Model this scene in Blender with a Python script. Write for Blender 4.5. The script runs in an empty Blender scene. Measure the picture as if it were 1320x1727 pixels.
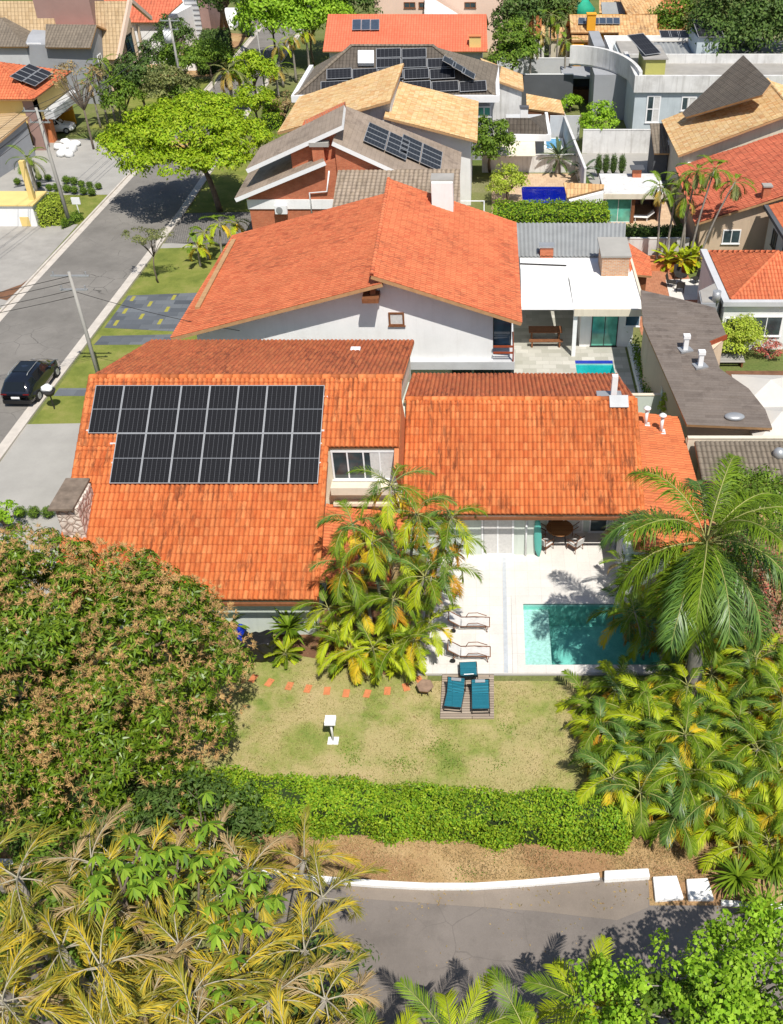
import bpy, bmesh, math, random
import numpy as np
from mathutils import Vector as V, Matrix
R = math.radians
sc = bpy.context.scene
# ---------------------------------------------------------------- camera, sky, sun, exposure
CF, CX, CY, TH, CH = 1620.0, 825.0, 852.0, R(37.7), 30.4
cam = bpy.data.objects.new('camera', bpy.data.cameras.new('camera')); sc.collection.objects.link(cam)
cam.location = (0, 0, CH); cam.rotation_euler = (R(90) - TH, 0, 0)
cam.data.sensor_fit = 'HORIZONTAL'; cam.data.sensor_width = 36
cam.data.lens = 36 * CF / 1320; cam.data.shift_x = -0.125; cam.data.shift_y = -0.0087
cam.data.clip_start = .5; cam.data.clip_end = 3000
sc.camera = cam
SUN_EL, SUN_AZ = R(59), R(157)          # azimuth clockwise from +Y
w = bpy.data.worlds.new('World'); sc.world = w; w.use_nodes = True
wn = w.node_tree; bg = wn.nodes['Background']
sky = wn.nodes.new('ShaderNodeTexSky'); sky.sky_type = 'NISHITA'; sky.sun_disc = False
sky.sun_elevation = SUN_EL; sky.sun_rotation = SUN_AZ
wn.links.new(sky.outputs[0], bg.inputs[0]); bg.inputs[1].default_value = .085
sd = bpy.data.lights.new('sun', 'SUN'); sd.energy = 4.3; sd.angle = R(.5); sd.color = (1, .955, .88)
so = bpy.data.objects.new('sun', sd); sc.collection.objects.link(so)
sv = V((math.sin(SUN_AZ) * math.cos(SUN_EL), math.cos(SUN_AZ) * math.cos(SUN_EL), math.sin(SUN_EL)))
so.rotation_euler = sv.to_track_quat('Z', 'Y').to_euler(); so.location = (20, -20, 60)
sc.view_settings.view_transform = 'Standard'; sc.view_settings.look = 'None'
sc.view_settings.exposure = .3; sc.view_settings.gamma = 1
sc.render.engine = 'CYCLES'
sc.cycles.max_bounces = 6; sc.cycles.transparent_max_bounces = 10
# ---------------------------------------------------------------- helpers
random.seed(7); RG = np.random.default_rng(7)
_c, _s = math.cos(TH), math.sin(TH)
def ray(px, py):
    u = (px - CX) / CF; v = (py - CY) / CF
    return V((u, _c - v * _s, -(_s + v * _c)))
def P(px, py, z=0.):                    # image pixel cast through the camera onto the plane at height z
    r = ray(px, py); t = (CH - z) / -r.z
    return V((r.x * t, r.y * t, z))
def PY(px, py, Y):
    r = ray(px, py); t = Y / r.y
    return V((r.x * t, Y, CH + r.z * t))
class Plane:
    def __init__(s, a, b, c):
        s.n = (b - a).cross(c - a).normalized()
        if s.n.z < 0: s.n = -s.n
        s.a = a.copy()
    def z(s, x, y): return s.a.z - (s.n.x * (x - s.a.x) + s.n.y * (y - s.a.y)) / s.n.z
    def p(s, px, py):
        r = ray(px, py); o = V((0, 0, CH)); t = (s.a - o).dot(s.n) / r.dot(s.n)
        return o + r * t
    def xy(s, x, y): return V((x, y, s.z(x, y)))
WO = {}
def worg(o): return WO.get(o.name, V((0, 0, 0))) if o else V((0, 0, 0))
def tag(o, label=None, cat=None, group=None, kind=None):
    if label: o['label'] = label
    if cat: o['category'] = cat
    if group: o['group'] = group
    if kind: o['kind'] = kind
    return o
def thing(name, label, cat, loc=(0, 0, 0), group=None):
    o = bpy.data.objects.new(name, None); sc.collection.objects.link(o)
    o.location = loc; o.empty_display_size = .3; WO[o.name] = V(loc)
    return tag(o, label, cat, group)
def link(name, me, parent, org):
    o = bpy.data.objects.new(name, me); sc.collection.objects.link(o)
    if parent: o.parent = parent; WO[o.name] = worg(parent)
    else: o.location = org; WO[o.name] = V(org)
    return o
class MB:
    def __init__(s): s.v = []; s.f = []; s.m = []; s.uv = {}; s.sm = set()
    def add(s, vs, fs, mi=0, smooth=False):
        b = len(s.v); s.v += [tuple(v) for v in vs]
        for f in fs:
            s.f.append([b + i for i in f]); s.m.append(mi)
            if smooth: s.sm.add(len(s.f) - 1)
        return s
    def box(s, x0, y0, z0, x1, y1, z1, mi=0):
        return s.prism([(x0, y0), (x1, y0), (x1, y1), (x0, y1)], z0, z1, mi)
    def obox(s, c, sx, sy, z0, z1, a=0, mi=0):
        ca, sa = math.cos(a), math.sin(a)
        return s.prism([(c[0] + ca * i * sx / 2 - sa * j * sy / 2, c[1] + sa * i * sx / 2 + ca * j * sy / 2) for i, j in ((-1, -1), (1, -1), (1, 1), (-1, 1))], z0, z1, mi)
    def prism(s, poly, z0, z1, mi=0):
        n = len(poly); ar = sum(poly[i][0] * poly[(i + 1) % n][1] - poly[(i + 1) % n][0] * poly[i][1] for i in range(n))
        z0s = list(z0) if isinstance(z0, (list, tuple)) else [z0] * n; z1s = list(z1) if isinstance(z1, (list, tuple)) else [z1] * n
        if ar < 0: poly = poly[::-1]; z0s = z0s[::-1]; z1s = z1s[::-1]
        vs = [(p[0], p[1], a) for p, a in zip(poly, z0s)] + [(p[0], p[1], a) for p, a in zip(poly, z1s)]
        fs = [list(range(n))[::-1], list(range(n, 2 * n))] + [[i, (i + 1) % n, n + (i + 1) % n, n + i] for i in range(n)]
        return s.add(vs, fs, mi)
    def slab(s, pts, th, mi=0, up=0.):       # 3D polygon given thickness along its normal
        n = (pts[1] - pts[0]).cross(pts[2] - pts[0]).normalized()
        if n.z < 0: pts = pts[::-1]; n = -n
        k = len(pts); vs = [p + n * up for p in pts] + [p + n * (up - th) for p in pts]
        fs = [list(range(k)), list(range(k, 2 * k))[::-1]] + [[(i + 1) % k, i, k + i, k + (i + 1) % k] for i in range(k)]
        return s.add(vs, fs, mi)
    def beam(s, a, b, w, h, mi=0, upv=V((0, 0, 1))):
        a = V(a); b = V(b); d = (b - a).normalized(); x = d.cross(upv)
        if x.length < 1e-4: x = d.cross(V((0, 1, 0)))
        x.normalize(); y = x.cross(d)
        vs = [p + x * i * w / 2 + y * j * h / 2 for p in (a, b) for i, j in ((-1, -1), (1, -1), (1, 1), (-1, 1))]
        return s.add(vs, [[3, 2, 1, 0], [4, 5, 6, 7], [0, 1, 5, 4], [1, 2, 6, 5], [2, 3, 7, 6], [3, 0, 4, 7]], mi)
    def tube(s, pts, rad, n=8, mi=0, smooth=True):
        pts = [V(p) for p in pts]; k = len(pts); rad = rad if isinstance(rad, (list, tuple)) else [rad] * k
        vs = []
        for i, p in enumerate(pts):
            d = (pts[min(i + 1, k - 1)] - pts[max(i - 1, 0)]).normalized()
            x = d.cross(V((.13, .99, .05))); x = x.normalized() if x.length > 1e-3 else V((1, 0, 0)); y = d.cross(x)
            vs += [p + (x * math.cos(2 * math.pi * j / n) + y * math.sin(2 * math.pi * j / n)) * rad[i] for j in range(n)]
        fs = [[i * n + j, i * n + (j + 1) % n, (i + 1) * n + (j + 1) % n, (i + 1) * n + j] for i in range(k - 1) for j in range(n)]
        s.add(vs, fs, mi, smooth); b = len(s.v) - len(vs)
        s.f.append([b + j for j in range(n)][::-1]); s.m.append(mi); s.f.append([b + (k - 1) * n + j for j in range(n)]); s.m.append(mi)
        return s
    def cyl(s, c, r, z0, z1, n=16, mi=0, r2=None):
        return s.tube([(c[0], c[1], z0), (c[0], c[1], z1)], [r, r if r2 is None else r2], n, mi, n > 8)
    def ball(s, c, rx, ry, rz, n=10, mi=0, jit=0):
        vs = [(c[0], c[1], c[2] + rz)]
        for i in range(1, n):
            for j in range(2 * n):
                a = math.pi * i / n; b = math.pi * j / n; q = 1 + random.uniform(-jit, jit)
                vs.append((c[0] + rx * q * math.sin(a) * math.cos(b), c[1] + ry * q * math.sin(a) * math.sin(b), c[2] + rz * q * math.cos(a)))
        vs.append((c[0], c[1], c[2] - rz)); m = 2 * n
        fs = [[0, 1 + j, 1 + (j + 1) % m] for j in range(m)]
        fs += [[1 + i * m + j, 1 + (i + 1) * m + j, 1 + (i + 1) * m + (j + 1) % m, 1 + i * m + (j + 1) % m] for i in range(n - 2) for j in range(m)]
        L = len(vs) - 1; fs += [[L, 1 + (n - 2) * m + (j + 1) % m, 1 + (n - 2) * m + j] for j in range(m)]
        return s.add(vs, fs, mi, True)
    def build(s, name, mats, parent=None, org=None, local=False, bevel=0):
        if not isinstance(mats, (list, tuple)): mats = [mats]
        if parent is None and org is None and not local:
            xs = [v[0] for v in s.v]; ys = [v[1] for v in s.v]; zs = [v[2] for v in s.v]
            org = V(((min(xs) + max(xs)) / 2, (min(ys) + max(ys)) / 2, min(zs)))
        o = V((0, 0, 0)) if local else (worg(parent) if parent else V(org))
        me = bpy.data.meshes.new(name)
        me.from_pydata([(v[0] - o.x, v[1] - o.y, v[2] - o.z) for v in s.v], [], s.f)
        for m in mats: me.materials.append(m)
        me.polygons.foreach_set('material_index', s.m)
        if s.sm: me.polygons.foreach_set('use_smooth', [i in s.sm for i in range(len(s.f))])
        if s.uv:
            uvl = me.uv_layers.new(name='UVMap')
            for fi, uvs in s.uv.items():
                for li, q in zip(me.polygons[fi].loop_indices, uvs): uvl.data[li].uv = q
        me.update()
        ob = link(name, me, parent, o if not parent else (0, 0, 0))
        if bevel:
            b = ob.modifiers.new('bevel', 'BEVEL'); b.width = bevel; b.segments = 2; b.limit_method = 'ANGLE'
        return ob
def npmesh(name, verts, faces, mats, parent=None, mi=None, org=None):   # faces: list of arrays (k,3|4)
    o = worg(parent) if parent else V(org or (0, 0, 0))
    verts = np.asarray(verts, dtype=np.float64) - np.array(o)
    me = bpy.data.meshes.new(name)
    loops = np.concatenate([f.ravel() for f in faces]); cnt = np.concatenate([np.full(len(f), f.shape[1]) for f in faces])
    me.vertices.add(len(verts)); me.vertices.foreach_set('co', verts.astype(np.float32).ravel())
    me.loops.add(len(loops)); me.loops.foreach_set('vertex_index', loops.astype(np.int32))
    me.polygons.add(len(cnt)); st = np.concatenate([[0], np.cumsum(cnt)[:-1]])
    me.polygons.foreach_set('loop_start', st.astype(np.int32))
    try: me.polygons.foreach_set('loop_total', cnt.astype(np.int32))
    except Exception: pass
    for m in (mats if isinstance(mats, (list, tuple)) else [mats]): me.materials.append(m)
    if mi is not None: me.polygons.foreach_set('material_index', np.asarray(mi, dtype=np.int32))
    me.update(calc_edges=True)
    return link(name, me, parent, o if not parent else (0, 0, 0))
def copy_tree(o, parent=None):
    c = o.copy(); sc.collection.objects.link(c)
    if parent: c.parent = parent
    WO[c.name] = WO.get(o.name, V((0, 0, 0)))
    for ch in [k for k in bpy.data.objects if k.parent == o]: copy_tree(ch, c)
    return c
# ---------------------------------------------------------------- materials
class NT:
    def __init__(s, name):
        s.m = bpy.data.materials.new(name); s.m.use_nodes = True; s.t = s.m.node_tree
        s.b = s.t.nodes['Principled BSDF']; s.out = s.t.nodes['Material Output']
    def n(s, typ, **kw):
        x = s.t.nodes.new('ShaderNode' + typ)
        for k, v in kw.items():
            if k[0] == 'i': x.inputs[int(k[1:])].default_value = v
            else: setattr(x, k, v)
        return x
    def l(s, a, b): s.t.links.new(a, b)
    def pos(s): return s.n('NewGeometry').outputs['Position']
    def noise(s, scale, detail=4, rough=.55, vec=None):
        x = s.n('TexNoise'); x.inputs['Scale'].default_value = scale; x.inputs['Detail'].default_value = detail; x.inputs['Roughness'].default_value = rough
        s.l(vec or s.pos(), x.inputs['Vector']); return x.outputs['Fac']
    def ramp(s, fac, stops, interp='LINEAR'):
        x = s.n('ValToRGB'); x.color_ramp.interpolation = interp; e = x.color_ramp.elements
        while len(e) < len(stops): e.new(.5)
        for i, (p, c) in enumerate(stops):
            e[i].position = p; e[i].color = (*c, 1) if not isinstance(c, (int, float)) else (c, c, c, 1)
        s.l(fac, x.inputs[0]); return x.outputs[0]
    def mix(s, f, a, b, mode='MIX'):
        x = s.n('MixRGB', blend_type=mode)
        for sock, q in zip(x.inputs, (f, a, b)):
            if hasattr(q, 'is_linked'): s.l(q, sock)
            else: sock.default_value = q if isinstance(q, (int, float)) and sock.name == 'Fac' else ((q,) * 3 + (1,) if isinstance(q, (int, float)) else (*q, 1))
        return x.outputs[0]
    def math(s, op, a, b=0., c=None):
        x = s.n('Math', operation=op)
        for i, q in enumerate((a, b) if c is None else (a, b, c)):
            if hasattr(q, 'is_linked'): s.l(q, x.inputs[i])
            else: x.inputs[i].default_value = q
        return x.outputs[0]
    def bump(s, h, strength=.5, dist=.02):
        x = s.n('Bump'); x.inputs['Strength'].default_value = strength; x.inputs['Distance'].default_value = dist
        s.l(h, x.inputs['Height']); s.l(x.outputs[0], s.b.inputs['Normal'])
    def set(s, col=None, rough=.7, spec=.3, metal=0):
        if col is not None:
            if hasattr(col, 'is_linked'): s.l(col, s.b.inputs['Base Color'])
            else: s.b.inputs['Base Color'].default_value = (*col, 1)
        s.b.inputs['Roughness'].default_value = rough; s.b.inputs['Specular IOR Level'].default_value = spec; s.b.inputs['Metallic'].default_value = metal
        return s
def plain(name, c, rough=.7, var=.18, scale=1.2, spec=.3, metal=0, bump=0, bscale=30, dirt=0, dcol=(.12, .1, .08), streak=0):
    m = NT(name)
    lo = tuple(x * (1 - var) for x in c); hi = tuple(min(x * (1 + var * .7), .95) for x in c)
    col = m.ramp(m.noise(scale, 5, .62), [(.3, lo), (.7, hi)])
    fine = m.noise(scale * 14, 3, .7); col = m.mix(.55, col, m.ramp(fine, [(.3, 1 - var * .6), (.65, 1)]), 'MULTIPLY')
    if dirt:
        d = m.ramp(m.noise(.45, 6, .7), [(.5, 0.), (.72, dirt)]); col = m.mix(d, col, dcol)
    if streak:
        mp = m.n('Mapping'); mp.inputs['Scale'].default_value = (2.2, 2.2, .16); m.l(m.pos(), mp.inputs[0])
        col = m.mix(m.math('MULTIPLY', m.ramp(m.noise(1.4, 6, .7, mp.outputs[0]), [(.5, 0.), (.72, 1.)]), streak), col, dcol)
    m.set(col, rough, spec, metal)
    if bump: m.bump(m.noise(bscale, 3, .6), bump, .02)
    return m.m
def tile(name, cols, dark, dirt=.4, bumpd=.03, rough=.75, prof=1, stain=(.035, .022, .018), stainscale=.5):
    """roof tiles laid in cells of the UV map: one tone per tile, dark lap lines, weather stains"""
    m = NT(name); uv = m.n('UVMap').outputs[0]
    sep = m.n('SeparateXYZ'); m.l(uv, sep.inputs[0]); u, v = sep.outputs[0], sep.outputs[1]
    cu, cv = m.math('FLOOR', u), m.math('FLOOR', v)
    cb = m.n('CombineXYZ'); m.l(cu, cb.inputs[0]); m.l(cv, cb.inputs[1])
    wn_ = m.n('TexWhiteNoise', noise_dimensions='2D'); m.l(cb.outputs[0], wn_.inputs['Vector'])
    k = len(cols); col = m.ramp(wn_.outputs['Value'], [(i / (k - 1), c) for i, c in enumerate(cols)])
    big = m.noise(.35, 4, .6); col = m.mix(.8, col, m.ramp(big, [(.32, .78), (.68, 1.)]), 'MULTIPLY')
    fine = m.noise(9, 5, .7); col = m.mix(.5, col, m.ramp(fine, [(.35, .72), (.6, 1.)]), 'MULTIPLY')
    fv = m.math('FRACT', v); lap = m.math('GREATER_THAN', fv, .93)
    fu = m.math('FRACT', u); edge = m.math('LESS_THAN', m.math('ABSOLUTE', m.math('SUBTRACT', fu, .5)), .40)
    col = m.mix(m.math('MULTIPLY', lap, .45), col, dark)
    if prof: col = m.mix(m.math('MULTIPLY', m.math('SUBTRACT', 1, edge), .5), col, dark)  # channels darkened in the colour, standing in for shade between the barrels
    mp = m.n('Mapping'); mp.inputs['Scale'].default_value = (.75, .28, 1); m.l(uv, mp.inputs[0])
    st = m.noise(1.3, 6, .72, mp.outputs[0]); where = m.ramp(m.noise(stainscale * .5, 3, .5), [(.38, .12), (.58, 1.)])
    sm = m.ramp(st, [(.49, 0.), (.60, 1.)]); f = m.math('MULTIPLY', m.math('MULTIPLY', sm, where), dirt)
    col = m.mix(f, col, stain)
    m.set(col, rough, .25)
    if bumpd:
        h = m.math('ABSOLUTE', m.math('SINE', m.math('MULTIPLY', u, math.pi))) if prof else 0.
        h2 = m.math('ADD', m.math('MULTIPLY', h, .8), m.math('MULTIPLY', fv, .5)); m.bump(h2, .9, bumpd)
    else: m.bump(fine, .25, .01)
    return m.m
def leafm(name, cols, trans=.28, rough=.55, spec=.2):
    m = NT(name); g = m.n('NewGeometry').outputs['Random Per Island']; k = len(cols)
    col = m.ramp(g, [(i / max(k - 1, 1), c) for i, c in enumerate(cols)])
    col = m.mix(.5, col, m.ramp(m.noise(.9, 4, .6), [(.33, .45), (.62, 1.1)]), 'MULTIPLY')
    m.set(col, rough, spec)
    t = m.n('BsdfTranslucent'); m.l(m.mix(1., col, (1., 1., .55), 'MULTIPLY'), t.inputs[0])
    mx = m.n('MixShader'); mx.inputs[0].default_value = trans * .75
    m.l(m.b.outputs[0], mx.inputs[1]); m.l(t.outputs[0], mx.inputs[2]); m.l(mx.outputs[0], m.out.inputs[0])
    return m.m
def glass(name, c=(.03, .045, .05), rough=.06):
    m = NT(name); m.set(m.ramp(m.noise(1.1, 2), [(.35, c), (.7, tuple(x * 2.2 for x in c))]), rough, .8); return m.m
M = {}
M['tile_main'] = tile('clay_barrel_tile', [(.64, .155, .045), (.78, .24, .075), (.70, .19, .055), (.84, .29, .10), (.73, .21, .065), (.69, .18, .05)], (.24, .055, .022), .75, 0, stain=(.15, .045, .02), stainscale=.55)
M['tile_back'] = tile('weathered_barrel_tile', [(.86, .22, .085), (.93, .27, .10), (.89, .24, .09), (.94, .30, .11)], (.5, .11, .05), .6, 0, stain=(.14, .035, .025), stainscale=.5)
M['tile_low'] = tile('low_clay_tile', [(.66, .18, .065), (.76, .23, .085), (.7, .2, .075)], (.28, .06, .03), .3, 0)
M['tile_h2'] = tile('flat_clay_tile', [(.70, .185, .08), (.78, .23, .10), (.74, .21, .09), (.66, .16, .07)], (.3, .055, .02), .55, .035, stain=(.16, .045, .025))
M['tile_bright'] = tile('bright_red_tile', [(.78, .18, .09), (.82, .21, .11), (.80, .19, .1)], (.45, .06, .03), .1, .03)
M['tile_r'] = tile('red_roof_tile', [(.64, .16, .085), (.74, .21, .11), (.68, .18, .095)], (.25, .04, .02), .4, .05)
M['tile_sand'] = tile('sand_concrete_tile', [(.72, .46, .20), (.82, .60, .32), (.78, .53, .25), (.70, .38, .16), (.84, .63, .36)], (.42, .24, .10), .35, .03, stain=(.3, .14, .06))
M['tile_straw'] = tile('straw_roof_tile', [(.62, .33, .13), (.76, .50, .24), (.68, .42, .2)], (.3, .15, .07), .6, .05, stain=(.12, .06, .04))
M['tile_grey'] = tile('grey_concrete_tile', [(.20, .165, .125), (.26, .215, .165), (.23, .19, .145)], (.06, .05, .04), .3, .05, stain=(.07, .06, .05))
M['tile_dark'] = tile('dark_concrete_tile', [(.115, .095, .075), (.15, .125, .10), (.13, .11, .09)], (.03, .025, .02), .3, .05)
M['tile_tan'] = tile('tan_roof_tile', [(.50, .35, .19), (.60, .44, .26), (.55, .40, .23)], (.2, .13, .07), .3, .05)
M['tile_taupe'] = tile('taupe_flat_tile', [(.33, .26, .20), (.38, .30, .235), (.355, .28, .215)], (.2, .155, .12), .3, .02, prof=0)
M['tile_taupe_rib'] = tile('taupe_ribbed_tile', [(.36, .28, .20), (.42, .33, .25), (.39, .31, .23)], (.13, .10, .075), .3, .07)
M['tile_brown'] = tile('brown_shingle', [(.165, .135, .115), (.21, .175, .15), (.19, .155, .13)], (.09, .07, .06), .35, .02, prof=0)
M['white'] = plain('white_render', (.84, .84, .83), .8, .07, .5, dirt=.15, dcol=(.5, .48, .45), streak=.13)
M['whitedirty'] = plain('stained_white_render', (.70, .69, .67), .85, .12, .8, dirt=.5, dcol=(.33, .31, .28), streak=.6)
M['cream'] = plain('cream_render', (.72, .65, .52), .8, .08, .5, dirt=.2, dcol=(.48, .4, .3), streak=.4)
M['beige'] = plain('beige_render', (.60, .46, .33), .8, .08, .5, dcol=(.4, .3, .22), streak=.35)
M['yellow'] = plain('yellow_render', (.78, .58, .22), .8, .08, .5)
M['ochre'] = plain('ochre_render', (.80, .38, .03), .8, .1, .5)
M['paleblue'] = plain('pale_blue_render', (.50, .56, .59), .8, .1, .6, dirt=.25, dcol=(.30, .34, .36), streak=.5)
M['greygreen'] = plain('pale_green_render', (.60, .66, .60), .8, .06, .5, dcol=(.36, .4, .35), streak=.4)
M['grey'] = plain('grey_render', (.33, .34, .36), .8, .1, .5)
M['lgrey'] = plain('light_grey_render', (.55, .56, .57), .8, .08, .5, dirt=.2)
M['dgrey'] = plain('dark_grey_render', (.10, .105, .115), .8, .12, .6)
M['mauve'] = plain('mauve_render', (.34, .22, .19), .8, .1, .5)
M['pink'] = plain('pink_render', (.78, .58, .46), .8, .06, .4)
M['lime'] = plain('lime_render', (.50, .48, .14), .8, .12, .7, dirt=.4, dcol=(.3, .28, .15))
M['wood'] = plain('brown_wood', (.22, .09, .04), .6, .25, 6)
M['woodred'] = plain('red_wood', (.32, .07, .03), .5, .2, 6)
M['fascia'] = plain('timber_fascia', (.46, .27, .13), .7, .2, 3)
M['metalw'] = plain('white_metal', (.82, .82, .82), .4, .04)
M['metald'] = plain('dark_metal', (.035, .032, .03), .45, .2)
M['metalg'] = plain('grey_metal', (.42, .43, .44), .4, .12, metal=.4)
M['conc'] = plain('concrete', (.36, .34, .31), .9, .14, .7, bump=.3, dirt=.35, dcol=(.18, .16, .14))
M['concl'] = plain('light_concrete', (.37, .355, .325), .9, .10, .5, bump=.2, dirt=.25, dcol=(.28, .26, .24))
M['kerb'] = plain('kerb_concrete', (.56, .51, .45), .9, .14, 1.5, bump=.3)
M['white_kerb'] = plain('whitewashed_stone', (.85, .84, .82), .9, .08, 3, bump=.6, bscale=12, dirt=.15, dcol=(.45, .36, .28))
M['bark'] = plain('bark', (.16, .125, .095), .95, .3, 5, bump=.8, bscale=18)
M['palmbark'] = plain('palm_bark', (.30, .27, .23), .9, .25, 4, bump=.6, bscale=14)
M['glass'] = glass('window_glass'); M['glassb'] = glass('blue_glass', (.03, .06, .09)); M['glassg'] = glass('green_glass', (.07, .26, .20), .1)
M['black'] = plain('black_plastic', (.015, .015, .016), .35, .2, spec=.5)
M['curtain'] = plain('white_curtain', (.62, .61, .59), .9, .12, 9)
M['soil'] = plain('bare_soil', (.20, .10, .055), .95, .3, 1.5, bump=.5)
M['orange_brick'] = plain('terracotta_paver', (.62, .22, .09), .85, .15, 4)
M['rubber'] = plain('rubber', (.02, .02, .02), .9, .1)
def brick(name, c1, c2, mortar, scale=1., bw=.24, bh=.075, ms=.012, squash=1.):
    m = NT(name); g = m.n('NewGeometry'); sep = m.n('SeparateXYZ'); m.l(g.outputs['Position'], sep.inputs[0])
    cb = m.n('CombineXYZ'); m.l(m.math('ADD', sep.outputs[0], sep.outputs[1]), cb.inputs[0]); m.l(sep.outputs[2], cb.inputs[1])
    b = m.n('TexBrick'); m.l(cb.outputs[0], b.inputs['Vector'])
    b.inputs['Color1'].default_value = (*c1, 1); b.inputs['Color2'].default_value = (*c2, 1); b.inputs['Mortar'].default_value = (*mortar, 1)
    b.inputs['Scale'].default_value = scale; b.inputs['Brick Width'].default_value = bw; b.inputs['Row Height'].default_value = bh; b.inputs['Mortar Size'].default_value = ms
    col = m.mix(.6, b.outputs['Color'], m.ramp(m.noise(2, 4), [(.3, .7), (.7, 1.)]), 'MULTIPLY'); m.set(col, .9, .2); m.bump(b.outputs['Fac'], -.4, .01); return m.m
M['brick'] = brick('red_brick', (.52, .12, .05), (.62, .18, .08), (.42, .22, .14))
M['brickl'] = brick('rough_tan_brick', (.50, .22, .10), (.62, .34, .18), (.5, .42, .33), bw=.3, bh=.1, ms=.02)
def paving(name, cols, mortar, bw, bh, ms=.012, rough=.8, var=.6, offs=.5, rot=0., smooth=.1):
    m = NT(name); p = m.pos(); mp = m.n('Mapping'); mp.inputs['Rotation'].default_value = (0, 0, rot); m.l(p, mp.inputs[0])
    b = m.n('TexBrick', offset=offs); m.l(mp.outputs[0], b.inputs['Vector'])
    b.inputs['Color1'].default_value = (*cols[0], 1); b.inputs['Color2'].default_value = (*cols[1], 1); b.inputs['Mortar'].default_value = (*mortar, 1)
    b.inputs['Scale'].default_value = 1; b.inputs['Brick Width'].default_value = bw; b.inputs['Row Height'].default_value = bh; b.inputs['Mortar Size'].default_value = ms; b.inputs['Mortar Smooth'].default_value = smooth
    col = m.mix(var, b.outputs['Color'], m.ramp(m.noise(.9, 6, .65), [(.3, .78), (.68, 1.)]), 'MULTIPLY')
    col = m.mix(.5, col, m.ramp(m.noise(14, 4, .7), [(.3, .82), (.6, 1.)]), 'MULTIPLY')
    m.set(col, rough, .3); m.bump(b.outputs['Fac'], -.3, .008); return m.m
M['travertine'] = paving('travertine_paving', [(.71, .68, .63), (.76, .73, .68)], (.60, .56, .51), .6, .6, .007, offs=0.)
M['stonepave'] = paving('patchwork_stone_paving', [(.40, .39, .33), (.60, .58, .52)], (.42, .4, .35), .85, .5, .012)
M['slate'] = paving('slate_drive', [(.085, .095, .11), (.17, .185, .20)], (.09, .1, .11), 1.4, .62, .008)
M['cobble'] = paving('cobbled_drive', [(.20, .19, .175), (.28, .26, .24)], (.08, .075, .07), .22, .14, .02, rot=.5)
M['sandpave'] = paving('sandstone_paving', [(.60, .42, .27), (.68, .50, .33)], (.45, .33, .22), .5, .5)
M['redpave'] = paving('red_tile_floor', [(.42, .17, .09), (.5, .22, .12)], (.3, .14, .08), .35, .35)
M['deck'] = paving('grey_deck_boards', [(.34, .27, .21), (.45, .37, .29)], (.06, .045, .035), 2.3, .13, .012, offs=.3)
def asphalt(name, c, cracks=.0, stainamt=.3):
    m = NT(name); col = m.ramp(m.noise(.22, 8, .68), [(.3, tuple(x * .74 for x in c)), (.7, tuple(x * 1.18 for x in c))])
    col = m.mix(.6, col, m.ramp(m.noise(60, 3, .8), [(.3, .75), (.7, 1.1)]), 'MULTIPLY')
    col = m.mix(m.math('MULTIPLY', m.ramp(m.noise(.7, 6, .75), [(.5, 0.), (.75, 1.)]), stainamt), col, tuple(x * .55 for x in c))
    if cracks:
        ns = m.n('TexNoise'); ns.inputs['Scale'].default_value = 1.2; ns.inputs['Detail'].default_value = 5; p = m.pos(); m.l(p, ns.inputs['Vector'])
        wv = m.mix(.25, p, ns.outputs['Color'], 'ADD')
        vo = m.n('TexVoronoi', feature='DISTANCE_TO_EDGE'); vo.inputs['Scale'].default_value = .55; m.l(wv, vo.inputs['Vector'])
        ck = m.ramp(vo.outputs['Distance'], [(.003, 1.), (.011, 0.)])
        wh = m.ramp(m.noise(.11, 3, .5), [(.5, 0.), (.62, 1.)]); col = m.mix(m.math('MULTIPLY', m.math('MULTIPLY', ck, wh), cracks), col, (.03, .028, .026))
    m.set(col, .92, .2); m.bump(m.noise(45, 2), .3, .01); return m.m
M['road'] = asphalt('weathered_asphalt', (.22, .205, .185), .8, .4)
M['road2'] = asphalt('dark_asphalt', (.215, .187, .166), .35, .6)
M['gutter'] = asphalt('concrete_gutter', (.27, .225, .185), .2)
def ground(name, stops, scale=.35, fine=22, drysc=None, dry=None, rough=.95):
    m = NT(name); col = m.ramp(m.noise(scale, 8, .68), stops)
    if dry:
        d = m.ramp(m.noise(drysc, 5, .65), [(.46, 0.), (.56, 1.)]); col = m.mix(m.math('MULTIPLY', d, .6), col, dry)
    f = m.noise(fine, 4, .8); col = m.mix(.75, col, m.ramp(f, [(.28, .5), (.62, 1.1)]), 'MULTIPLY')
    m.set(col, rough, .15); m.bump(f, .7, .04); return m.m
M['lawn'] = ground('dry_lawn', [(.33, (.17, .24, .045)), (.45, (.28, .31, .08)), (.56, (.40, .36, .14)), (.70, (.54, .43, .22))], .5, 26, .34, (.52, .41, .21))
M['grass'] = ground('green_grass', [(.3, (.12, .16, .03)), (.5, (.21, .24, .05)), (.7, (.31, .29, .09))], .5, 20)
M['verge'] = ground('dry_verge_grass', [(.28, (.30, .19, .085)), (.5, (.46, .31, .15)), (.72, (.56, .40, .215))], .5, 14, .3, (.33, .17, .09))
M['terrain'] = ground('mixed_ground', [(.3, (.10, .15, .035)), (.5, (.17, .19, .06)), (.7, (.28, .25, .15))], .09, 6)
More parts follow.
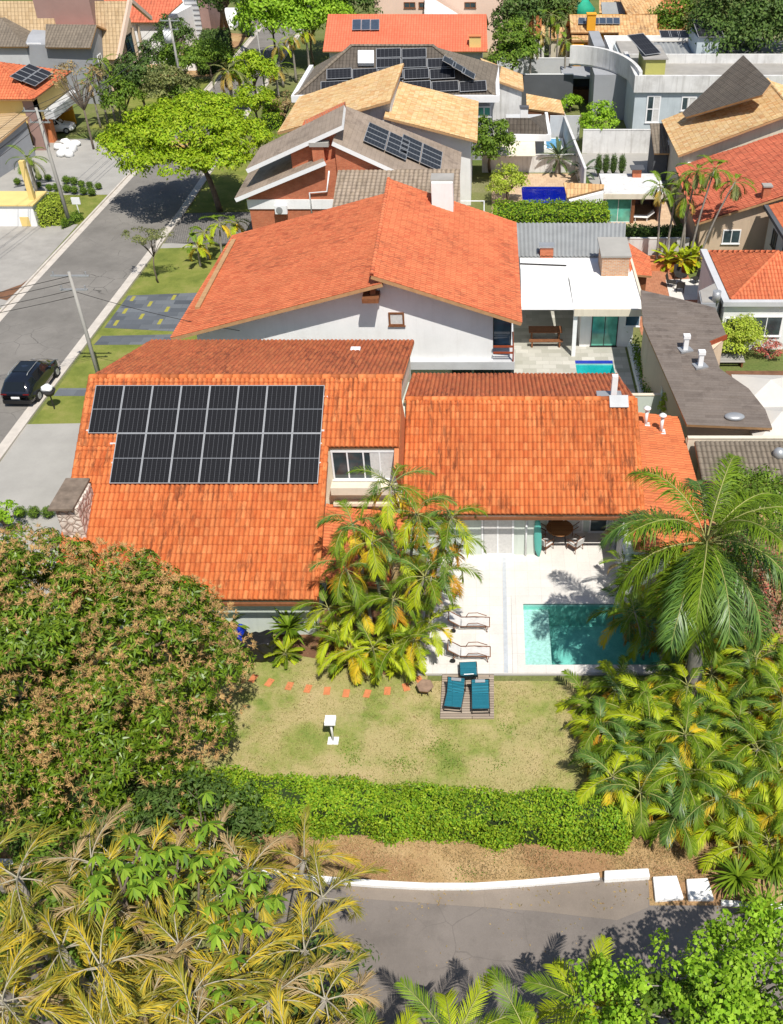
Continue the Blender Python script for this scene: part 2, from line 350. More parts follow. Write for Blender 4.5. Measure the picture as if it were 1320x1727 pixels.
# ------------------------------------------------- building parts
def tiles_mesh(poly, colw, rowh, amp, flip=False, ex=None):
    pl = Plane(poly[0], poly[1], poly[2]); n = pl.n
    down = (V((0, 0, -1)) - n * V((0, 0, -1)).dot(n)).normalized(); acr = n.cross(down).normalized()
    o = poly[0]; uv = [((p - o).dot(acr), (p - o).dot(down)) for p in poly]
    u0, u1 = min(a[0] for a in uv), max(a[0] for a in uv); v0, v1 = min(a[1] for a in uv), max(a[1] for a in uv)
    bm = bmesh.new()
    k0, k1 = math.floor(u0 / colw), math.ceil(u1 / colw); us = []
    fr = (0, .14, .32, .5, .68, .86)
    for k in range(k0, k1): us += [(k + f) * colw for f in fr]
    us.append(k1 * colw); vs = []
    j0, j1 = math.floor(v0 / rowh), math.ceil(v1 / rowh)
    for j in range(j0, j1): vs += [j * rowh, (j + .93) * rowh]
    vs.append(j1 * rowh)
    g = [[bm.verts.new((a, b, 0)) for a in us] for b in vs]
    for i in range(len(vs) - 1):
        for j in range(len(us) - 1): bm.faces.new((g[i][j], g[i + 1][j], g[i + 1][j + 1], g[i][j + 1]))
    c = V((sum(a[0] for a in uv) / len(uv), sum(a[1] for a in uv) / len(uv), 0))
    for i in range(len(uv)):
        a = V((*uv[i], 0)); b = V((*uv[(i + 1) % len(uv)], 0)); e = (b - a)
        nn = V((e.y, -e.x, 0)).normalized()
        if (c - a).dot(nn) > 0: nn = -nn
        bmesh.ops.bisect_plane(bm, geom=bm.verts[:] + bm.edges[:] + bm.faces[:], plane_co=a, plane_no=nn, clear_outer=True)
    bm.verts.index_update(); V3 = []; UV = []
    rr = random.Random(3); js = {}
    for vt in bm.verts:
        a, b = vt.co.x, vt.co.y; fu = a / colw; fv = (b / rowh) - math.floor(b / rowh + 1e-6)
        key = (math.floor(fu), math.floor(b / rowh)); j = js.setdefault(key, rr.uniform(-.012, .012))
        h = amp * abs(math.sin(math.pi * fu)) ** .75 + (fv if fv < .935 else (.93 - (fv - .93) * 13)) * .045 * (amp / .07) + j * amp / .07
        V3.append(o + acr * a + down * b + n * (h + .01)); UV.append((fu, b / rowh))
    F = [[v.index for v in f.verts] for f in bm.faces]; bm.free()
    return V3, F, UV
def roof(parent, poly, mat, colw=.215, rowh=.40, amp=0, thick=.14, name='roof', under=None, kids=True):
    """one roof slope: a solid slab and, where close enough to show, moulded tiles on it"""
    poly = [V(p) for p in poly]; pl = Plane(poly[0], poly[1], poly[2]); n = pl.n
    down = (V((0, 0, -1)) - n * V((0, 0, -1)).dot(n)).normalized(); acr = n.cross(down).normalized(); o = poly[0]
    if (poly[1] - poly[0]).cross(poly[2] - poly[0]).z < 0: poly = poly[::-1]
    mb = MB(); mb.slab(poly, thick, 1); mb.m[0] = 0
    mb.uv[0] = [((p - o).dot(acr) / colw, (p - o).dot(down) / rowh) for p in poly]
    if amp:
        V3, F, UV = tiles_mesh(poly, colw, rowh, amp); b = len(mb.v)
        mb.v += [tuple(v) for v in V3]
        for f in F:
            mb.uv[len(mb.f)] = [UV[i] for i in f]; mb.f.append([b + i for i in f]); mb.m.append(0); mb.sm.add(len(mb.f) - 1)
    return mb.build(name, [mat, under or M['fascia']], parent)
def ridge(parent, a, b, mat, r=.13, name='ridge_cap', seg=.4):
    a, b = V(a), V(b); L = (b - a).length; n = max(1, int(L / seg)); mb = MB(); d = (b - a) / n
    x = d.normalized().cross(V((0, 0, 1))).normalized(); z = x.cross(d).normalized()
    for i in range(n):
        p = a + d * i; q = a + d * (i + 1.04); k = 6; vs = []
        for pt, rr in ((p, r * .92), (q, r * 1.06)):
            vs += [pt + x * rr * math.cos(math.pi * j / k) + z * (rr * math.sin(math.pi * j / k) - .02) for j in range(k + 1)]
        f0 = len(mb.f); mb.add(vs, [[j, j + 1, k + 2 + j, k + 1 + j] for j in range(k)] + [list(range(k + 1)), list(range(k + 1, 2 * k + 2))[::-1]], 0, True)
        for f in range(f0, len(mb.f)): mb.uv[f] = [(i + .5, .5)] * len(mb.f[f])
    return mb.build(name, mat, parent)
def walls(parent, foot, top, mat, z0=0., name='wall', seg=1.2, mats=None):
    """solid body over a footprint whose top follows the roof underside"""
    n = len(foot); ar = sum(foot[i][0] * foot[(i + 1) % n][1] - foot[(i + 1) % n][0] * foot[i][1] for i in range(n))
    if ar < 0: foot = foot[::-1]
    pts = []
    for i in range(n):
        a, b = V((*foot[i][:2], 0)), V((*foot[(i + 1) % n][:2], 0)); k = max(1, int((b - a).length / seg)) if callable(top) else 1
        pts += [a.lerp(b, j / k) for j in range(k)]
    f = top if callable(top) else (lambda x, y: top)
    k = len(pts); mb = MB(); vs = [(p.x, p.y, z0) for p in pts] + [(p.x, p.y, f(p.x, p.y)) for p in pts]
    cx, cy = sum(p.x for p in pts) / k, sum(p.y for p in pts) / k; vs += [(cx, cy, f(cx, cy) - .3 if callable(top) else top)]
    mb.add(vs, [[i, (i + 1) % k, k + (i + 1) % k, k + i] for i in range(k)] + [[k + i, k + (i + 1) % k, 2 * k] for i in range(k)] + [list(range(k))[::-1]])
    return mb.build(name, mat, parent)
def window(parent, o, r, w, h, nx=2, ny=1, fm='metalw', gm='glass', t=.07, name='window', out=None, sill=True, curtain=0):
    o = V(o); r = V(r).normalized(); u = V((0, 0, 1)); n = r.cross(u) if out is None else V(out)
    mb = MB()
    def bar(a, b, c, d, e=.05): # local rect a..c x b..d, proud e
        p = [o + r * x + u * y + n * z for z in (-.02, e) for x, y in ((a, b), (c, b), (c, d), (a, d))]
        mb.add(p, [[3, 2, 1, 0], [4, 5, 6, 7], [0, 1, 5, 4], [1, 2, 6, 5], [2, 3, 7, 6], [3, 0, 4, 7]])
    bar(0, 0, w, t); bar(0, h - t, w, h); bar(0, t, t, h - t); bar(w - t, t, w, h - t)
    for i in range(1, nx): bar(w * i / nx - t * .4, t, w * i / nx + t * .4, h - t, .045)
    for i in range(1, ny): bar(t, h * i / ny - t * .35, w - t, h * i / ny + t * .35, .04)
    if sill: bar(-.05, -.05, w + .05, 0, .09)
    f = mb.build(name, M[fm], parent)
    g = MB(); p = [o + r * x + u * y + n * z for z in (-.015, .015) for x, y in ((t, t), (w - t, t), (w - t, h - t), (t, h - t))]
    g.add(p, [[3, 2, 1, 0], [4, 5, 6, 7], [0, 1, 5, 4], [1, 2, 6, 5], [2, 3, 7, 6], [3, 0, 4, 7]])
    if f.parent and f.parent.parent is None: g.build('pane', M[gm], f)
    if curtain:
        k = MB(); x0, x1 = w * curtain, w - t; p = [o + r * x + u * y + n * z for z in (.016, .022) for x, y in ((x0, t), (x1, t), (x1, h - t), (x0, h - t))]
        k.add(p, [[3, 2, 1, 0], [4, 5, 6, 7], [0, 1, 5, 4], [1, 2, 6, 5], [2, 3, 7, 6], [3, 0, 4, 7]]); k.build('curtain', M['curtain'], f)
    return f
def sheet(name, pts, mat, lvl, kind='structure', th=.02, **kw):
    z = .004 * lvl; mb = MB(); mb.prism([(p[0], p[1]) for p in pts], z - th, z)
    o = mb.build(name, M[mat] if isinstance(mat, str) else mat); return tag(o, kind=kind, **kw)
def G(*px): return [P(a, b, 0) for a, b in px]
def wallrun(name, label, pts, h, mat, th=.18, z0=0, cap=None, cat='wall', group=None):
    """garden wall along a line of plan points, with a coping"""
    mb = MB(); cp = MB()
    for i, (a, b) in enumerate(zip(pts[:-1], pts[1:])):
        a, b = V((a[0], a[1], 0)), V((b[0], b[1], 0)); d = (b - a).normalized(); n = V((-d.y, d.x, 0)) * th / 2
        a2 = a - d * (th / 2 - .003 * i)
        q = [a2 + n, a2 - n, b - n, b + n]; mb.prism([(p.x, p.y) for p in q], z0, h - .003 * i)
        n2 = n * 1.3; q = [a2 + n2, a2 - n2, b - n2, b + n2]; cp.prism([(p.x, p.y) for p in q], h - .003 * i, h + .06 - .003 * i)
    t = thing(name, label, cat, (pts[0][0], pts[0][1], z0), group)
    mb.build('wall_body', M[mat], t); cp.build('coping', M[cap or mat], t); return t
# ------------------------------------------------- solar panels
def cellmat(name, nx, ny, half, base=(.014, .014, .016), line=(.24, .25, .27), lw=.03, aa=.5):
    m = NT(name); uv = m.n('UVMap').outputs[0]; sp = m.n('SeparateXYZ'); m.l(uv, sp.inputs[0])
    def ln(sock, k, wd):
        f = m.math('FRACT', m.math('MULTIPLY', sock, k)); return m.math('LESS_THAN', m.math('MINIMUM', f, m.math('SUBTRACT', 1, f)), wd)
    a = ln(sp.outputs[0], nx, lw * .75); b = ln(sp.outputs[1], ny, lw * .5); c = m.math('LESS_THAN', m.math('ABSOLUTE', m.math('SUBTRACT', sp.outputs[1], .5)), .006 if half else -1.)
    f = m.math('MAXIMUM', m.math('MULTIPLY', a, aa), m.math('MULTIPLY', b, .16)); f = m.math('MAXIMUM', f, c)
    m.set(m.mix(f, base, line), .35, .12); return m.m
M['cells'] = cellmat('solar_cells', 6, 24, True); M['cells2'] = cellmat('solar_cells_landscape', 6, 4, False, base=(.02, .021, .025), lw=.06, aa=.22); M['collector'] = plain('solar_collector_glass', (.055, .075, .11), .3, .2, 3)
def panel_proto(wd, ln, mat, name, label, group, loc, cat='solar panel', parts=True, fr=.03, th=.04):
    t = thing(name, label, cat, (0, 0, 0), group)
    f = MB(); f.box(-wd / 2, 0, 0, wd / 2, fr, th); f.box(-wd / 2, ln - fr, 0, wd / 2, ln, th); f.box(-wd / 2, fr, 0, -wd / 2 + fr, ln - fr, th); f.box(wd / 2 - fr, fr, 0, wd / 2, ln - fr, th)
    f.build('frame', M['metalg'], t)
    g = MB(); g.add([(-wd / 2 + fr, fr, th - .015), (wd / 2 - fr, fr, th - .015), (wd / 2 - fr, ln - fr, th - .015), (-wd / 2 + fr, ln - fr, th - .015),
                     (-wd / 2 + fr, fr, .01), (wd / 2 - fr, fr, .01), (wd / 2 - fr, ln - fr, .01), (-wd / 2 + fr, ln - fr, .01)], [[0, 1, 2, 3], [7, 6, 5, 4]])
    g.uv[0] = [(0, 0), (1, 0), (1, 1), (0, 1)]; g.build('cell_sheet', mat, t)
    return t
def put(o, pl, at, off=.12, ax=None):
    """lay a panel on a roof plane: local x across the slope, local y up the slope"""
    n = pl.n; up = (V((0, 0, 1)) - n * n.z).normalized()
    if ax is not None: up = (V(ax) - n * V(ax).dot(n)).normalized()
    x = up.cross(n).normalized(); p = V(at) + n * off
    mt = Matrix((x, up, n)).transposed().to_4x4(); mt.translation = p
    o.location = p; o.rotation_euler = mt.to_euler()
def array(pl, tl, wd, ln, rows, mat, name, label_f, group, gap=.02, off=.12, fr=.03, ax=None):
    """rows = list of (first column, count); tl = upper left point on the plane"""
    n = pl.n; up = (V((0, 0, 1)) - n * n.z).normalized()
    if ax is not None: up = (V(ax) - n * V(ax).dot(n)).normalized()
    x = up.cross(n).normalized(); proto = None; k = 0
    for r, (c0, cnt) in enumerate(rows):
        for c in range(cnt):
            at = V(tl) + x * ((c0 + c + .5) * (wd + gap)) - up * ((r + 1) * (ln + gap))
            if proto is None: o = proto = panel_proto(wd, ln, mat, name, '', group, at, fr=fr)
            else: o = copy_tree(proto)
            put(o, pl, at, off, ax); o['label'] = label_f(r, c, cnt); k += 1
ORD = ['first', 'second', 'third', 'fourth', 'fifth', 'sixth', 'seventh', 'eighth', 'ninth', 'tenth', 'eleventh', 'twelfth']
# ------------------------------------------------- vegetation
def nrm(a): return a / np.maximum(np.linalg.norm(a, axis=1, keepdims=True), 1e-9)
def kites(p, d, n, L, W):
    """leaf quads: base p, direction d, normal n, length L, width W (arrays)"""
    s = nrm(np.cross(d, n)); L = np.asarray(L)[:, None] if np.ndim(L) else L; W = np.asarray(W)[:, None] if np.ndim(W) else W
    m = p + d * L * .45 + n * L * .05
    v = np.stack([p, m + s * W * .5, p + d * L - n * L * .08, m - s * W * .5], 1).reshape(-1, 3)
    return v, np.arange(len(v)).reshape(-1, 4)
def crown_pts(lobes, nclump, nleaf, cr, flat=1., fill=.75, under=.35):
    P_, N_, C_ = [], [], []; vol = np.array([l[3] * l[4] + l[5] * (l[3] + l[4]) for l in lobes]); vol = vol / vol.sum()
    for l, fr in zip(lobes, vol):
        c = np.array(l[:3]); r = np.array(l[3:6]); k = max(3, int(nclump * fr)); q = nrm(RG.normal(size=(k, 3)))
        q[:, 2] = np.where((q[:, 2] < -under), -q[:, 2], q[:, 2]); rad = RG.uniform(fill, 1.0, (k, 1)); cc = c + q * r * rad; C_.append(cc)
        for ci, qi in zip(cc, q):
            s = RG.uniform(.65, 1.25) * cr; a = nrm(RG.normal(size=(nleaf, 3))); a[:, 2] = np.where(RG.random(nleaf) < .75, np.abs(a[:, 2]), a[:, 2])
            rr = RG.uniform(.55, 1.05, (nleaf, 1)) ** .6; P_.append(ci + a * rr * s * np.array([1, 1, .75 * flat])); N_.append(nrm(a * .8 + qi * .5 + np.array([0, 0, .45]) + RG.normal(size=(nleaf, 3)) * .45))
    return np.concatenate(P_), np.concatenate(N_), np.concatenate(C_)
def tube_to(mb, a, b, r0, r1, sag=.12, n=6, mi=0, k=5):
    a, b = V(a), V(b); d = b - a; pts = []
    side = V((random.uniform(-1, 1), random.uniform(-1, 1), 0)) * d.length * sag
    for i in range(k): t = i / (k - 1); pts.append(a + d * t + side * math.sin(math.pi * t) + V((0, 0, d.length * .08 * math.sin(math.pi * t))))
    mb.tube(pts, [r0 + (r1 - r0) * i / (k - 1) for i in range(k)], n, mi)
def tree(name, label, base, lobes, nclump, nleaf, cr, leaf, mat, trunk=.2, fork=.45, cat='tree', group=None, flat=1., limbs=10, fill=.75, ratio=.42, bark='bark', under=.35, droop=.35):
    base = V(base); t = thing(name, label, cat, base, group)
    p, n, C = crown_pts(lobes, nclump, nleaf, cr, flat, fill, under)
    d = nrm(np.cross(n, RG.normal(size=n.shape)) + np.array([0, 0, -droop])); L = leaf * RG.uniform(.7, 1.25, len(p))
    v, f = kites(p, d, n, L, L * ratio)
    npmesh('crown', v, [f], [M[mat]], t)
    cz = sum(l[2] for l in lobes) / len(lobes); cx = sum(l[0] for l in lobes) / len(lobes); cy = sum(l[1] for l in lobes) / len(lobes)
    mb = MB(); top = V((base.x + (cx - base.x) * .45, base.y + (cy - base.y) * .45, base.z + (cz - base.z) * (fork + .1)))
    tube_to(mb, base - V((0, 0, .1)), top, trunk, trunk * .7, .06, 8)
    idx = RG.choice(len(C), min(limbs, len(C)), replace=False)
    for i in idx: tube_to(mb, top, C[i], trunk * .5, trunk * .1, .1, 5)
    mb.build('trunk', M[bark], t); return t
def shrub(name, label, c, r, h, n, leaf, mat, cat='shrub', group=None, ratio=.45, z0=0.):
    """leafy bush: round ball of leaves over short stems"""
    t = thing(name, label, cat, (c[0], c[1], z0), group)
    a = nrm(RG.normal(size=(n, 3))); a[:, 2] = np.where(a[:, 2] < -.5, -a[:, 2], a[:, 2]); bump_ = 1 + .16 * np.sin(a[:, :1] * 7 + c[0]) * np.cos(a[:, 1:2] * 6)
    p = np.array([c[0], c[1], z0 + h * .52]) + a * bump_ * RG.uniform(.72, 1., (n, 1)) * np.array([r, r, h * .5])
    nn = nrm(a + RG.normal(size=(n, 3)) * .5 + np.array([0, 0, .3])); d = nrm(np.cross(nn, RG.normal(size=(n, 3)))); L = leaf * RG.uniform(.7, 1.2, n)
    v, f = kites(p, d, nn, L, L * ratio); npmesh('foliage', v, [f], [M[mat]], t)
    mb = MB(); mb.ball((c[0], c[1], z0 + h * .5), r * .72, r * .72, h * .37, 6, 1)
    for i in range(4): tube_to(mb, (c[0], c[1], z0 - .05), (c[0] + random.uniform(-.5, .5) * r, c[1] + random.uniform(-.5, .5) * r, z0 + h * .6), .03, .015, .1, 5)
    mb.build('stem', [M['bark'], M['hedgecore']], t); return t
def hedge(name, label, quad, h, n, leaf, mat, group=None, bulge=.12, z0=0., core='hedgecore', cat='hedge'):
    """clipped hedge on a 4-cornered plan (front-left, front-right, back-right, back-left)"""
    q = [np.array((p[0], p[1])) for p in quad]; t = thing(name, label, cat, (quad[0][0], quad[0][1], z0), group)
    def at(u, v): return (q[0][None] * (1 - u) * (1 - v) + q[1][None] * u * (1 - v) + q[2][None] * u * v + q[3][None] * (1 - u) * v)
    A = [np.linalg.norm(q[1] - q[0]) * h, np.linalg.norm(q[1] - q[0]) * np.linalg.norm(q[3] - q[0]), np.linalg.norm(q[2] - q[1]) * h]
    tot = 2 * A[0] + A[1] + 2 * A[2]; V_, N_ = [], []
    for k, ar in ((0, A[0]), (1, A[0]), (2, A[1]), (3, A[2]), (4, A[2])):
        m = int(n * ar / tot * 1.0); u = RG.random((m, 1)); v = RG.random((m, 1))
        if k == 0: xy = at(u, v * 0); z = v; nn = np.array([0, -1, 0.])
        elif k == 1: xy = at(u, v * 0 + 1); z = v; nn = np.array([0, 1, 0.])
        elif k == 2: xy = at(u, v); z = v * 0 + 1; nn = np.array([0, 0, 1.])
        elif k == 3: xy = at(u * 0, u); z = v; nn = np.array([-1, 0, 0.])
        else: xy = at(u * 0 + 1, u); z = v; nn = np.array([1, 0, 0.])
        lump = .5 + .5 * np.sin(xy[:, :1] * 2.3 + 1.3 * np.sin(xy[:, 1:2] * 3)) * np.cos(xy[:, 1:2] * 1.9 + xy[:, :1] * .7)
        off = RG.uniform(-.12, .10, (m, 1)) + bulge * (lump - .5) * 2; p = np.concatenate([xy, z0 + z * h], 1) + nn * off
        V_.append(p); N_.append(nrm(np.tile(nn, (m, 1)) * .9 + RG.normal(size=(m, 3)) * .6 + np.array([0, 0, .35])))
    p = np.concatenate(V_); nn = np.concatenate(N_); d = nrm(np.cross(nn, RG.normal(size=nn.shape))); L = leaf * RG.uniform(.7, 1.25, len(p))
    v, f = kites(p, d, nn, L, L * .55); npmesh('foliage', v, [f], [M[mat]], t)
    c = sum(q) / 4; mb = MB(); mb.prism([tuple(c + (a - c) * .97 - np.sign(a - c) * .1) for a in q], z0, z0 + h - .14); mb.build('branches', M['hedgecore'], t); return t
def frond(VV, FF, MM, o, az, el, L, droop, nl, ll, lw, mi, hang=.5, fold=.25, sweep=.75, start=.18, curl=0., plume=.08):
    """one feather leaf: arching rachis with two ranks of bending leaflets"""
    o = V(o); K = 10; pts = [o]; e = el; a = az
    for i in range(K):
        s_ = (i + .5) / K; e = el - droop * s_ ** 1.25; a = az + curl * s_
        pts.append(pts[-1] + V((math.cos(a) * math.cos(e), math.sin(a) * math.cos(e), math.sin(e))) * (L / K))
    def at(t):
        x = t * K; i = min(int(x), K - 1); return pts[i].lerp(pts[i + 1], x - i), (pts[i + 1] - pts[i]).normalized()
    b = sum(len(x) for x in VV); vs = []; q4 = []; q3 = []; m4 = []; m3 = []
    for i in range(K + 1):                    # rachis, 3-sided
        d = (pts[min(i + 1, K)] - pts[max(i - 1, 0)]).normalized(); x = d.cross(V((0, 0, 1))).normalized(); y = x.cross(d); r = (.028 * (1 - i / K) + .007) * (L / 3) ** .5
        vs += [pts[i] + x * r, pts[i] - x * r, pts[i] + y * r]
        if i < K:
            for j in range(3): q4.append((i * 3 + j, i * 3 + (j + 1) % 3, i * 3 + 3 + (j + 1) % 3, i * 3 + 3 + j)); m4.append(0)
    for k in range(nl):
        t = start + (1 - start) * (k + .5) / nl; p, d = at(t); x = d.cross(V((0, 0, 1))).normalized(); y = x.cross(d).normalized()
        pl = ll * (math.sin(math.pi * min(1, (.12 + .88 * (t - start) / (1 - start)))) ** .55 * .85 + .18) * random.uniform(.85, 1.1)
        sw = sweep * (1 + .35 * t)
        for sd_ in (-1, 1):
            dr = (x * sd_ * math.cos(sw) + d * math.sin(sw) + y * (fold + random.uniform(-plume, plume)) + d * random.uniform(-plume, plume) * 1.5).normalized()
            g = V((0, 0, -1)) * hang; m_ = p + dr * pl * .5 + g * pl * .12; tip = p + dr * pl * .95 + g * pl * .5
            wv = (dr.cross(y * 1. + x * sd_ * .3)).normalized() * lw * .5; n0 = len(vs)
            vs += [p + wv * .6, p - wv * .6, m_ - wv, m_ + wv, tip]
            q4.append((n0, n0 + 1, n0 + 2, n0 + 3)); m4.append(mi); q3.append((n0 + 3, n0 + 2, n0 + 4)); m3.append(mi)
    VV.append(np.array([tuple(v) for v in vs])); FF[0].append(np.array(q4) + b); MM[0].extend(m4)
    if q3: FF[1].append(np.array(q3) + b); MM[1].extend(m3)
def palm(name, label, base, h, nf, L, mats, lean=(0, 0), r=.1, droop=1.6, nl=34, ll=.6, lw=.045, group=None, elr=(-.2, 1.35), pick=None, hang=.5, sweep=.75, shaft=None, stems=None, cat='palm', sc_=1., fold=.25, plume=.08, rach='rachis'):
    """stems: list of (dx, dy, height, leanx, leany, fronds, frond length); one thing, each stem a trunk part"""
    base = V(base); t = thing(name, label, cat, base, group)
    stems = stems or [(0, 0, h, lean[0], lean[1], nf, L)]
    VV, FF, MM = [], ([], []), ([], [])
    for dx, dy, hh, lx, ly, n_, L_ in stems:
        top = base + V((dx + lx, dy + ly, hh)); mb = MB(); k = 7; pts = [base + V((dx + lx * (i / k) ** 1.6, dy + ly * (i / k) ** 1.6, -.05 + (hh + .05) * i / k)) for i in range(k + 1)]
        mb.tube(pts, [r * (1.25 - .5 * i / k) for i in range(k + 1)], 8)
        if shaft: mb.tube([pts[-1], pts[-1] + V((0, 0, shaft))], [r * .8, r * .4], 8, 1)
        mb.build('trunk', [M['palmbark'], M['shaft']], t)
        top = top + V((0, 0, shaft or 0)); a0 = random.uniform(0, 6)
        for i in range(n_):
            q = (i + .5) / n_; el = elr[1] + (elr[0] - elr[1]) * q ** .8 + random.uniform(-.12, .12); az = a0 + i * 2.399 + random.uniform(-.25, .25)
            mi = 1 + (pick(q) if pick else min(int(q * len(mats) * random.uniform(.7, 1.05)), len(mats) - 1))
            frond(VV, FF, MM, top - V((0, 0, .1 * q)), az, el, L_ * random.uniform(.82, 1.1) * (.75 + .25 * math.sin(math.pi * min(1, q + .25))), droop * random.uniform(.8, 1.15), nl, ll, lw, mi, hang, fold, sweep, plume=plume)
    F = [np.concatenate(FF[0]), np.concatenate(FF[1])]
    npmesh('crown', np.concatenate(VV), F, [M[rach]] + [M[m] for m in mats], t, MM[0] + MM[1]); return t
M['leaf_mango'] = leafm('mango_leaf', [(0.072, 0.143, 0.008), (0.155, 0.258, 0.013), (0.112, 0.196, 0.011), (0.246, 0.339, 0.021)], .22, .4, .4)
M['leaf_bright'] = leafm('bright_green_leaf', [(.17, .34, .015), (.28, .48, .025), (.38, .58, .045)], .3)
M['leaf_tipu'] = leafm('yellow_green_leaf', [(.17, .32, .01), (.32, .46, .015), (.42, .52, .03), (.24, .40, .012)], .28)
M['leaf_dark'] = leafm('dark_green_leaf', [(.05, .10, .02), (.09, .16, .03), (.14, .21, .05)], .2)
M['leaf_mid'] = leafm('mid_green_leaf', [(0.085, 0.170, 0.017), (0.145, 0.246, 0.024), (0.212, 0.315, 0.034)], .25)
M['leaf_olive'] = leafm('olive_leaf', [(.13, .16, .05), (.20, .23, .07), (.28, .28, .10)], .22)
M['leaf_hedge'] = leafm('hedge_leaf', [(.10, .23, .012), (.20, .36, .018), (.38, .48, .03), (.15, .29, .012)], .25)
M['leaf_lime'] = leafm('lime_leaf', [(.28, .40, .03), (.44, .55, .05), (.52, .58, .09)], .25)
M['leaf_dry'] = leafm('dry_leaf', [(.30, .19, .09), (.42, .30, .13), (.22, .20, .10)], .2)
M['leaf_red'] = leafm('pink_bract', [(.50, .08, .07), (.58, .15, .12), (.30, .16, .09)], .2)
M['leaf_blue'] = leafm('cycad_leaf', [(.06, .11, .05), (.10, .16, .08)], .15)
M['pf_green'] = leafm('palm_green', [(0.078, 0.150, 0.009), (0.138, 0.225, 0.013), (0.190, 0.277, 0.018)], .14, .5, .15)
M['pf_lime'] = leafm('palm_lime', [(0.284, 0.395, 0.013), (0.459, 0.520, 0.021), (0.371, 0.458, 0.019)], .16, .5, .15)
M['pf_yellow'] = leafm('palm_yellow', [(0.636, 0.450, 0.017), (0.739, 0.508, 0.029), (0.513, 0.489, 0.029)], .25)
M['pf_orange'] = leafm('palm_orange', [(0.580, 0.253, 0.017), (0.654, 0.355, 0.028)], .25)
M['pf_dry'] = leafm('palm_dry', [(.40, .27, .12), (.50, .36, .18), (.34, .26, .12)], .15)
M['pf_olive'] = leafm('palm_olive', [(.17, .16, .04), (.26, .22, .06), (.32, .28, .09), (.14, .15, .04)], .22, .4, .5)
M['pf_gold'] = leafm('palm_gold', [(.42, .27, .03), (.55, .35, .05), (.36, .28, .07), (.30, .27, .08)], .25, .4, .5)
M['pf_mix'] = leafm('olive_gold_palm', [(0.143, 0.151, 0.019), (0.285, 0.262, 0.029), (0.190, 0.198, 0.024), (0.491, 0.349, 0.024), (0.364, 0.332, 0.086), (0.238, 0.238, 0.029), (0.111, 0.134, 0.014)], .14, .6, .1)
M['pf_mix2'] = leafm('gold_olive_palm', [(0.592, 0.413, 0.027), (0.413, 0.332, 0.038), (0.664, 0.467, 0.038), (0.269, 0.260, 0.032), (0.467, 0.422, 0.129)], .14, .6, .1)
M['rachis_pale'] = plain('pale_palm_rachis', (.42, .38, .28), .7, .2, 3)
M['rachis'] = plain('palm_rachis', (.36, .36, .12), .6, .2, 3); M['shaft'] = plain('palm_crownshaft', (.22, .30, .08), .5, .15, 3)
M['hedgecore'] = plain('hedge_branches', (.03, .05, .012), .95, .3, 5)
M['blossom'] = leafm('mango_blossom', [(.66, .36, .17), (.70, .46, .20), (.52, .33, .14), (.62, .50, .18)], .15, .8, .1)
# ================================================= THE GROUND
def sheet_holes(name, x0, y0, x1, y1, holes, mat, z, th=.05):
    xs = sorted({x0, x1, *[h[0] for h in holes], *[h[2] for h in holes]}); ys = sorted({y0, y1, *[h[1] for h in holes], *[h[3] for h in holes]})
    xs = [x for x in xs if x0 <= x <= x1]; ys = [y for y in ys if y0 <= y <= y1]; mb = MB(); vi = {}
    def vid(i, j):
        if (i, j) not in vi: vi[(i, j)] = len(mb.v); mb.v.append((xs[i], ys[j], z))
        return vi[(i, j)]
    for i in range(len(xs) - 1):
        for j in range(len(ys) - 1):
            cx, cy = (xs[i] + xs[i + 1]) / 2, (ys[j] + ys[j + 1]) / 2
            if any(h[0] < cx < h[2] and h[1] < cy < h[3] for h in holes): continue
            mb.f.append([vid(i, j), vid(i + 1, j), vid(i + 1, j + 1), vid(i, j + 1)]); mb.m.append(0)
    return tag(mb.build(name, M[mat], None), kind='structure')
POOL = (1.54, 28.15, 7.3, 31.9); POOL2 = (5.5, 49.2, 7.9, 54.1); POOL3 = (2.9, 80.2, 7.2, 86.5)
sheet_holes('ground', -400, -60, 400, 700, [POOL, POOL2, POOL3], 'terrain', -.006)
# the street and the lower road
sheet('street', [(-34.0, 30), (-27.3, 30), (-26.97, 48.2), (-26.1, 79.6), (-26.2, 100), (-26.7, 135), (-27, 210), (-33.6, 210), (-33.2, 135), (-33.3, 100), (-33.5, 90), (-34.1, 61)], 'road', 2)
def gutter(name, pts, wd, mat, lvl):
    n = len(pts); q = []
    for s_ in (0, 1):
        for i in range(n):
            a, b = V((*pts[max(i - 1, 0)], 0)), V((*pts[min(i + 1, n - 1)], 0)); d = (b - a).normalized(); nn = V((-d.y, d.x, 0)); p = V((*pts[i], 0)) + nn * wd * s_; q.append(p)
    mb = MB(); z = .004 * lvl
    mb.add([(p.x, p.y, z) for p in q], [[i, i + 1, n + i + 1, n + i] for i in range(n - 1)]); return tag(mb.build(name, M[mat]), kind='structure')
def kerb(name, pts, wd=.16, h=.12, mat='kerb'):
    n = len(pts); vs = []
    for i in range(n):
        a, b = V((*pts[max(i - 1, 0)], 0)), V((*pts[min(i + 1, n - 1)], 0)); d = (b - a).normalized(); nn = V((-d.y, d.x, 0)) * wd / 2; p = V((*pts[i], 0))
        vs += [(p.x - nn.x, p.y - nn.y, -.02), (p.x + nn.x, p.y + nn.y, -.02), (p.x + nn.x, p.y + nn.y, h), (p.x - nn.x, p.y - nn.y, h)]
    mb = MB(); mb.add(vs, [[i * 4 + j, i * 4 + (j + 1) % 4, i * 4 + 4 + (j + 1) % 4, i * 4 + 4 + j] for i in range(n - 1) for j in range(4)] + [[3, 2, 1, 0], [4 * n - 4, 4 * n - 3, 4 * n - 2, 4 * n - 1]])
    return tag(mb.build(name, M[mat], bevel=.015), kind='structure')
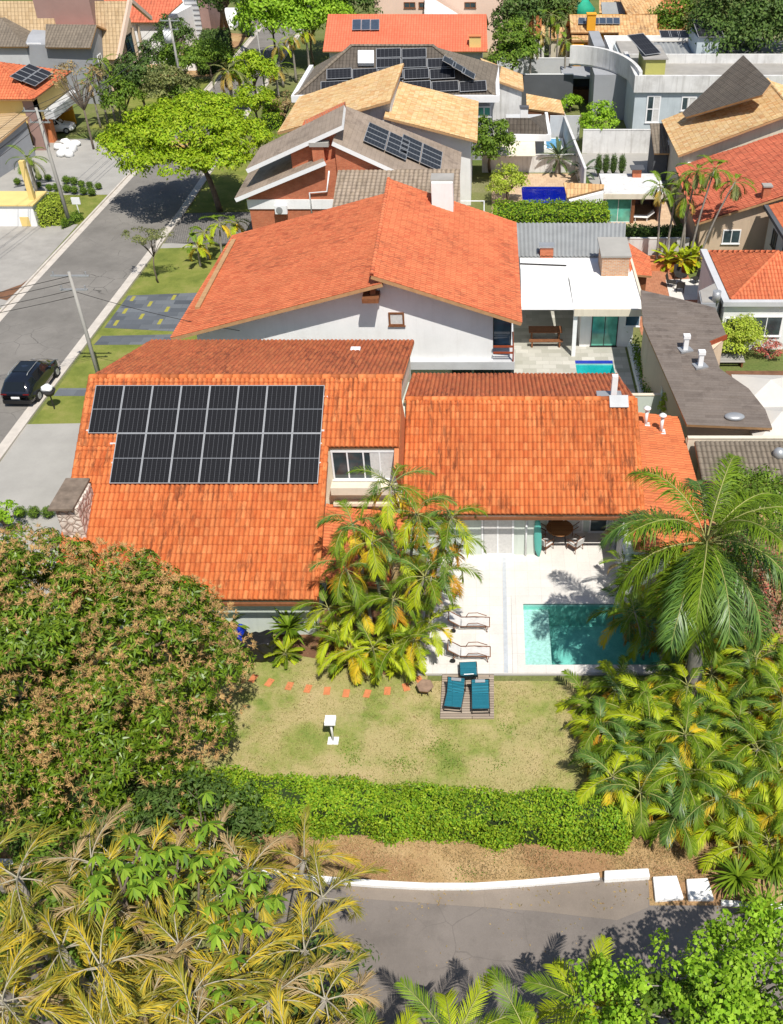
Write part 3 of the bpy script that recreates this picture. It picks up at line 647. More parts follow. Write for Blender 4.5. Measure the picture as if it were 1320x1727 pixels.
KR = [(-27.3, 30), (-26.97, 48.2), (-26.5, 64), (-26.1, 79.6), (-26.2, 100), (-26.7, 135), (-27, 200)]
KL = [(-34.0, 30), (-34.1, 61), (-33.5, 90), (-33.3, 100), (-33.2, 135), (-33.6, 200)]
gutter('gutter', KR, .55, 'kerb', 3); gutter('gutter', KL[::-1], .5, 'kerb', 3)
kerb('kerb', [(x + .08, y) for x, y in KR]); kerb('kerb', [(x - .08, y) for x, y in KL])
mh = NT('worn_yellow_paint'); mh.set(mh.mix(mh.ramp(mh.noise(1.6, 6, .7), [(.42, 0.), (.56, 1.)]), (.27, .22, .15), (.62, .38, .07)), .85); M['hump'] = mh.m
mb = MB(); mb.add([(-33.2, 95.5, .012), (-26.3, 95.5, .012), (-26.3, 97, .07), (-33.2, 97, .07), (-26.3, 99, .07), (-33.2, 99, .07), (-26.3, 100.5, .012), (-33.2, 100.5, .012)], [[0, 1, 2, 3], [3, 2, 4, 5], [5, 4, 6, 7]])
tag(mb.build('speed_hump', M['hump']), kind='structure')
lowk = [tuple(P(a, b)[:2]) for a, b in ((420, 1470), (500, 1480), (560, 1487), (640, 1493), (720, 1497), (800, 1497), (880, 1492), (960, 1485), (1010, 1480))]
LK = [(-30, lowk[0][1] + .6), (-14, lowk[0][1] + .25)] + lowk
roadpts = [(-30, 4), (30, 4), (30, 17.2), (9, 17.3)] + [tuple(P(a, b)[:2]) for a, b in ((1205, 1527), (1095, 1527), (1093, 1482))] + lowk[::-1] + [(-14, lowk[0][1] + .25), (-30, lowk[0][1] + .6)]
sheet('lower_road', roadpts, 'road2', 2)
gp = [tuple(P(a, b)[:2]) for a, b in ((560, 1492), (640, 1499), (800, 1503), (960, 1491), (1093, 1482), (1093, 1530), (1040, 1552), (900, 1536), (740, 1525), (600, 1515))]
sheet('gutter_strip', gp, 'gutter', 3)
kerb('white_kerb', LK, .20, .16, 'white_kerb')
mb = MB(); q = G((1018, 1474), (1092, 1470), (1095, 1484), (1018, 1489)); mb.prism([(p.x, p.y) for p in q], -.02, .24); tag(mb.build('white_kerb', M['white_kerb'], bevel=.03), kind='structure')
kerb('white_kerb', [tuple(P(a, b)[:2]) for a, b in ((1215, 1524), (1270, 1528), (1330, 1530))] + [(16, 17.1)], .14, .16, 'white_kerb')
# grassed verge, lawn and bed
sheet('verge', [(-30, 19.3), (-30, 21.6), (-10, 21.4), (-3, 20.9), (5, 20.1), (20, 19.7), (30, 19.5), (30, 17.2), (9, 17.3)] + [tuple(P(a, b)[:2]) for a, b in ((1205, 1527), (1095, 1527), (1093, 1482))] + lowk[::-1] + [(-14, lowk[0][1] + .25), (-30, lowk[0][1] + .6)], 'verge', 1)
sheet('lawn', [(-21, 20.8), (14, 19.9), (14, 30.2), (POOL[2] + 1.2, 30.2), (POOL[2] + 1.2, 27.3), (-2.6, 27.3), (-2.6, 30.6), (-21, 30.6)], 'lawn', 2)
sheet('planting_bed', [tuple(P(a, b)[:2]) for a, b in ((540, 1112), (600, 1130), (660, 1140), (703, 1120), (705, 1040), (560, 1020), (470, 1060), (470, 1100))], 'soil', 3)
# terrace round the pool, with coping and drain
sheet_holes('terrace', -2.95, 27.68, 9.2, 37.1, [POOL], 'travertine', .05)
mb = MB(); mb.box(-2.95, 27.6, -.1, 9.2, 27.678, .048); mb.box(-3.03, 27.6, -.1, -2.952, 35.3, .048); tag(mb.build('terrace_edge', M['concl']), kind='structure')
M['coping'] = paving('pale_pool_coping', [(.70, .67, .62), (.75, .71, .67)], (.56, .52, .47), 1.2, 1.2, .008, offs=0.)
x0, y0, x1, y1 = POOL; mb = MB()
mb.box(x0 - .55, 27.70, .0, x1 + .5, y0, .09); mb.box(x0 - .55, y1, .0, x1 + .5, y1 + .55, .09); mb.box(x0 - .55, y0, .0, x0, y1, .088); mb.box(x1, y0, .0, x1 + .5, y1, .088)
tag(mb.build('pool_coping', M['coping'], bevel=.012), kind='structure')
mb = MB(); mb.box(.62, 27.72, .03, .80, 35.2, .056); tag(mb.build('drain_channel', plain('drain_grate', (.50, .53, .56), .5, .12, 6)), kind='structure')
mp = NT('pool_tiles'); mp.set(mp.mix(.5, mp.ramp(mp.noise(.9, 5, .7), [(.3, (.20, .52, .46)), (.7, (.42, .76, .68))]), mp.ramp(mp.noise(16, 2), [(.3, .7), (.7, 1.)]), 'MULTIPLY'), .5); M['ptile'] = mp.m
M['ptileb'] = plain('cobalt_pool_tiles', (.02, .05, .40), .4, .2, 5); M['shelf'] = plain('pebbled_pool_shelf', (.66, .72, .68), .7, .3, 9)
def water(name, c, sc_=1.6, st=.35):
    m = NT(name); m.t.nodes.remove(m.b); tr = m.n('BsdfTransparent'); tr.inputs[0].default_value = (*c, 1); gl = m.n('BsdfGlossy'); gl.inputs['Roughness'].default_value = .04
    fr = m.n('Fresnel'); fr.inputs[0].default_value = 1.33; bp = m.n('Bump'); bp.inputs['Strength'].default_value = st; bp.inputs['Distance'].default_value = .06
    m.l(m.noise(sc_, 3, .5), bp.inputs['Height']); m.l(bp.outputs[0], gl.inputs['Normal']); m.l(bp.outputs[0], fr.inputs['Normal'])
    mx = m.n('MixShader'); m.l(fr.outputs[0], mx.inputs[0]); m.l(tr.outputs[0], mx.inputs[1]); m.l(gl.outputs[0], mx.inputs[2]); m.l(mx.outputs[0], m.out.inputs[0]); return m.m
M['water'] = water('pool_water', (.74, .96, .94), 2.2, .8); M['water2'] = water('turquoise_water', (.25, .85, .95)); M['water3'] = water('blue_water', (.35, .55, .95))
def pool(P4, depth, floor, wat, zt, shelf=None):
    x0, y0, x1, y1 = P4; mb = MB(); e = .0
    vs = [(x0, y0, -depth), (x1, y0, -depth), (x1, y1, -depth), (x0, y1, -depth), (x0, y0, zt), (x1, y0, zt), (x1, y1, zt), (x0, y1, zt)]
    mb.add(vs, [[0, 1, 2, 3], [0, 4, 5, 1], [1, 5, 6, 2], [2, 6, 7, 3], [3, 7, 4, 0]]); tag(mb.build('pool_basin', M[floor]), kind='structure')
    mb = MB(); mb.add([(x0 + .002, y0 + .002, -.09), (x1 - .002, y0 + .002, -.09), (x1 - .002, y1 - .002, -.09), (x0 + .002, y1 - .002, -.09)], [[0, 1, 2, 3]]); tag(mb.build('pool_water', M[wat]), kind='structure')
    if shelf:
        mb = MB(); mb.box(x0 + .003, y0 + .003, -depth + .003, x0 + shelf, y1 - .003, -.30); tag(mb.build('pool_shelf', M['shelf']), kind='structure')
pool(POOL, 1.35, 'ptile', 'water', .045, 1.15)
pool(POOL2, 1.2, 'ptile', 'water2', 0.)
pool(POOL3, 1.2, 'ptileb', 'water3', 0.)
# strips along the street
sheet('grass_strip', [(-26.9, 30), (-26.6, 48), (-26.2, 64), (-25.9, 76), (-18.5, 76), (-17.3, 62), (-18.5, 47.5), (-18, 30)], 'grass', 1)
sheet('concrete_drive', [(-26.9, 34)] + [(-26.85, 47.0), (-18.3, 47.3), (-17.6, 30), (-27, 30)], 'concl', 3)
sheet('slate_path', G((100, 655), (148, 655), (142, 668), (90, 668)), 'slate', 4)
sheet('slate_path', G((172, 567), (305, 564), (300, 581), (158, 582)), 'slate', 4)
sheet('slate_drive', G((216, 499), (335, 494), (310, 560), (176, 553)), 'slate', 4)
ys_ = plain('yellow_grass_tuft', (.36, .33, .06), .9, .3, 20)
mb = MB()
for a, b in ((224, 504), (211, 525), (196, 545), (253, 513), (239, 534), (293, 502), (282, 522), (270, 543)):
    c = P(a, b); mb.obox(c, .24, .8, .0, .02)
tag(mb.build('grass_joint', ys_), kind='structure')
sheet('cobbled_drive', [(-26.0, 80), (-26.0, 73.6), (-17.6, 73.0), (-17.6, 80.4)], 'cobble', 3)
sheet('path', G((275, 411), (340, 409), (340, 417), (270, 419)), 'concl', 3)
sheet('grass_strip', [(-25.9, 80.2), (-26.0, 93), (-20, 93), (-19.3, 80.6)], 'grass', 2)
sheet('side_drive', [(-34.3, 62), (-34.2, 77.5), (-52, 77.5), (-52, 66), (-40.5, 61.8)], 'conc', 2)
sheet('grass_strip', [(-34.3, 58), (-34.3, 61.9), (-38.8, 66), (-44, 66), (-44, 54)], 'grass', 3)
sheet('soil_bed', G((12, 507), (50, 470), (36, 480), (-20, 500)), 'soil', 4)
sheet('side_drive', [(-33.6, 84.5), (-33.5, 95), (-41, 100.5), (-52, 100), (-52, 84)], 'concl', 2)
sheet('grass_strip', [(-34.0, 77.7), (-33.9, 84.4), (-41, 84.4), (-41, 77.7)], 'grass', 2)
# neighbour patios
sheet_holes('stone_patio', 1.3, 47.6, 8.9, 56.3, [POOL2], 'stonepave', .008)
sheet('wood_floor', [(1.6, 56.32), (9.3, 56.32), (9.3, 62.9), (1.6, 62.9)], 'stonepave', 2)
sheet_holes('sandstone_paving', .2, 79.2, 9.4, 90, [POOL3], 'sandpave', .008)
sheet('brick_patio', [(10.2, 58), (14.9, 58), (14.9, 68.6), (10.2, 68.6)], 'redpave', 2)
sheet('tiled_patio', G((1122, 472), (1195, 470), (1195, 506), (1130, 506)), 'travertine', 4)
sheet('gravel_yard', [(14.9, 40), (24, 40), (24, 53.2), (14.9, 53.2)], 'soil', 2)
sheet('side_passage', [(9.9, 20), (14.6, 20), (14.6, 40), (9.9, 40)], 'verge', 3)
sheet('concrete_yard', [(9.6, 86), (22, 86), (22, 100), (9.6, 100)], 'conc', 2)
# ================================================= THE MAIN HOUSE
h1 = thing('main_house', 'wide orange barrel-tiled house beside the pool terrace, with the stone chimney', 'house', (-5, 38, 0))
s1 = .6
zA = lambda y: 2.74 + s1 * (y - 29.3)
YR = 38.31; ZR = zA(YR); XL = -18.25
zB = lambda y: ZR - .3 * (y - YR)
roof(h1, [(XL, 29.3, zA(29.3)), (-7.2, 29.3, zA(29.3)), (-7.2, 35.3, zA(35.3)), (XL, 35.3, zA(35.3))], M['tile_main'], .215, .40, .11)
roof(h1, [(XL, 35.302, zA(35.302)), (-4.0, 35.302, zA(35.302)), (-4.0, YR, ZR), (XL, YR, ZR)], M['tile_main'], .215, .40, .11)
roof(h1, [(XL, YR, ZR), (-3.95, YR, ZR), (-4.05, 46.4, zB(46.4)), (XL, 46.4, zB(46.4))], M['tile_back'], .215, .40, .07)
ridge(h1, (XL, YR, ZR + .06), (-3.95, YR, ZR + .06), M['tile_main'], .15)
zC = lambda y: 3.1 + s1 * (y - 34.6); YC = 39.67; ZC = zC(YC); zD = lambda y: ZC - .3 * (y - YC)
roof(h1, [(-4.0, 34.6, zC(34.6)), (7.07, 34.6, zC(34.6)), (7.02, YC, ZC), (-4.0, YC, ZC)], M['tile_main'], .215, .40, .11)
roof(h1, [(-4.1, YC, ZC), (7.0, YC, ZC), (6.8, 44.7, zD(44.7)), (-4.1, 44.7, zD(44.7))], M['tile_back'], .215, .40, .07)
ridge(h1, (-4.0, YC, ZC + .06), (6.98, YC, ZC + .06), M['tile_main'], .15)
zE = lambda x: 2.9 - .13 * (x - 6.4)
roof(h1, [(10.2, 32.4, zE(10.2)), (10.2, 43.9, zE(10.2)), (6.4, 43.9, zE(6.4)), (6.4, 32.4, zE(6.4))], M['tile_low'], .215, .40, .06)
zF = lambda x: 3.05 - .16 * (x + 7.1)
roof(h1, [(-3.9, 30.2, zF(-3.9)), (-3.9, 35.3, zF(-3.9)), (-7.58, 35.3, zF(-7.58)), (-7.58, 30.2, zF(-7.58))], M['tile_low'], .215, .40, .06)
# verge tiles running down the gable edge, gutters
ridge(h1, (XL + .05, 29.4, zA(29.4) + .05), (XL + .05, YR, ZR + .05), M['tile_main'], .12, 'verge_tiles')
ridge(h1, (-7.25, 29.4, zA(29.4) + .05), (-7.25, 35.3, zA(35.3) + .05), M['tile_main'], .12, 'verge_tiles')
ridge(h1, (7.02, 34.65, zC(34.65) + .05), (7.0, YC, ZC + .05), M['tile_main'], .12, 'verge_tiles')
mb = MB(); mb.beam((-7.3, 29.5, zA(29.5) - .5), (-7.3, 35.2, zA(35.2) - .5), .1, .75); mb.build('verge_board', M['woodred'], h1)
mb = MB(); mb.beam((-4.12, 35.2, zA(35.2) - 1.65), (-4.12, YR, ZR - 1.65), .2, 2.7); mb.build('gable_cladding', M['orange_brick'], h1)
mb = MB(); mb.beam((XL, 29.22, zA(29.3) - .14), (-7.2, 29.22, zA(29.3) - .14), .12, .13); mb.build('gutter', M['wood'], h1)
mb = MB(); mb.beam((-4, 34.52, zC(34.6) - .14), (7.07, 34.52, zC(34.6) - .14), .12, .13); mb.build('gutter', M['wood'], h1)
topL = lambda x, y: min(zA(y), zB(y)) - .2
walls(h1, [(-17.5, 30), (-7.6, 30), (-7.6, 45.6), (-17.5, 45.6)], topL, M['greygreen'])
walls(h1, [(-7.6, 35.45), (-4.25, 35.45), (-4.25, 45.6), (-7.6, 45.6)], topL, M['cream'])
topR = lambda x, y: min(zC(y), zD(y)) - .2
walls(h1, [(-4.25, 35.34), (2.2, 35.34), (2.2, 43.8), (-4.25, 43.8)], topR, M['greygreen'])
walls(h1, [(2.2, 37.1), (6.6, 37.1), (6.6, 43.8), (2.2, 43.8)], topR, M['greygreen'])
walls(h1, [(6.1, 32.7), (9.6, 32.7), (9.6, 43.4), (6.62, 43.4), (6.62, 37.1), (6.1, 37.1)], lambda x, y: min(zE(x) - .2, 2.75), M['greygreen'])
# windows and doors of the main house
window(h1, (-7.1, 35.44, 4.5), (1, 0, 0), 2.9, 1.6, 4, 1, t=.08, curtain=.6)
mb = MB(); mb.box(-7.2, 34.9, 4.0, -4.2, 35.44, 4.4); mb.box(-7.2, 35.1, 3.2, -4.2, 35.43, 3.35); mb.build('ledge', M['cream'], h1)
window(h1, (-.38, 35.33, .06), (1, 0, 0), 1.55, 2.35, 2, 1, t=.1, name='sliding_door', curtain=.08)
window(h1, (2.85, 37.09, .06), (1, 0, 0), .85, 2.2, 1, 1, t=.06, name='door', gm='black')
window(h1, (3.85, 37.09, .06), (1, 0, 0), .8, 2.2, 1, 1, t=.07, name='door', curtain=.1)
window(h1, (4.95, 37.09, .06), (1, 0, 0), .9, 2.2, 1, 1, t=.07, name='door', gm='glass')
window(h1, (6.09, 36.9, .06), (0, -1, 0), 4.0, 2.3, 4, 1, t=.09, name='sliding_door', out=(-1, 0, 0), curtain=.5)
mb = MB(); mb.box(-.45, 35.2, 2.42, 1.25, 35.335, 2.62); mb.build('shutter_box', M['metalw'], h1)
mb = MB(); mb.tube([(1.75, 35.26, .05), (1.75, 35.26, 2.9)], .05, 8); mb.build('downpipe', M['metalw'], h1); mb = MB(); mb.tube([(-7.45, 29.9, 0), (-7.45, 29.9, 2.5)], .05, 8); mb.build('downpipe', M['metalw'], h1)
# stone chimney body with slab (part of the house)
st = NT('rough_white_stone'); vo = st.n('TexVoronoi', feature='DISTANCE_TO_EDGE'); vo.inputs['Scale'].default_value = 3.4; st.l(st.pos(), vo.inputs['Vector'])
vc = st.n('TexVoronoi'); vc.inputs['Scale'].default_value = 3.4; st.l(st.pos(), vc.inputs['Vector'])
sc_col = st.ramp(vc.outputs['Distance'], [(.0, (.80, .74, .66)), (.5, (.66, .56, .48)), (.9, (.45, .33, .27))]); st.set(st.mix(st.ramp(vo.outputs['Distance'], [(.02, 1.), (.07, 0.)]), sc_col, (.28, .22, .18)), .9)
st.bump(vo.outputs['Distance'], 1., .08); M['stone'] = st.m
mb = MB(); mb.box(-18.15, 31.6, 0, -17.2, 33.4, 5.8); ch = mb.build('chimney', M['stone'], h1, bevel=.04)
mb = MB(); mb.box(-18.32, 31.4, 5.8, -17.28, 33.6, 5.93); mb.build('chimney_slab', plain('mossy_slab', (.22, .17, .13), .95, .35, 2, bump=.5), ch, bevel=.02)
# vents and flue on the low wing and ridge
def vent(x, y, z, h, label, r=.09):
    t = thing('roof_vent', label, 'vent pipe', (x, y, z), 'white vent pipes on the low tiled roof')
    mb = MB(); mb.obox((x, y), .45, .45, z - .05, z + .06); mb.build('flashing', M['metalw'], t)
    mb = MB(); mb.cyl((x, y), r, z, z + h, 12); mb.build('pipe', M['metalw'], t)
    mb = MB(); mb.tube([(x, y, z + h + .06), (x, y, z + h + .12), (x, y, z + h + .22)], [.2, .2, .05], 12); mb.build('cap', M['metalw'], t)
plE = Plane(V((6.4, 32, zE(6.4))), V((10, 32, zE(10))), V((6.4, 40, zE(6.4))))
a = plE.p(1088, 717); vent(a.x, a.y, a.z, .95, 'white capped vent pipe on the low orange roof, the one nearer the big roof edge')
a = plE.p(1114, 729); vent(a.x, a.y, a.z, .95, 'white capped vent pipe on the low orange roof, the one farther from the big roof')
t = thing('flue', 'square white flue rising at the ridge end of the right-hand orange roof', 'flue', (6.0, YC + .35, ZC - .2))
mb = MB(); mb.obox((6.0, YC + .35), .28, .28, ZC - .3, ZC + 1.15); mb.build('stack', M['metalw'], t, bevel=.01)
mb = MB(); mb.slab([V((5.75, YC - .55, zC(YC - .55) + .26)), V((6.65, YC - .55, zC(YC - .55) + .26)), V((6.65, YC, ZC + .27)), V((5.75, YC, ZC + .27))], .04); mb.obox((5.8, YC + .45), 1.2, .6, ZC - .2, ZC + .06); mb.build('flashing', M['metalg'], t)
mb = MB(); mb.obox(PY(599, 585, 44), .5, .35, zB(44) - .02, zB(44) + .16); tag(mb.build('roof_vent', M['metalw'], bevel=.02), 'small white box on the dark weathered back slope of the orange roof', 'vent box')
# solar array on the main roof
nA = Plane(V((0, 29.3, zA(29.3))), V((1, 29.3, zA(29.3))), V((0, 38, zA(38)))); off = nA.n * .19
plS = Plane(nA.a + off, nA.a + off + V((1, 0, 0)), nA.a + off + V((0, 5, 5 * s1)))
array(plS, plS.p(162, 650), 1.285, 2.40, [(0, 8), (1, 7)], M['cells'], 'solar_module',
      lambda r, c, n: f'black solar panel, {ORD[c]} from the left in the {"eight-panel upper" if r == 0 else "seven-panel lower"} row on the orange roof', 'solar panels on the main orange roof', .012, 0.)
for k, (yy, xa, xb) in enumerate(((37.35, -18.05, -7.3), (35.9, -18.15, -7.35), (35.35, -17.0, -7.4), (34.55, -16.8, -7.4))):
    mb = MB(); z_ = zA(yy) + .16; mb.beam((xa + .2, yy, z_), (xb, yy, z_), .05, .06)
    tag(mb.build('mounting_rail', M['metalw']), 'white metal rail ' + ['under the top edge of the upper solar row', 'under the bottom edge of the upper solar row', 'just under the top edge of the lower solar row', 'across the middle of the lower solar row'][k], 'rail', 'rails under the solar panels')
# ================================================= TERRACE AND GARDEN THINGS
def chaise_proto():
    t = thing('sun_lounger', '', 'sun lounger', (0, 0, 0), 'white sling loungers on the terrace')   # head end at -x
    fr = MB()
    for s_ in (-.3, .3):
        fr.tube([(-.28, s_, .34), (.3, s_, .37), (.98, s_, .33)], .022, 6); fr.tube([(-.28, s_, .34), (-.82, s_, .74)], .022, 6)
        fr.tube([(-.05, s_ * 1.08, .36), (.05, s_ * 1.08, .56), (.45, s_ * 1.08, .58), (.85, s_ * 1.08, .40)], .018, 6)
    fr.tube([(.98, -.3, .33), (.98, .3, .33)], .02, 6); fr.tube([(-.82, -.3, .74), (-.82, .3, .74)], .02, 6); fr.tube([(-.6, -.3, .12), (-.6, .3, .12)], .015, 6)
    fr.build('frame', M['wood'], t)
    for x in (.8, -.5):
        for s_ in (-.3, .3):
            m = MB(); m.tube([(x, s_, .35), (x - .14 if x < 0 else x + .08, s_ * 1.05, .02 if x > 0 else .12)], .02, 6); m.build('leg', M['wood'], t)
    for s_ in (-.33, .33):
        m = MB(); m.tube([(-.62, s_ - .02, .12), (-.62, s_ + .02, .12)], .12, 14); m.build('wheel', M['rubber'], t)
    m = MB(); m.slab([V((-.26, -.25, .35)), V((.93, -.25, .345)), V((.93, .25, .345)), V((-.26, .25, .35))], .015); m.build('seat', M['curtain'], t)
    m = MB(); m.slab([V((-.78, -.25, .72)), V((-.29, -.25, .355)), V((-.29, .25, .355)), V((-.78, .25, .72))], .015); m.build('backrest', M['curtain'], t)
    return t
ch_ = chaise_proto(); p = P(788, 1108, .05); ch_.location = (p.x, p.y, .05); ch_['label'] = 'white sling lounger on the terrace, the one nearer the lawn edge'
c2 = copy_tree(ch_); p = P(788, 1058, .05); c2.location = (p.x, p.y, .05); c2['label'] = 'white sling lounger half under the palm fronds, farther from the lawn'
M['teal'] = paving('teal_cord', [(.01, .19, .28), (.03, .26, .36)], (.005, .05, .06), 3, .035, .008)
def cord_chair(px, py, a, label, k=1.):
    t = thing('cord_chair', label, 'garden chair', (0, 0, 0), 'teal cord chairs on the wooden platform')
    fr = MB()
    for s_ in (-.36, .36):
        fr.tube([(s_, -.62, .0), (s_, -.62, .30), (s_, .18, .26), (s_, .52, .78), (s_, .50, .0)], .017, 6)
    for y, z in ((-.62, .30), (.18, .26), (.52, .78), (.50, .12), (-.62, .06)): fr.tube([(-.36, y, z), (.36, y, z)], .017, 6)
    fr.build('frame', M['metald'], t)
    m = MB(); m.slab([V((-.34, -.62, .315)), V((.34, -.62, .315)), V((.34, .18, .275)), V((-.34, .18, .275))], .03); m.build('seat', M['teal'], t)
    m = MB(); m.slab([V((-.34, .17, .285)), V((.34, .17, .285)), V((.34, .52, .79)), V((-.34, .52, .79))], .03); m.build('backrest', M['teal'], t)
    m = MB(); m.slab([V((-.2, .42, .70)), V((.2, .42, .70)), V((.2, .49, .80)), V((-.2, .49, .80))], .05); m.build('head_pad', M['metalg'], t)
    p = P(px, py, .12); t.location = (p.x, p.y, .10); t.rotation_euler = (0, 0, a); return t
mb = MB(); mb.box(-1.98, 25.27, 0, .19, 27.60, .1); 
tag(mb.build('wooden_platform', M['deck'], bevel=.01), 'square weathered timber platform on the lawn under the teal chairs', 'platform')
cord_chair(767, 1180, -.12, 'teal cord chair at the front left of the platform, nearest the fire pit')
cord_chair(810, 1183, .03, 'teal cord chair at the front right of the platform')
cord_chair(790, 1143, 3.2, 'teal cord chair set behind the other two, against the terrace edge')
# hexagonal fire pit, stepping stones, bird table
p = P(717, 1167); t = thing('fire_pit', 'hexagonal brown fire pit with a lid on the lawn', 'fire pit', p)
for i in range(6):
    mb = MB(); a = i * math.pi / 3; mb.tube([(p.x + .26 * math.cos(a), p.y + .26 * math.sin(a), 0), (p.x + .22 * math.cos(a), p.y + .22 * math.sin(a), .28)], .02, 6); mb.build('leg', M['metald'], t)
mb = MB(); mb.tube([(p.x, p.y, .2), (p.x, p.y, .38)], [.26, .36], 6, smooth=False); mb.build('bowl', M['wood'], t)
mb = MB(); mb.tube([(p.x, p.y, .385), (p.x, p.y, .43)], [.37, .35], 6, smooth=False); mb.build('lid', plain('brown_stone_lid', (.30, .20, .14), .8, .25, 5), t)
for i, (a, b) in enumerate(((147, 362), (207, 377), (281, 390), (350, 400), (421, 408), (492, 417), (570, 418), (645, 408), (714, 394), (763, 368))):
    c = P(360 + a / 2.2, 980 + b / 2.2); mb = MB(); mb.obox(c, .27, .42, -.02, .035, random.uniform(-.2, .2) - .25 * (i < 3) + .5 * (i > 7))
    tag(mb.build('stepping_stone', M['orange_brick'], bevel=.008), f'terracotta stepping stone, {ORD[i]} from the mango tree shade towards the fire pit', 'stepping stone', 'stepping stones across the lawn')
p = P(562, 1250); t = thing('bird_table', 'white post with a square tray standing alone on the lawn', 'bird table', p)
mb = MB(); mb.obox(p, .42, .36, 0, .05); mb.build('foot', M['metalw'], t); mb = MB(); mb.cyl(p, .045, .05, 1.15, 10); mb.build('post', M['metalw'], t)
mb = MB(); mb.obox(p, .42, .36, 1.15, 1.2); mb.obox((p.x, p.y + .17), .42, .03, 1.2, 1.34); mb.obox((p.x - .195, p.y), .03, .3, 1.2, 1.28); mb.obox((p.x + .195, p.y), .03, .3, 1.2, 1.28); mb.build('tray', M['metalw'], t)
# covered grill
t = thing('covered_grill', 'grill under a wrinkled black cover against the pale wall', 'grill', P(437, 1112))
bm = bmesh.new(); bmesh.ops.create_cube(bm, size=1); bmesh.ops.subdivide_edges(bm, edges=bm.edges[:], cuts=14, use_grid_fill=True)
for v_ in bm.verts:
    x, y, z = v_.co; q = .5 + z; f = 1 - .12 * q
    wr = .035 * math.sin(x * 17 + z * 6) + .03 * math.sin(z * 14 + y * 9 + x * 7) + .012 * random.random()
    v_.co = V((x * 1.45 * f + wr, y * .85 * f + wr * .8, q * 1.05 + wr * .6 + .05 * math.sin(x * 3)))
me = bpy.data.meshes.new('cover'); bm.to_mesh(me); bm.free(); me.materials.append(M['black'])
for f_ in me.polygons: f_.use_smooth = True
cv = link('cover', me, t, (0, 0, 0)); cv.location = (0, .2, .05)
mb = MB()
for sx in (-.55, .55):
    for sy in (-.1, .45): mb.cyl((worg(t).x + sx, worg(t).y + sy), .03, 0, .2, 8)
mb.build('leg', M['metald'], t)
p = P(411, 1080); bm = bmesh.new(); bmesh.ops.create_icosphere(bm, subdivisions=3, radius=.5)
for v_ in bm.verts:
    k_ = .8 + .25 * math.sin(v_.co.x * 11 + v_.co.z * 9) + .12 * math.sin(v_.co.y * 17); v_.co = V((v_.co.x * .5 * k_, v_.co.y * .5 * k_, (v_.co.z + .5) * 1.0))
me = bpy.data.meshes.new('blue_tarp'); bm.to_mesh(me); bm.free(); me.materials.append(plain('blue_tarp_cloth', (.01, .04, .45), .4, .2, 4)); o = link('blue_tarp', me, None, (p.x, p.y, 0)); tag(o, 'crumpled blue tarpaulin beside the black grill cover', 'tarpaulin')
# round table and chairs under the roof edge
p = P(943, 915, .05); TC = V((p.x, p.y + .25, .05)); t = thing('round_table', 'round slatted wooden table at the roof edge on the terrace', 'table', TC)
mb = MB(); mb.cyl(TC, .66, .76, .80, 40); mb.build('tabletop', paving('teak_slats', [(.36, .15, .05), (.48, .22, .08)], (.1, .04, .02), 2, .09, .01), t)
for i in range(4):
    a = .78 + i * math.pi / 2; mb = MB(); mb.tube([TC + V((.42 * math.cos(a), .42 * math.sin(a), 0)), TC + V((.30 * math.cos(a), .30 * math.sin(a), .7))], .03, 6); mb.build('leg', M['metald'], t)
def armchair():
    t = thing('armchair', '', 'armchair', (0, 0, 0), 'cushioned chairs round the wooden table'); mb = MB()   # faces +y
    for sx in (-.27, .27): mb.tube([(sx, .26, .5), (sx, .26, .64), (sx, -.26, .66)], .018, 6)
    mb.box(-.27, -.27, .33, .27, .27, .36); mb.tube([(-.27, -.26, .36), (-.27, -.34, .88), (.27, -.34, .88), (.27, -.26, .36)], .018, 6); mb.build('frame', M['wood'], t)
    for sx in (-.26, .26):
        for sy in (-.25, .25): m = MB(); m.tube([(sx, sy, .36), (sx * 1.08, sy * 1.1, 0)], .018, 6); m.build('leg', M['wood'], t)
    m = MB(); m.box(-.25, -.24, .36, .25, .26, .45); m.build('seat_cushion', M['curtain'], t, bevel=.03)
    m = MB(); m.slab([V((-.24, -.26, .45)), V((.24, -.26, .45)), V((.24, -.34, .86)), V((-.24, -.34, .86))], .06); m.build('back_cushion', M['curtain'], t); return t
a0 = None
for i, (dx, dy, lb) in enumerate(((-.72, -.72, 'cushioned armchair in the sun, on the board side of the round table'), (.72, -.75, 'cushioned armchair in the sun, turned slightly at the door side of the round table'), (-.68, .62, 'cushioned armchair in the shade behind the round table, beside the wall end'), (.68, .62, 'cushioned armchair in the shade behind the round table, in front of the doors'))):
    o = a0 = armchair() if a0 is None else a0
    if i: o = copy_tree(a0)
    o.location = (TC.x + dx, TC.y + dy, .05); o.rotation_euler = (0, 0, math.atan2(-dy, -dx) - math.pi / 2); o['label'] = lb
t = MB(); t.tube([(2.38, 35.15, .05), (2.34, 35.2, .5), (2.3, 35.28, 1.3), (2.27, 35.32, 2.1), (2.26, 35.33, 2.35)], [.05, .17, .19, .14, .03], 10)
o = t.build('paddle_board', plain('teal_board', (.10, .42, .36), .4, .1)); o.scale = (1, .4, 1); o.location.y += 0; tag(o, 'slim teal board standing against the wall end by the round table', 'board')
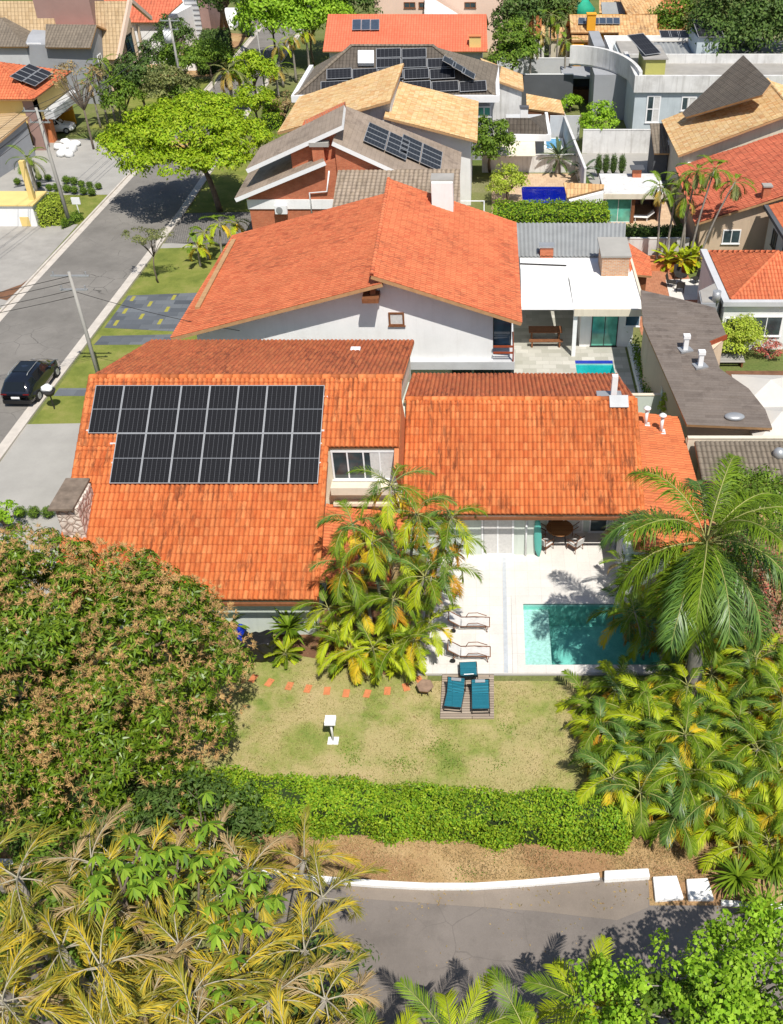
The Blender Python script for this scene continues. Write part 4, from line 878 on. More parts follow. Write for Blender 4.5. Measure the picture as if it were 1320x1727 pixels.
# ================================================= HOUSE WITH THE LONG ORANGE GABLE
def solid_roof(parent, pts, mat, amp=0, colw=.25, rowh=.38, thick=.16, under=None, name='roof'):
    return roof(parent, pts, M[mat], colw, rowh, amp, thick, name, under)
h2 = thing('gabled_house', 'white house under a broad flat-tiled orange gable roof, behind the solar panel roof', 'house', (-6, 55, 0))
xr, zr = -6.28, 8.76; zR2 = lambda x: zr - .343 * (x - xr); zL2 = lambda x: 8.17 + .272 * (x - xr)
solid_roof(h2, [V((xr, 48, zr)), V((1.8, 48, zR2(1.8))), V((1.8, 62.5, zR2(1.8))), V((xr - .3, 62.7, zr + .1))], 'tile_h2', .035, .24, .33, .2)
solid_roof(h2, [V((-17.75, 48, zL2(-17.75))), V((xr + .5, 48, zL2(xr + .5))), V((xr + .5, 62.4, zL2(xr + .5))), V((-17.3, 62.4, zL2(-17.3)))], 'tile_h2', .035, .24, .33, .2)
ridge(h2, (xr, 48, zr + .03), (xr - .3, 62.7, zr + .13), M['tile_h2'], .12)
top2 = lambda x, y: (zR2(x) if x > xr else zL2(x)) - .22
walls(h2, [(-16.6, 49), (.2, 49), (.2, 61.6), (-16.6, 61.6)], top2, M['white'], 3.15)
walls(h2, [(.2, 50.6), (1.3, 50.6), (1.3, 61.6), (.2, 61.6)], lambda x, y: zR2(1.3) - .22, M['white'], 3.15)
mb = MB(); mb.box(-16.7, 48.7, 2.65, 1.45, 61.7, 3.148); mb.build('floor_slab', M['lgrey'], h2)
walls(h2, [(-16.2, 49.7), (1.2, 49.7), (1.2, 61.4), (-16.2, 61.4)], 2.645, M['greygreen'])
a, b = PY(656, 549, 48.98), PY(681, 527, 48.98)
window(h2, a, (1, 0, 0), b.x - a.x, b.z - a.z, 1, 1, 'wood', 'curtain', .1)
window(h2, (.22, 50.58, 3.2), (1, 0, 0), 1.05, 2.5, 1, 1, 'black', 'glassb', .05, name='door', sill=False)
for k in range(3):
    x0 = (-1.2, .0, 1.05)[k] if 0 else (-2.2, -.9, .3)[k]; window(h2, (x0, 49.68, .1), (1, 0, 0), 1.15, 2.3, 1, 1, 'black', 'glass', .05, name='door', sill=False)
mb = MB(); mb.box(.22, 48.75, 4.05, 1.4, 48.83, 4.15); mb.box(.22, 48.75, 3.65, 1.4, 48.83, 3.75); mb.box(1.32, 48.84, 4.05, 1.4, 50.5, 4.15); mb.box(1.32, 48.74, 3.15, 1.4, 48.82, 4.2); mb.build('balcony_rail', M['woodred'], h2)
mb = MB(); mb.box(-6.9, 47.9, 7.2, -6.0, 49.2, 7.45); mb.box(-6.5, 48.4, 7.45, -6.2, 49.6, 8.0); mb.build('gable_step', M['wood'], h2)
z0 = zL2(-16.2) ; mb = MB(); mb.beam((-16.9, 51.0, zL2(-16.9) + .1), (-16.9, 61.0, zL2(-16.9) + .1), .28, .2); mb.build('roof_upstand', M['fascia'], h2)
a, b = PY(728, 345, 60.6), PY(763, 309, 60.6); mb = MB(); mb.box(a.x, 60.6, zR2(b.x) - .3, b.x, 61.9, b.z); c_ = mb.build('chimney', M['white'], h2)
mb = MB(); mb.box(a.x - .05, 60.9, b.z, b.x + .05, 62.1, b.z + .12); mb.build('chimney_cap', M['conc'], c_)
# garden room of that house, its awning and grey sheet roof
an = thing('garden_pavilion', 'flat white-roofed pavilion with a glass door on the stone patio', 'pavilion', (5, 58, 0))
mb = MB(); mb.box(5.3, 55.0, 3.0, 9.66, 63.1, 3.3); mb.box(2.1, 59.9, 3.0, 5.298, 63.1, 3.3); mb.build('flat_roof', M['white'], an, bevel=.02)
mb = MB(); mb.box(5.3, 54.85, 2.95, 9.8, 54.998, 3.42); mb.box(9.662, 55, 2.95, 9.82, 63.1, 3.42); mb.build('roof_edge', M['cream'], an)
walls(an, [(5.9, 56.4), (9.35, 56.4), (9.35, 62.8), (5.9, 62.8)], 2.995, M['white'])
walls(an, [(1.9, 62.2), (5.9, 62.2), (5.9, 62.9), (1.9, 62.9)], 2.995, M['white'])
a = PY(995, 584, 56.38); window(an, (a.x, 56.38, .05), (1, 0, 0), 1.7, 2.35, 2, 1, 'metald', 'glassg', .05, name='glass_door')
a = PY(1052, 560, 56.38); window(an, (a.x, 56.38, 1.5), (1, 0, 0), .95, .75, 1, 1, 'metalw', 'glassb', .05)
mb = MB(); mb.box(5.3, 55.05, 0, 5.55, 55.3, 2.99); mb.build('post', M['white'], an)
mb = MB(); mb.slab([V((2.0, 55.1, 3.32)), V((5.28, 55.1, 3.32)), V((5.1, 60.6, 3.75)), V((2.1, 60.9, 3.75))], .05); mb.build('awning', M['white'], an)
mb = MB(); mb.beam((2.05, 60.9, 3.8), (5.15, 60.6, 3.8), .08, .08); mb.build('awning_rail', M['metald'], an)
pl = Plane(V((2, 63, 3.45)), V((9, 63, 3.45)), V((2, 67.5, 4.0)))
def corrugated(parent, pl, x0, x1, y0, y1, x1b, mat, pitch=.28, amp=.045, name='sheet_roof'):
    mb = MB(); n = int((x1 - x0) / pitch * 4); vs = []
    for j, y in enumerate((y0, y1)):
        for i in range(n + 1):
            x = x0 + ((x1 if j == 0 else x1b) - x0) * i / n; vs.append((x, y, pl.z(x, y) + amp * math.cos(i * math.pi / 2)))
    k = n + 1; vs += [(v[0], v[1], v[2] - .06) for v in vs]
    fs = [[i, i + 1, k + i + 1, k + i] for i in range(n)] + [[2 * k + i, 3 * k + i, 3 * k + i + 1, 2 * k + i + 1] for i in range(n)] + [[i, 2 * k + i, 2 * k + i + 1, i + 1] for i in range(n)]
    mb.add(vs, fs, 0, False); return mb.build(name, mat, parent)
M['fibro'] = plain('grey_fibre_cement', (.30, .31, .31), .85, .12, .6, dirt=.3, dcol=(.17, .17, .165))
corrugated(an, pl, 1.95, 9.3, 63.0, 67.6, 9.9, M['fibro'])
walls(an, [(2.1, 63.12), (9.1, 63.12), (9.1, 67.2), (2.1, 67.2)], 3.3, M['white'])
bo = thing('brick_oven', 'tan brick oven block with a sloping concrete top on the white flat roof', 'brick oven', (8.3, 61, 3.3))
mb = MB(); mb.box(7.45, 60.0, 3.301, 9.25, 62.3, 4.65); mb.build('brickwork', M['brickl'], bo)
mb = MB(); mb.slab([V((7.35, 59.9, 4.66)), V((9.35, 59.9, 4.66)), V((9.3, 62.5, 4.9)), V((7.3, 62.5, 4.9))], .12, up=.12); mb.build('top_slab', M['concl'], bo)
def chimney(name, label, x, y, z, w, d, h, mat='brick', cap='conc', over=.08, cat='chimney'):
    t = thing(name, label, cat, (x, y, z)); mb = MB(); mb.box(x - w / 2, y - d / 2, z - .3, x + w / 2, y + d / 2, z + h); mb.build('stack', M[mat], t)
    mb = MB(); mb.box(x - w / 2 - over, y - d / 2 - over, z + h, x + w / 2 + over, y + d / 2 + over, z + h + .1); mb.build('cap', M[cap], t); return t
chimney('brick_chimney', 'low red brick chimney on the grey corrugated roof', 3.95, 63.3, 3.5, .9, .6, .55, cap='metalg')
lt = thing('tiled_lean_to', 'small orange-tiled lean-to beside the tan brick oven block', 'lean-to', (10, 63, 0))
pl_ = Plane(P(1062, 410, 3.6), P(1092, 412, 3.3), P(1090, 432, 3.2))
solid_roof(lt, [pl_.xy(9.4, 60.4), pl_.xy(11.0, 60.9), pl_.xy(11.2, 63.6), pl_.xy(9.8, 64.9)], 'tile_h2', 0)
mb = MB(); mb.box(9.85, 61.2, 0, 10.7, 63.4, 3.0); mb.build('wall', M['wood'], lt)
# picnic table below the awning
t = thing('picnic_table', 'long wooden table under the white awning on the stone patio', 'table', (3.7, 57.2, 0))
mb = MB(); mb.box(2.6, 56.9, .72, 4.8, 57.8, .78); mb.build('tabletop', M['wood'], t)
for x in (2.8, 4.6):
    mb = MB(); mb.box(x - .05, 57.0, 0, x + .05, 57.7, .72); mb.build('trestle', M['wood'], t)
t = thing('bench', 'wooden bench in front of the table under the white awning', 'bench', (3.7, 56.4, 0))
mb = MB(); mb.box(2.6, 56.2, .42, 4.8, 56.55, .47); mb.build('seat', M['wood'], t)
for x in (2.8, 4.6):
    mb = MB(); mb.box(x - .05, 56.22, 0, x + .05, 56.53, .42); mb.build('leg', M['wood'], t)
sheet('blue_pool_border', [(5.5, 54.12), (7.9, 54.12), (7.9, 54.5), (5.5, 54.5)], M['ptileb'], 5)
# walls between these gardens
wallrun('boundary_wall', 'pale wall running along the stone patio beside the brown shingle roof', [(9.95, 47.4), (9.85, 54.8)], 2.1, 'greygreen', cap='cream')
wallrun('boundary_wall', 'pale green wall closing the stone patio behind the orange roof', [(1.8, 47.3), (9.8, 47.3)], 1.8, 'greygreen', cap='cream')
mb = MB(); mb.box(9.05, 48.4, 0, 9.2, 56.2, .4); mb.box(9.2, 48.4, 0, 9.75, 56.2, .3); tag(mb.build('planter', M['white']), 'long white planter edging the stone patio', 'planter')
# ================================================= BROWN SHINGLE ROOF HOUSE
hb = thing('shingle_house', 'low house under a big grey-brown shingle roof with white vents', 'house', (12, 48, 0))
pb = Plane(P(1158, 716, 2.8), P(1302, 722, 2.8), P(1080, 489, 5.0))
pp = [pb.p(*q) for q in ((1158, 716), (1302, 722), (1290, 690), (1262, 655), (1214, 622), (1197, 575), (1224, 564), (1206, 519), (1130, 500), (1080, 489), (1084, 547))]
def roofpoly(parent, pts, mat, colw=.3, rowh=.3, thick=.16, split=None, **k):
    return roof(parent, pts, M[mat], colw, rowh, 0, thick, **k)
roofpoly(hb, pp, 'tile_brown', 1.0, .2)
c = sum(pp, V((0, 0, 0))) / len(pp); walls(hb, [tuple((c + (p - c) * .9)[:2]) for p in pp], lambda x, y: pb.z(x, y) - .22, M['beige'])
mb = MB(); a, b = pb.p(1197, 577), pb.p(1226, 565); mb.beam(a - V((0, 0, .12)), b - V((0, 0, .12)), .06, .3); mb.build('fascia_board', M['woodred'], hb)
for q, lb in (((1155, 590), 'white roof vent on the brown shingles, the farther of the two'), ((1180, 617), 'white roof vent on the brown shingles, the nearer of the two')):
    a = pb.p(*q); t = thing('roof_vent', lb, 'roof vent', a, 'white vents on the brown shingle roof')
    mb = MB(); mb.obox(a, .75, .6, a.z - .05, a.z + .06, .3); mb.build('flashing', M['metalg'], t)
    mb = MB(); mb.obox(a, .26, .26, a.z, a.z + .75); mb.obox(a, .38, .34, a.z + .75, a.z + .95); mb.build('stack', M['metalw'], t)
a = pb.p(1238, 704); mb = MB(); mb.ball((a.x, a.y, a.z + .05), .55, .35, .18, 8); tag(mb.build('roof_dome', M['metalg']), 'small silver dome low on the brown shingle roof behind the tall palm', 'skylight')
ll = thing('tiled_shed', 'shed with a strip of brown ribbed tiles behind the tall palm crown', 'shed', (14, 41, 0))
pq = Plane(V((10.5, 38.2, 2.3)), V((20, 38.2, 2.3)), V((10.5, 40.9, 2.9)))
roof(ll, [pq.xy(10.5, 38.2), pq.xy(20, 38.2), pq.xy(20, 40.9), pq.xy(10.5, 40.9)], M['tile_grey'], .25, .4, .05)
walls(ll, [(10.8, 38.7), (19.8, 38.7), (19.8, 40.6), (10.8, 40.6)], 2.2, M['cream'])
wallrun('boundary_wall', 'cream-topped wall between the brown shingle roof and the ribbed tile strip', [(10.3, 41.25), (20, 41.25)], 2.9, 'cream')
for i, x in enumerate((14.6, 15.5, 16.3)):
    mb = MB(); mb.ball((x, 39.9, pq.z(x, 39.9) + .18), .32, .32, .32, 8); tag(mb.build('metal_sphere', M['metalg']), ['grey metal sphere nearest the brown shingle roof end of the tile strip', 'middle one of three grey metal spheres on the tile strip', 'grey metal sphere nearest the parasols on the ribbed tile strip'][i], 'sphere', 'spheres on the ribbed tile strip')
# parasols
M['canvas'] = plain('parasol_canvas', (.60, .57, .52), .9, .06, 1.)
def parasol(px, py, z, r, rot, label):
    c = P(px, py, z); t = thing('parasol', label, 'parasol', (c.x, c.y, 0), 'white square parasols'); mb = MB(); k = 4
    o = [V((c.x + r * 1.414 * math.cos(rot + i * math.pi / 2), c.y + r * 1.414 * math.sin(rot + i * math.pi / 2), z - .75)) for i in range(4)]; top = V((c.x, c.y, z)); low = [v - V((0, 0, .22)) for v in o]; mids = []
    vs = [top] + o + low + [top - V((0, 0, .04))] + [v + V((0, 0, -.03)) for v in o]
    mb.add(vs, [[0, 1 + i, 1 + (i + 1) % 4] for i in range(4)] + [[1 + i, 5 + i, 5 + (i + 1) % 4, 1 + (i + 1) % 4] for i in range(4)] + [[9, 10 + (i + 1) % 4, 10 + i] for i in range(4)]); mb.build('canopy', M['canvas'], t)
    mb = MB(); mb.cyl(c, .04, 0, z - .05, 8); mb.build('pole', M['wood'], t)
    for i in range(4):
        mb = MB(); mb.tube([top - V((0, 0, .08)), o[i] - V((0, 0, .06))], .018, 5); mb.build('rib', M['wood'], t)
parasol(1300, 640, 3.1, 1.8, .75, 'white square parasol nearest the pruned garden bushes')
parasol(1318, 694, 3.0, 1.75, .85, 'white square parasol beside the brown shingle roof, nearer the tall palm')
t = thing('wooden_bench', 'weathered slatted bench beside the round yellow-green bush', 'bench', P(1228, 612))
p = P(1228, 614)
for k in range(4):
    mb = MB(); mb.box(p.x - .9, p.y - .5 + k * .26, .38 + .02 * k, p.x + .9, p.y - .3 + k * .26, .43 + .02 * k); mb.build('slat', M['concl'], t)
mb = MB(); mb.box(p.x - .8, p.y - .45, 0, p.x - .7, p.y + .4, .37); mb.box(p.x + .7, p.y - .45, 0, p.x + .8, p.y + .4, .37); mb.build('frame', M['wood'], t)
# patio furniture
def patio_chair(px, py, a, lb, m='metald'):
    t = thing('patio_chair', lb, 'chair', P(px, py), 'dark chairs on the tiled patio'); o = worg(t); mb = MB()
    mb.box(o.x - .28, o.y - .28, .38, o.x + .28, o.y + .28, .43); mb.build('seat', M[m], t); mb = MB(); mb.slab([o + V((-.28, .26, .43)), o + V((.28, .26, .43)), o + V((.28, .42, .95)), o + V((-.28, .42, .95))], .04); mb.build('backrest', M[m], t)
    for i in (-.25, .25):
        for j in (-.25, .25): mb = MB(); mb.tube([o + V((i, j, 0)), o + V((i, j, .4))], .025, 6); mb.build('leg', M[m], t)
    t.rotation_euler = (0, 0, a)
patio_chair(1131, 484, 1.2, 'dark patio chair nearest the brick edge of the tiled patio'); patio_chair(1146, 492, 3.0, 'dark patio chair on the near side of the little patio table'); patio_chair(1172, 478, -1.0, 'dark patio chair standing apart by the grey wall'); patio_chair(1142, 470, 0., 'dark patio chair backed against the shrub planter')
p = P(1146, 480); t = thing('patio_table', 'small dark table between the patio chairs', 'table', p)
mb = MB(); mb.cyl(p, .45, .70, .74, 20); mb.build('tabletop', M['metald'], t); mb = MB(); mb.cyl(p, .04, 0, .7, 8); mb.cyl(p, .25, 0, .04, 12); mb.build('pedestal', M['metald'], t)
mb = MB(); mb.box(10.8, 68.3, 0, 15.2, 68.5, .5); mb.box(10.8, 68.5, 0, 15.2, 70.2, .42); tag(mb.build('brick_planter', M['orange_brick']), 'terracotta-edged planter holding the yellow-green shrubs', 'planter')
wallrun('boundary_wall', 'white wall below the dark hedge behind the shrub planter', [(9.6, 70.6), (15.3, 70.6)], 1.6, 'whitedirty')
# ================================================= ORANGE HIP HOUSE AT THE RIGHT
hp = thing('hip_roof_house', 'white house with an orange hip roof and sliding windows, beside the round bush', 'house', (17, 57, 0))
pk = V((18.9, 59.9, 5.0)); c1, c2, c3, c4 = V((15.3, 56.2, 3.4)), V((22.3, 56.2, 3.4)), V((22.3, 63.8, 3.4)), V((15.3, 63.8, 3.4))
for q in ((c1, c2, pk), (c2, c3, pk), (c3, c4, pk), (c4, c1, pk)): solid_roof(hp, list(q), 'tile_h2', .05, .22, .36)
ridge(hp, c1 + V((0, 0, .05)), pk + V((0, 0, .08)), M['tile_h2'], .12); ridge(hp, c4 + V((0, 0, .05)), pk + V((0, 0, .08)), M['tile_h2'], .12)
walls(hp, [(14.95, 56.0), (22.6, 56.0), (22.6, 64), (14.95, 64)], 3.2, M['white'])
mb = MB(); mb.box(14.75, 55.7, 3.202, 22.8, 56.1, 3.5); mb.box(14.75, 56.102, 3.202, 15.2, 64.1, 3.5); mb.build('parapet', M['lgrey'], hp)
a = PY(1218, 566, 55.98); window(hp, (a.x, 55.98, 1.0), (1, 0, 0), 1.5, 1.3, 2, 1, 'metalw', 'glass', .07)
a = PY(1262, 566, 55.98); window(hp, (a.x, 55.98, 1.0), (1, 0, 0), 2.0, 1.4, 2, 1, 'metalw', 'glass', .07)
sh = thing('water_tank_roof', 'five-sided concrete roof with a steel tank beside the orange hip roof', 'roof block', (14, 57, 0))
pts = [P(q[0], q[1], 3.4) for q in ((1178, 491), (1206, 477), (1216, 500), (1206, 512), (1182, 512))]
mb = MB(); mb.prism([(p.x, p.y) for p in pts], 0, 3.4); mb.build('wall', M['grey'], sh)
c = sum(pts, V((0, 0, 0))) / 5; mb = MB(); mb.prism([tuple((c + (p - c) * .9)[:2]) for p in pts], 3.4, 3.46); mb.build('top', M['conc'], sh)
p = P(1207, 506, 3.5); mb = MB(); mb.cyl(p, .26, 3.4, 4.1, 16); mb.build('tank', M['metalg'], sh)
# beige house with red tiles
hr = thing('beige_house', 'beige house with a sloping red tiled roof behind the group of slender palms', 'house', (19, 75, 0))
pr = Plane(PY(1165, 380, 69.5), PY(1320, 332, 69.5), P(1134, 291, 3.4))
def plz(pl, pts): return [pl.xy(*q) for q in pts]
solid_roof(hr, plz(pr, [(15.3, 69.5), (27, 69.5), (27, 81), (15.6, 81)]), 'tile_r', .05, .3, .42)
walls(hr, [(15.9, 70), (26.5, 70), (26.5, 80.6), (16, 80.6)], lambda x, y: pr.z(x, y) - .2, M['beige'])
a = PY(1216, 411, 69.98); window(hr, (a.x, 69.98, a.z), (1, 0, 0), 1.35, 1.1, 2, 1, 'metalw', 'glass', .08)
a = pr.p(1290, 333); chimney('roof_chimney', 'brick chimney on the red tiled roof behind the slender palms', a.x, a.y, a.z, .55, .55, .85)
# right-hand edge house
he = thing('edge_house', 'pale house with an orange tiled roof and dark gutter at the right edge', 'house', (23, 66, 0))
pe = Plane(V((20.4, 62, 4.6)), V((20.4, 69, 4.6)), V((26, 62, 6.2)))
solid_roof(he, plz(pe, [(20.5, 61.8), (28, 61.8), (28, 69.3), (20.5, 69.3)]), 'tile_h2', .05, .22, .36)
walls(he, [(20.7, 62), (27.5, 62), (27.5, 69.2), (20.7, 69.2)], lambda x, y: pe.z(x, y) - .2, M['lgrey'])
mb = MB(); mb.beam((20.35, 61.7, 4.55), (20.35, 69.4, 4.55), .35, .25); mb.build('gutter', M['dgrey'], he)
for y in (64, 67): window(he, (20.69, y + .6, 2.4), (0, -1, 0), 1.2, 1.2, 2, 1, 'metald', 'glass', .06, out=(-1, 0, 0))
# big sand-tiled house
hs = thing('sand_roof_house', 'cream house with a long sand-coloured tile roof rising to the right', 'house', (20, 85, 0))
ps = Plane(PY(1143, 263, 81.2), PY(1320, 197, 81.2), P(1113, 204, PY(1143, 263, 81.2).z))
x0 = PY(1143, 263, 81.2).x; y1 = P(1113, 204, PY(1143, 263, 81.2).z).y; zs_ = ps
solid_roof(hs, plz(ps, [(x0, 81.2), (24.8, 81.2), (24.8, y1), (x0, y1)]), 'tile_sand', .03, .30, .40)
pt = Plane(ps.xy(24.8, 81.2), ps.xy(24.8, y1), ps.xy(24.8, 81.2) + V((6, 0, -1.8)))
solid_roof(hs, plz(pt, [(24.8, 81.2), (31, 81.2), (31, y1), (24.8, y1)]), 'tile_sand', .03, .30, .40)
walls(hs, [(x0 + .5, 81.9), (24.8, 81.9), (24.8, y1 - .5), (x0 + .5, y1 - .5)], lambda x, y: ps.z(x, y) - .2, M['cream'])
walls(hs, [(24.81, 81.9), (30, 81.9), (30, y1 - .5), (24.81, y1 - .5)], lambda x, y: pt.z(x, y) - .2, M['cream'])
ridge(hs, ps.xy(24.8, 81.2) + V((0, 0, .05)), ps.xy(24.8, y1) + V((0, 0, .05)), M['tile_sand'], .14)
window(hs, (x0 + .48, y1 - 1.5, 2.2), (0, -1, 0), 1.0, 1.1, 2, 1, 'metalw', 'glass', .06, out=(-1, 0, 0))
p = PY(1162, 279, 81.7); mb = MB(); mb.tube([p + V((0, .1, -.25)), p + V((0, -.25, 0))], [.32, .36], 20); mb.tube([p + V((0, 0, 0)), p + V((0, .2, -.5))], .03, 6); tag(mb.build('satellite_dish', M['metalw']), 'white satellite dish on the cream wall under the sand-tiled verge', 'satellite dish')
hd = thing('dark_gable', 'steep dark-tiled roof slope rising behind the long sand-coloured roof', 'house', (21, 90, 0))
pd = Plane(P(1253, 93, 9.8), P(1300, 138, 9.4), P(1162, 188, 6.2))
dp = [pd.p(1253, 93), pd.p(1300, 140), pd.p(1285, 160), pd.p(1156, 198), pd.p(1150, 190)]
solid_roof(hd, dp, 'tile_dark', 0, .3, .5)
walls(hd, [(18.3, 88.6), (22.6, 87.5), (22.7, 91.5), (21.5, 91)], lambda x, y: max(4.8, pd.z(x, y) - .5), M['cream'])
hq = thing('tiled_porch', 'small grey-tiled porch roof tucked against the sand-roofed house', 'porch', (14, 84, 0))
pqq = Plane(P(1096, 208, 4.2), P(1126, 208, 4.2), P(1103, 260, 2.6)); xp0 = P(1103, 260, 2.6)
solid_roof(hq, [pqq.p(1096, 208), pqq.p(1126, 208), pqq.p(1128, 259), pqq.p(1103, 259)], 'tile_grey', 0, .3, .4)
q = [pqq.p(1098, 212), pqq.p(1126, 212), pqq.p(1127, 253), pqq.p(1104, 253)]; mb = MB(); mb.prism([(p.x, p.y) for p in q], 0, [p.z - .25 for p in (q if True else q)]); mb.build('wall', M['dgrey'], hq)
# flat-roofed pool house with the green glass
hf = thing('pool_house', 'flat pale-roofed pool house with a sliding green glass door behind the hedge', 'pool house', (11, 77, 0))
mb = MB(); mb.box(9.0, 72.0, 0, 15.0, 80, 1.0); mb.build('raised_floor', M['sandpave'], hf)
mb = MB(); mb.box(9.1, 75.0, 3.2, 14.0, 79.9, 3.42); mb.build('flat_roof', M['whitedirty'], hf); mb = MB(); mb.box(9.0, 74.85, 3.1, 14.15, 74.998, 3.5); mb.build('roof_edge', M['cream'], hf)
mb = MB(); mb.box(9.2, 79.4, 1.0, 13.9, 79.7, 3.2); mb.box(13.6, 75.6, 1.0, 13.8, 79.4, 3.2); mb.box(9.2, 75.6, 1, 9.3, 79.4, 3.2); mb.build('wall', M['mauve'], hf)
mb = MB(); mb.box(11.35, 75.2, 1, 11.6, 75.45, 3.2); mb.build('post', M['wood'], hf)
window(hf, (9.25, 75.4, 1.02), (1, 0, 0), 2.1, 2.1, 2, 1, 'metalw', 'glassg', .05, name='glass_door', sill=False)
p = P(1084, 372, 1.0); t = thing('deck_chair', 'white reclining chair on the pool house floor', 'chair', p)
mb = MB(); mb.slab([p + V((-.9, -.3, .4)), p + V((.3, -.3, .35)), p + V((.3, .3, .35)), p + V((-.9, .3, .4))], .04); mb.build('seat', M['white'], t)
mb = MB(); mb.slab([p + V((.3, -.3, .35)), p + V((.8, -.3, .8)), p + V((.8, .3, .8)), p + V((.3, .3, .35))], .04); mb.build('backrest', M['white'], t)
for i in (-.7, .25): mb = MB(); mb.box(p.x + i, p.y - .25, 1.0, p.x + i + .05, p.y + .25, 1.36); mb.build('leg', M['metalw'], t)
chimney('brick_chimney', 'small red brick chimney with a dark cap on the pale flat roof', P(1075, 302, 3.5).x, 79.2, 3.4, .7, .6, .7, cap='dgrey', over=.2)
th_ = thing('tiled_hut', 'little whitewashed hut with a straw-coloured tile roof above the hedge', 'hut', (7, 75, 0))
ph = Plane(P(950, 308, 4.2), P(1016, 310, 4.2), P(962, 334, 3.5)); hq_ = [ph.p(*q) for q in ((950, 308), (1018, 310), (1019, 318), (956, 333), (954, 330))]
solid_roof(th_, [ph.p(950, 308), ph.p(1019, 311), ph.p(1018, 318), ph.p(956, 334)], 'tile_straw', 0, .28, .6)
q = [ph.p(955, 312), ph.p(1017, 314), ph.p(1018, 320), ph.p(960, 334)]; mb = MB(); mb.prism([(p.x, p.y) for p in q], 0, [p.z - .25 for p in q]); mb.build('wall', M['white'], th_)
# ================================================= BRICK AND TAUPE HOUSE
h3 = thing('brick_house', 'red brick house with stepped taupe roofs and a brick chimney', 'house', (-10, 74, 0))
pA = Plane(PY(576, 212, 70.5), PY(414, 286, 70.5), P(580, 177, PY(576, 212, 70.5).z))
u = lambda pl, *qs: [pl.p(*q) for q in qs]
gfm = M['metalw']
solid_roof(h3, u(pA, (580, 177), (576, 212), (414, 286), (439, 248)), 'tile_taupe', 0, .9, .35, .3, gfm)
pR = Plane(PY(561, 239, 70), PY(674, 290, 70), PY(561, 239, 70) + V((0, 9, 0)))
solid_roof(h3, u(pR, (578, 177), (778, 257), (776, 292), (674, 291), (561, 239)), 'tile_taupe', 0, .9, .35, .3, gfm)
pD = Plane(PY(547, 272, 69.6), PY(395, 335, 69.6), PY(547, 272, 69.6) + V((0, 5, 0)))
solid_roof(h3, u(pD, (530, 236), (547, 272), (395, 335), (420, 290)), 'tile_taupe', 0, .9, .35, .3, gfm)
pF = Plane(PY(570, 288, 70.0), PY(772, 286, 70.0), PY(558, 368, 64.6))
solid_roof(h3, u(pF, (570, 288), (775, 286), (776, 345), (770, 372), (557, 372)), 'tile_taupe_rib', .05, .33, .4, .25)
xm = PY(561, 239, 70).x
walls(h3, [(-17.9, 70.3), (xm, 70.3), (xm, 78), (-17.9, 78)], lambda x, y: pD.z(x, y) - .32, M['brick'])
walls(h3, [(-14.5, 71.2), (xm, 71.2), (xm, 78), (-14.5, 78)], lambda x, y: pA.z(x, y) - .35, M['brick'], 3)
walls(h3, [(xm + .05, 70.3), (-2.9, 70.3), (-2.9, 78.2), (xm + .05, 78.2)], lambda x, y: pR.z(x, y) - .32, M['brick'])
walls(h3, [(xm + .2, 65.0), (-2.7, 65.0), (-2.7, 70.28), (xm + .2, 70.28)], lambda x, y: pF.z(x, y) - .3, M['white'])
mb = MB(); a = PY(421, 338, 70.25); mb.box(-18.0, 70.2, 4.05, xm - .2, 70.298, 4.75); mb.build('white_band', M['white'], h3)
mb = MB(); a, b = PY(528, 262, 70.9), PY(546, 245, 70.9); mb.box(a.x, 70.6, 5, b.x, 71.8, b.z); c_ = mb.build('chimney', M['brick'], h3); mb = MB(); mb.box(a.x - .15, 70.45, b.z, b.x + .4, 71.95, b.z + .3); mb.build('chimney_cap', M['concl'], c_)
mb = MB(); a = PY(522, 325, 70.2); mb.tube([(a.x, 70.15, 3.0), (a.x, 70.15, a.z), (a.x + 1.3, 70.15, a.z + .1), (a.x + 1.6, 70.15, a.z + 1.6)], .06, 6); mb.build('downpipe', M['metalw'], h3)
a = PY(476, 358, 70.2); t = thing('air_conditioner', 'white air conditioner unit on the red brick wall', 'air conditioner', (a.x, 69.9, a.z))
mb = MB(); mb.box(a.x - .45, 69.75, a.z, a.x + .45, 70.1, a.z + .65); mb.build('casing', M['metalw'], t, bevel=.02)
mb = MB(); mb.tube([(a.x - .1, 69.74, a.z + .33), (a.x - .1, 69.70, a.z + .33)], .24, 20); mb.build('fan_grille', M['metalg'], t)
plr = Plane(pR.a + pR.n * .2, pR.a + pR.n * .2 + V((0, 5, 0)), pR.a + pR.n * .2 + (pR.xy(-5, 70) - pR.xy(-8, 70)))
gl = {0: 'array nearer the ridge', 1: 'array nearer the eave'}
for k, q in enumerate(((622, 206), (679, 226))):
    o_ = plr.p(*q); w_, l_ = 1.0, 2.05
    up = V((0, 1, 0)); ac = (pR.xy(-5, 70) - pR.xy(-8, 70)).normalized(); proto = None
    for r in range(4):
        for c in range(2):
            at = o_ + ac * (c * 1.72 + .86) - up * ((r + 1) * 1.15)
            if proto is None: x = proto = panel_proto(1.66, 1.10, M['cells2'], 'solar_module', '', 'solar panels on the taupe roof', at, fr=.04)
            else: x = copy_tree(proto)
            put(x, plr, at, 0, (0, 1, 0)); x['label'] = f'panel on taupe roof, {gl[k]}, {ORD[r]} row, {"upper" if c == 0 else "lower"} side'
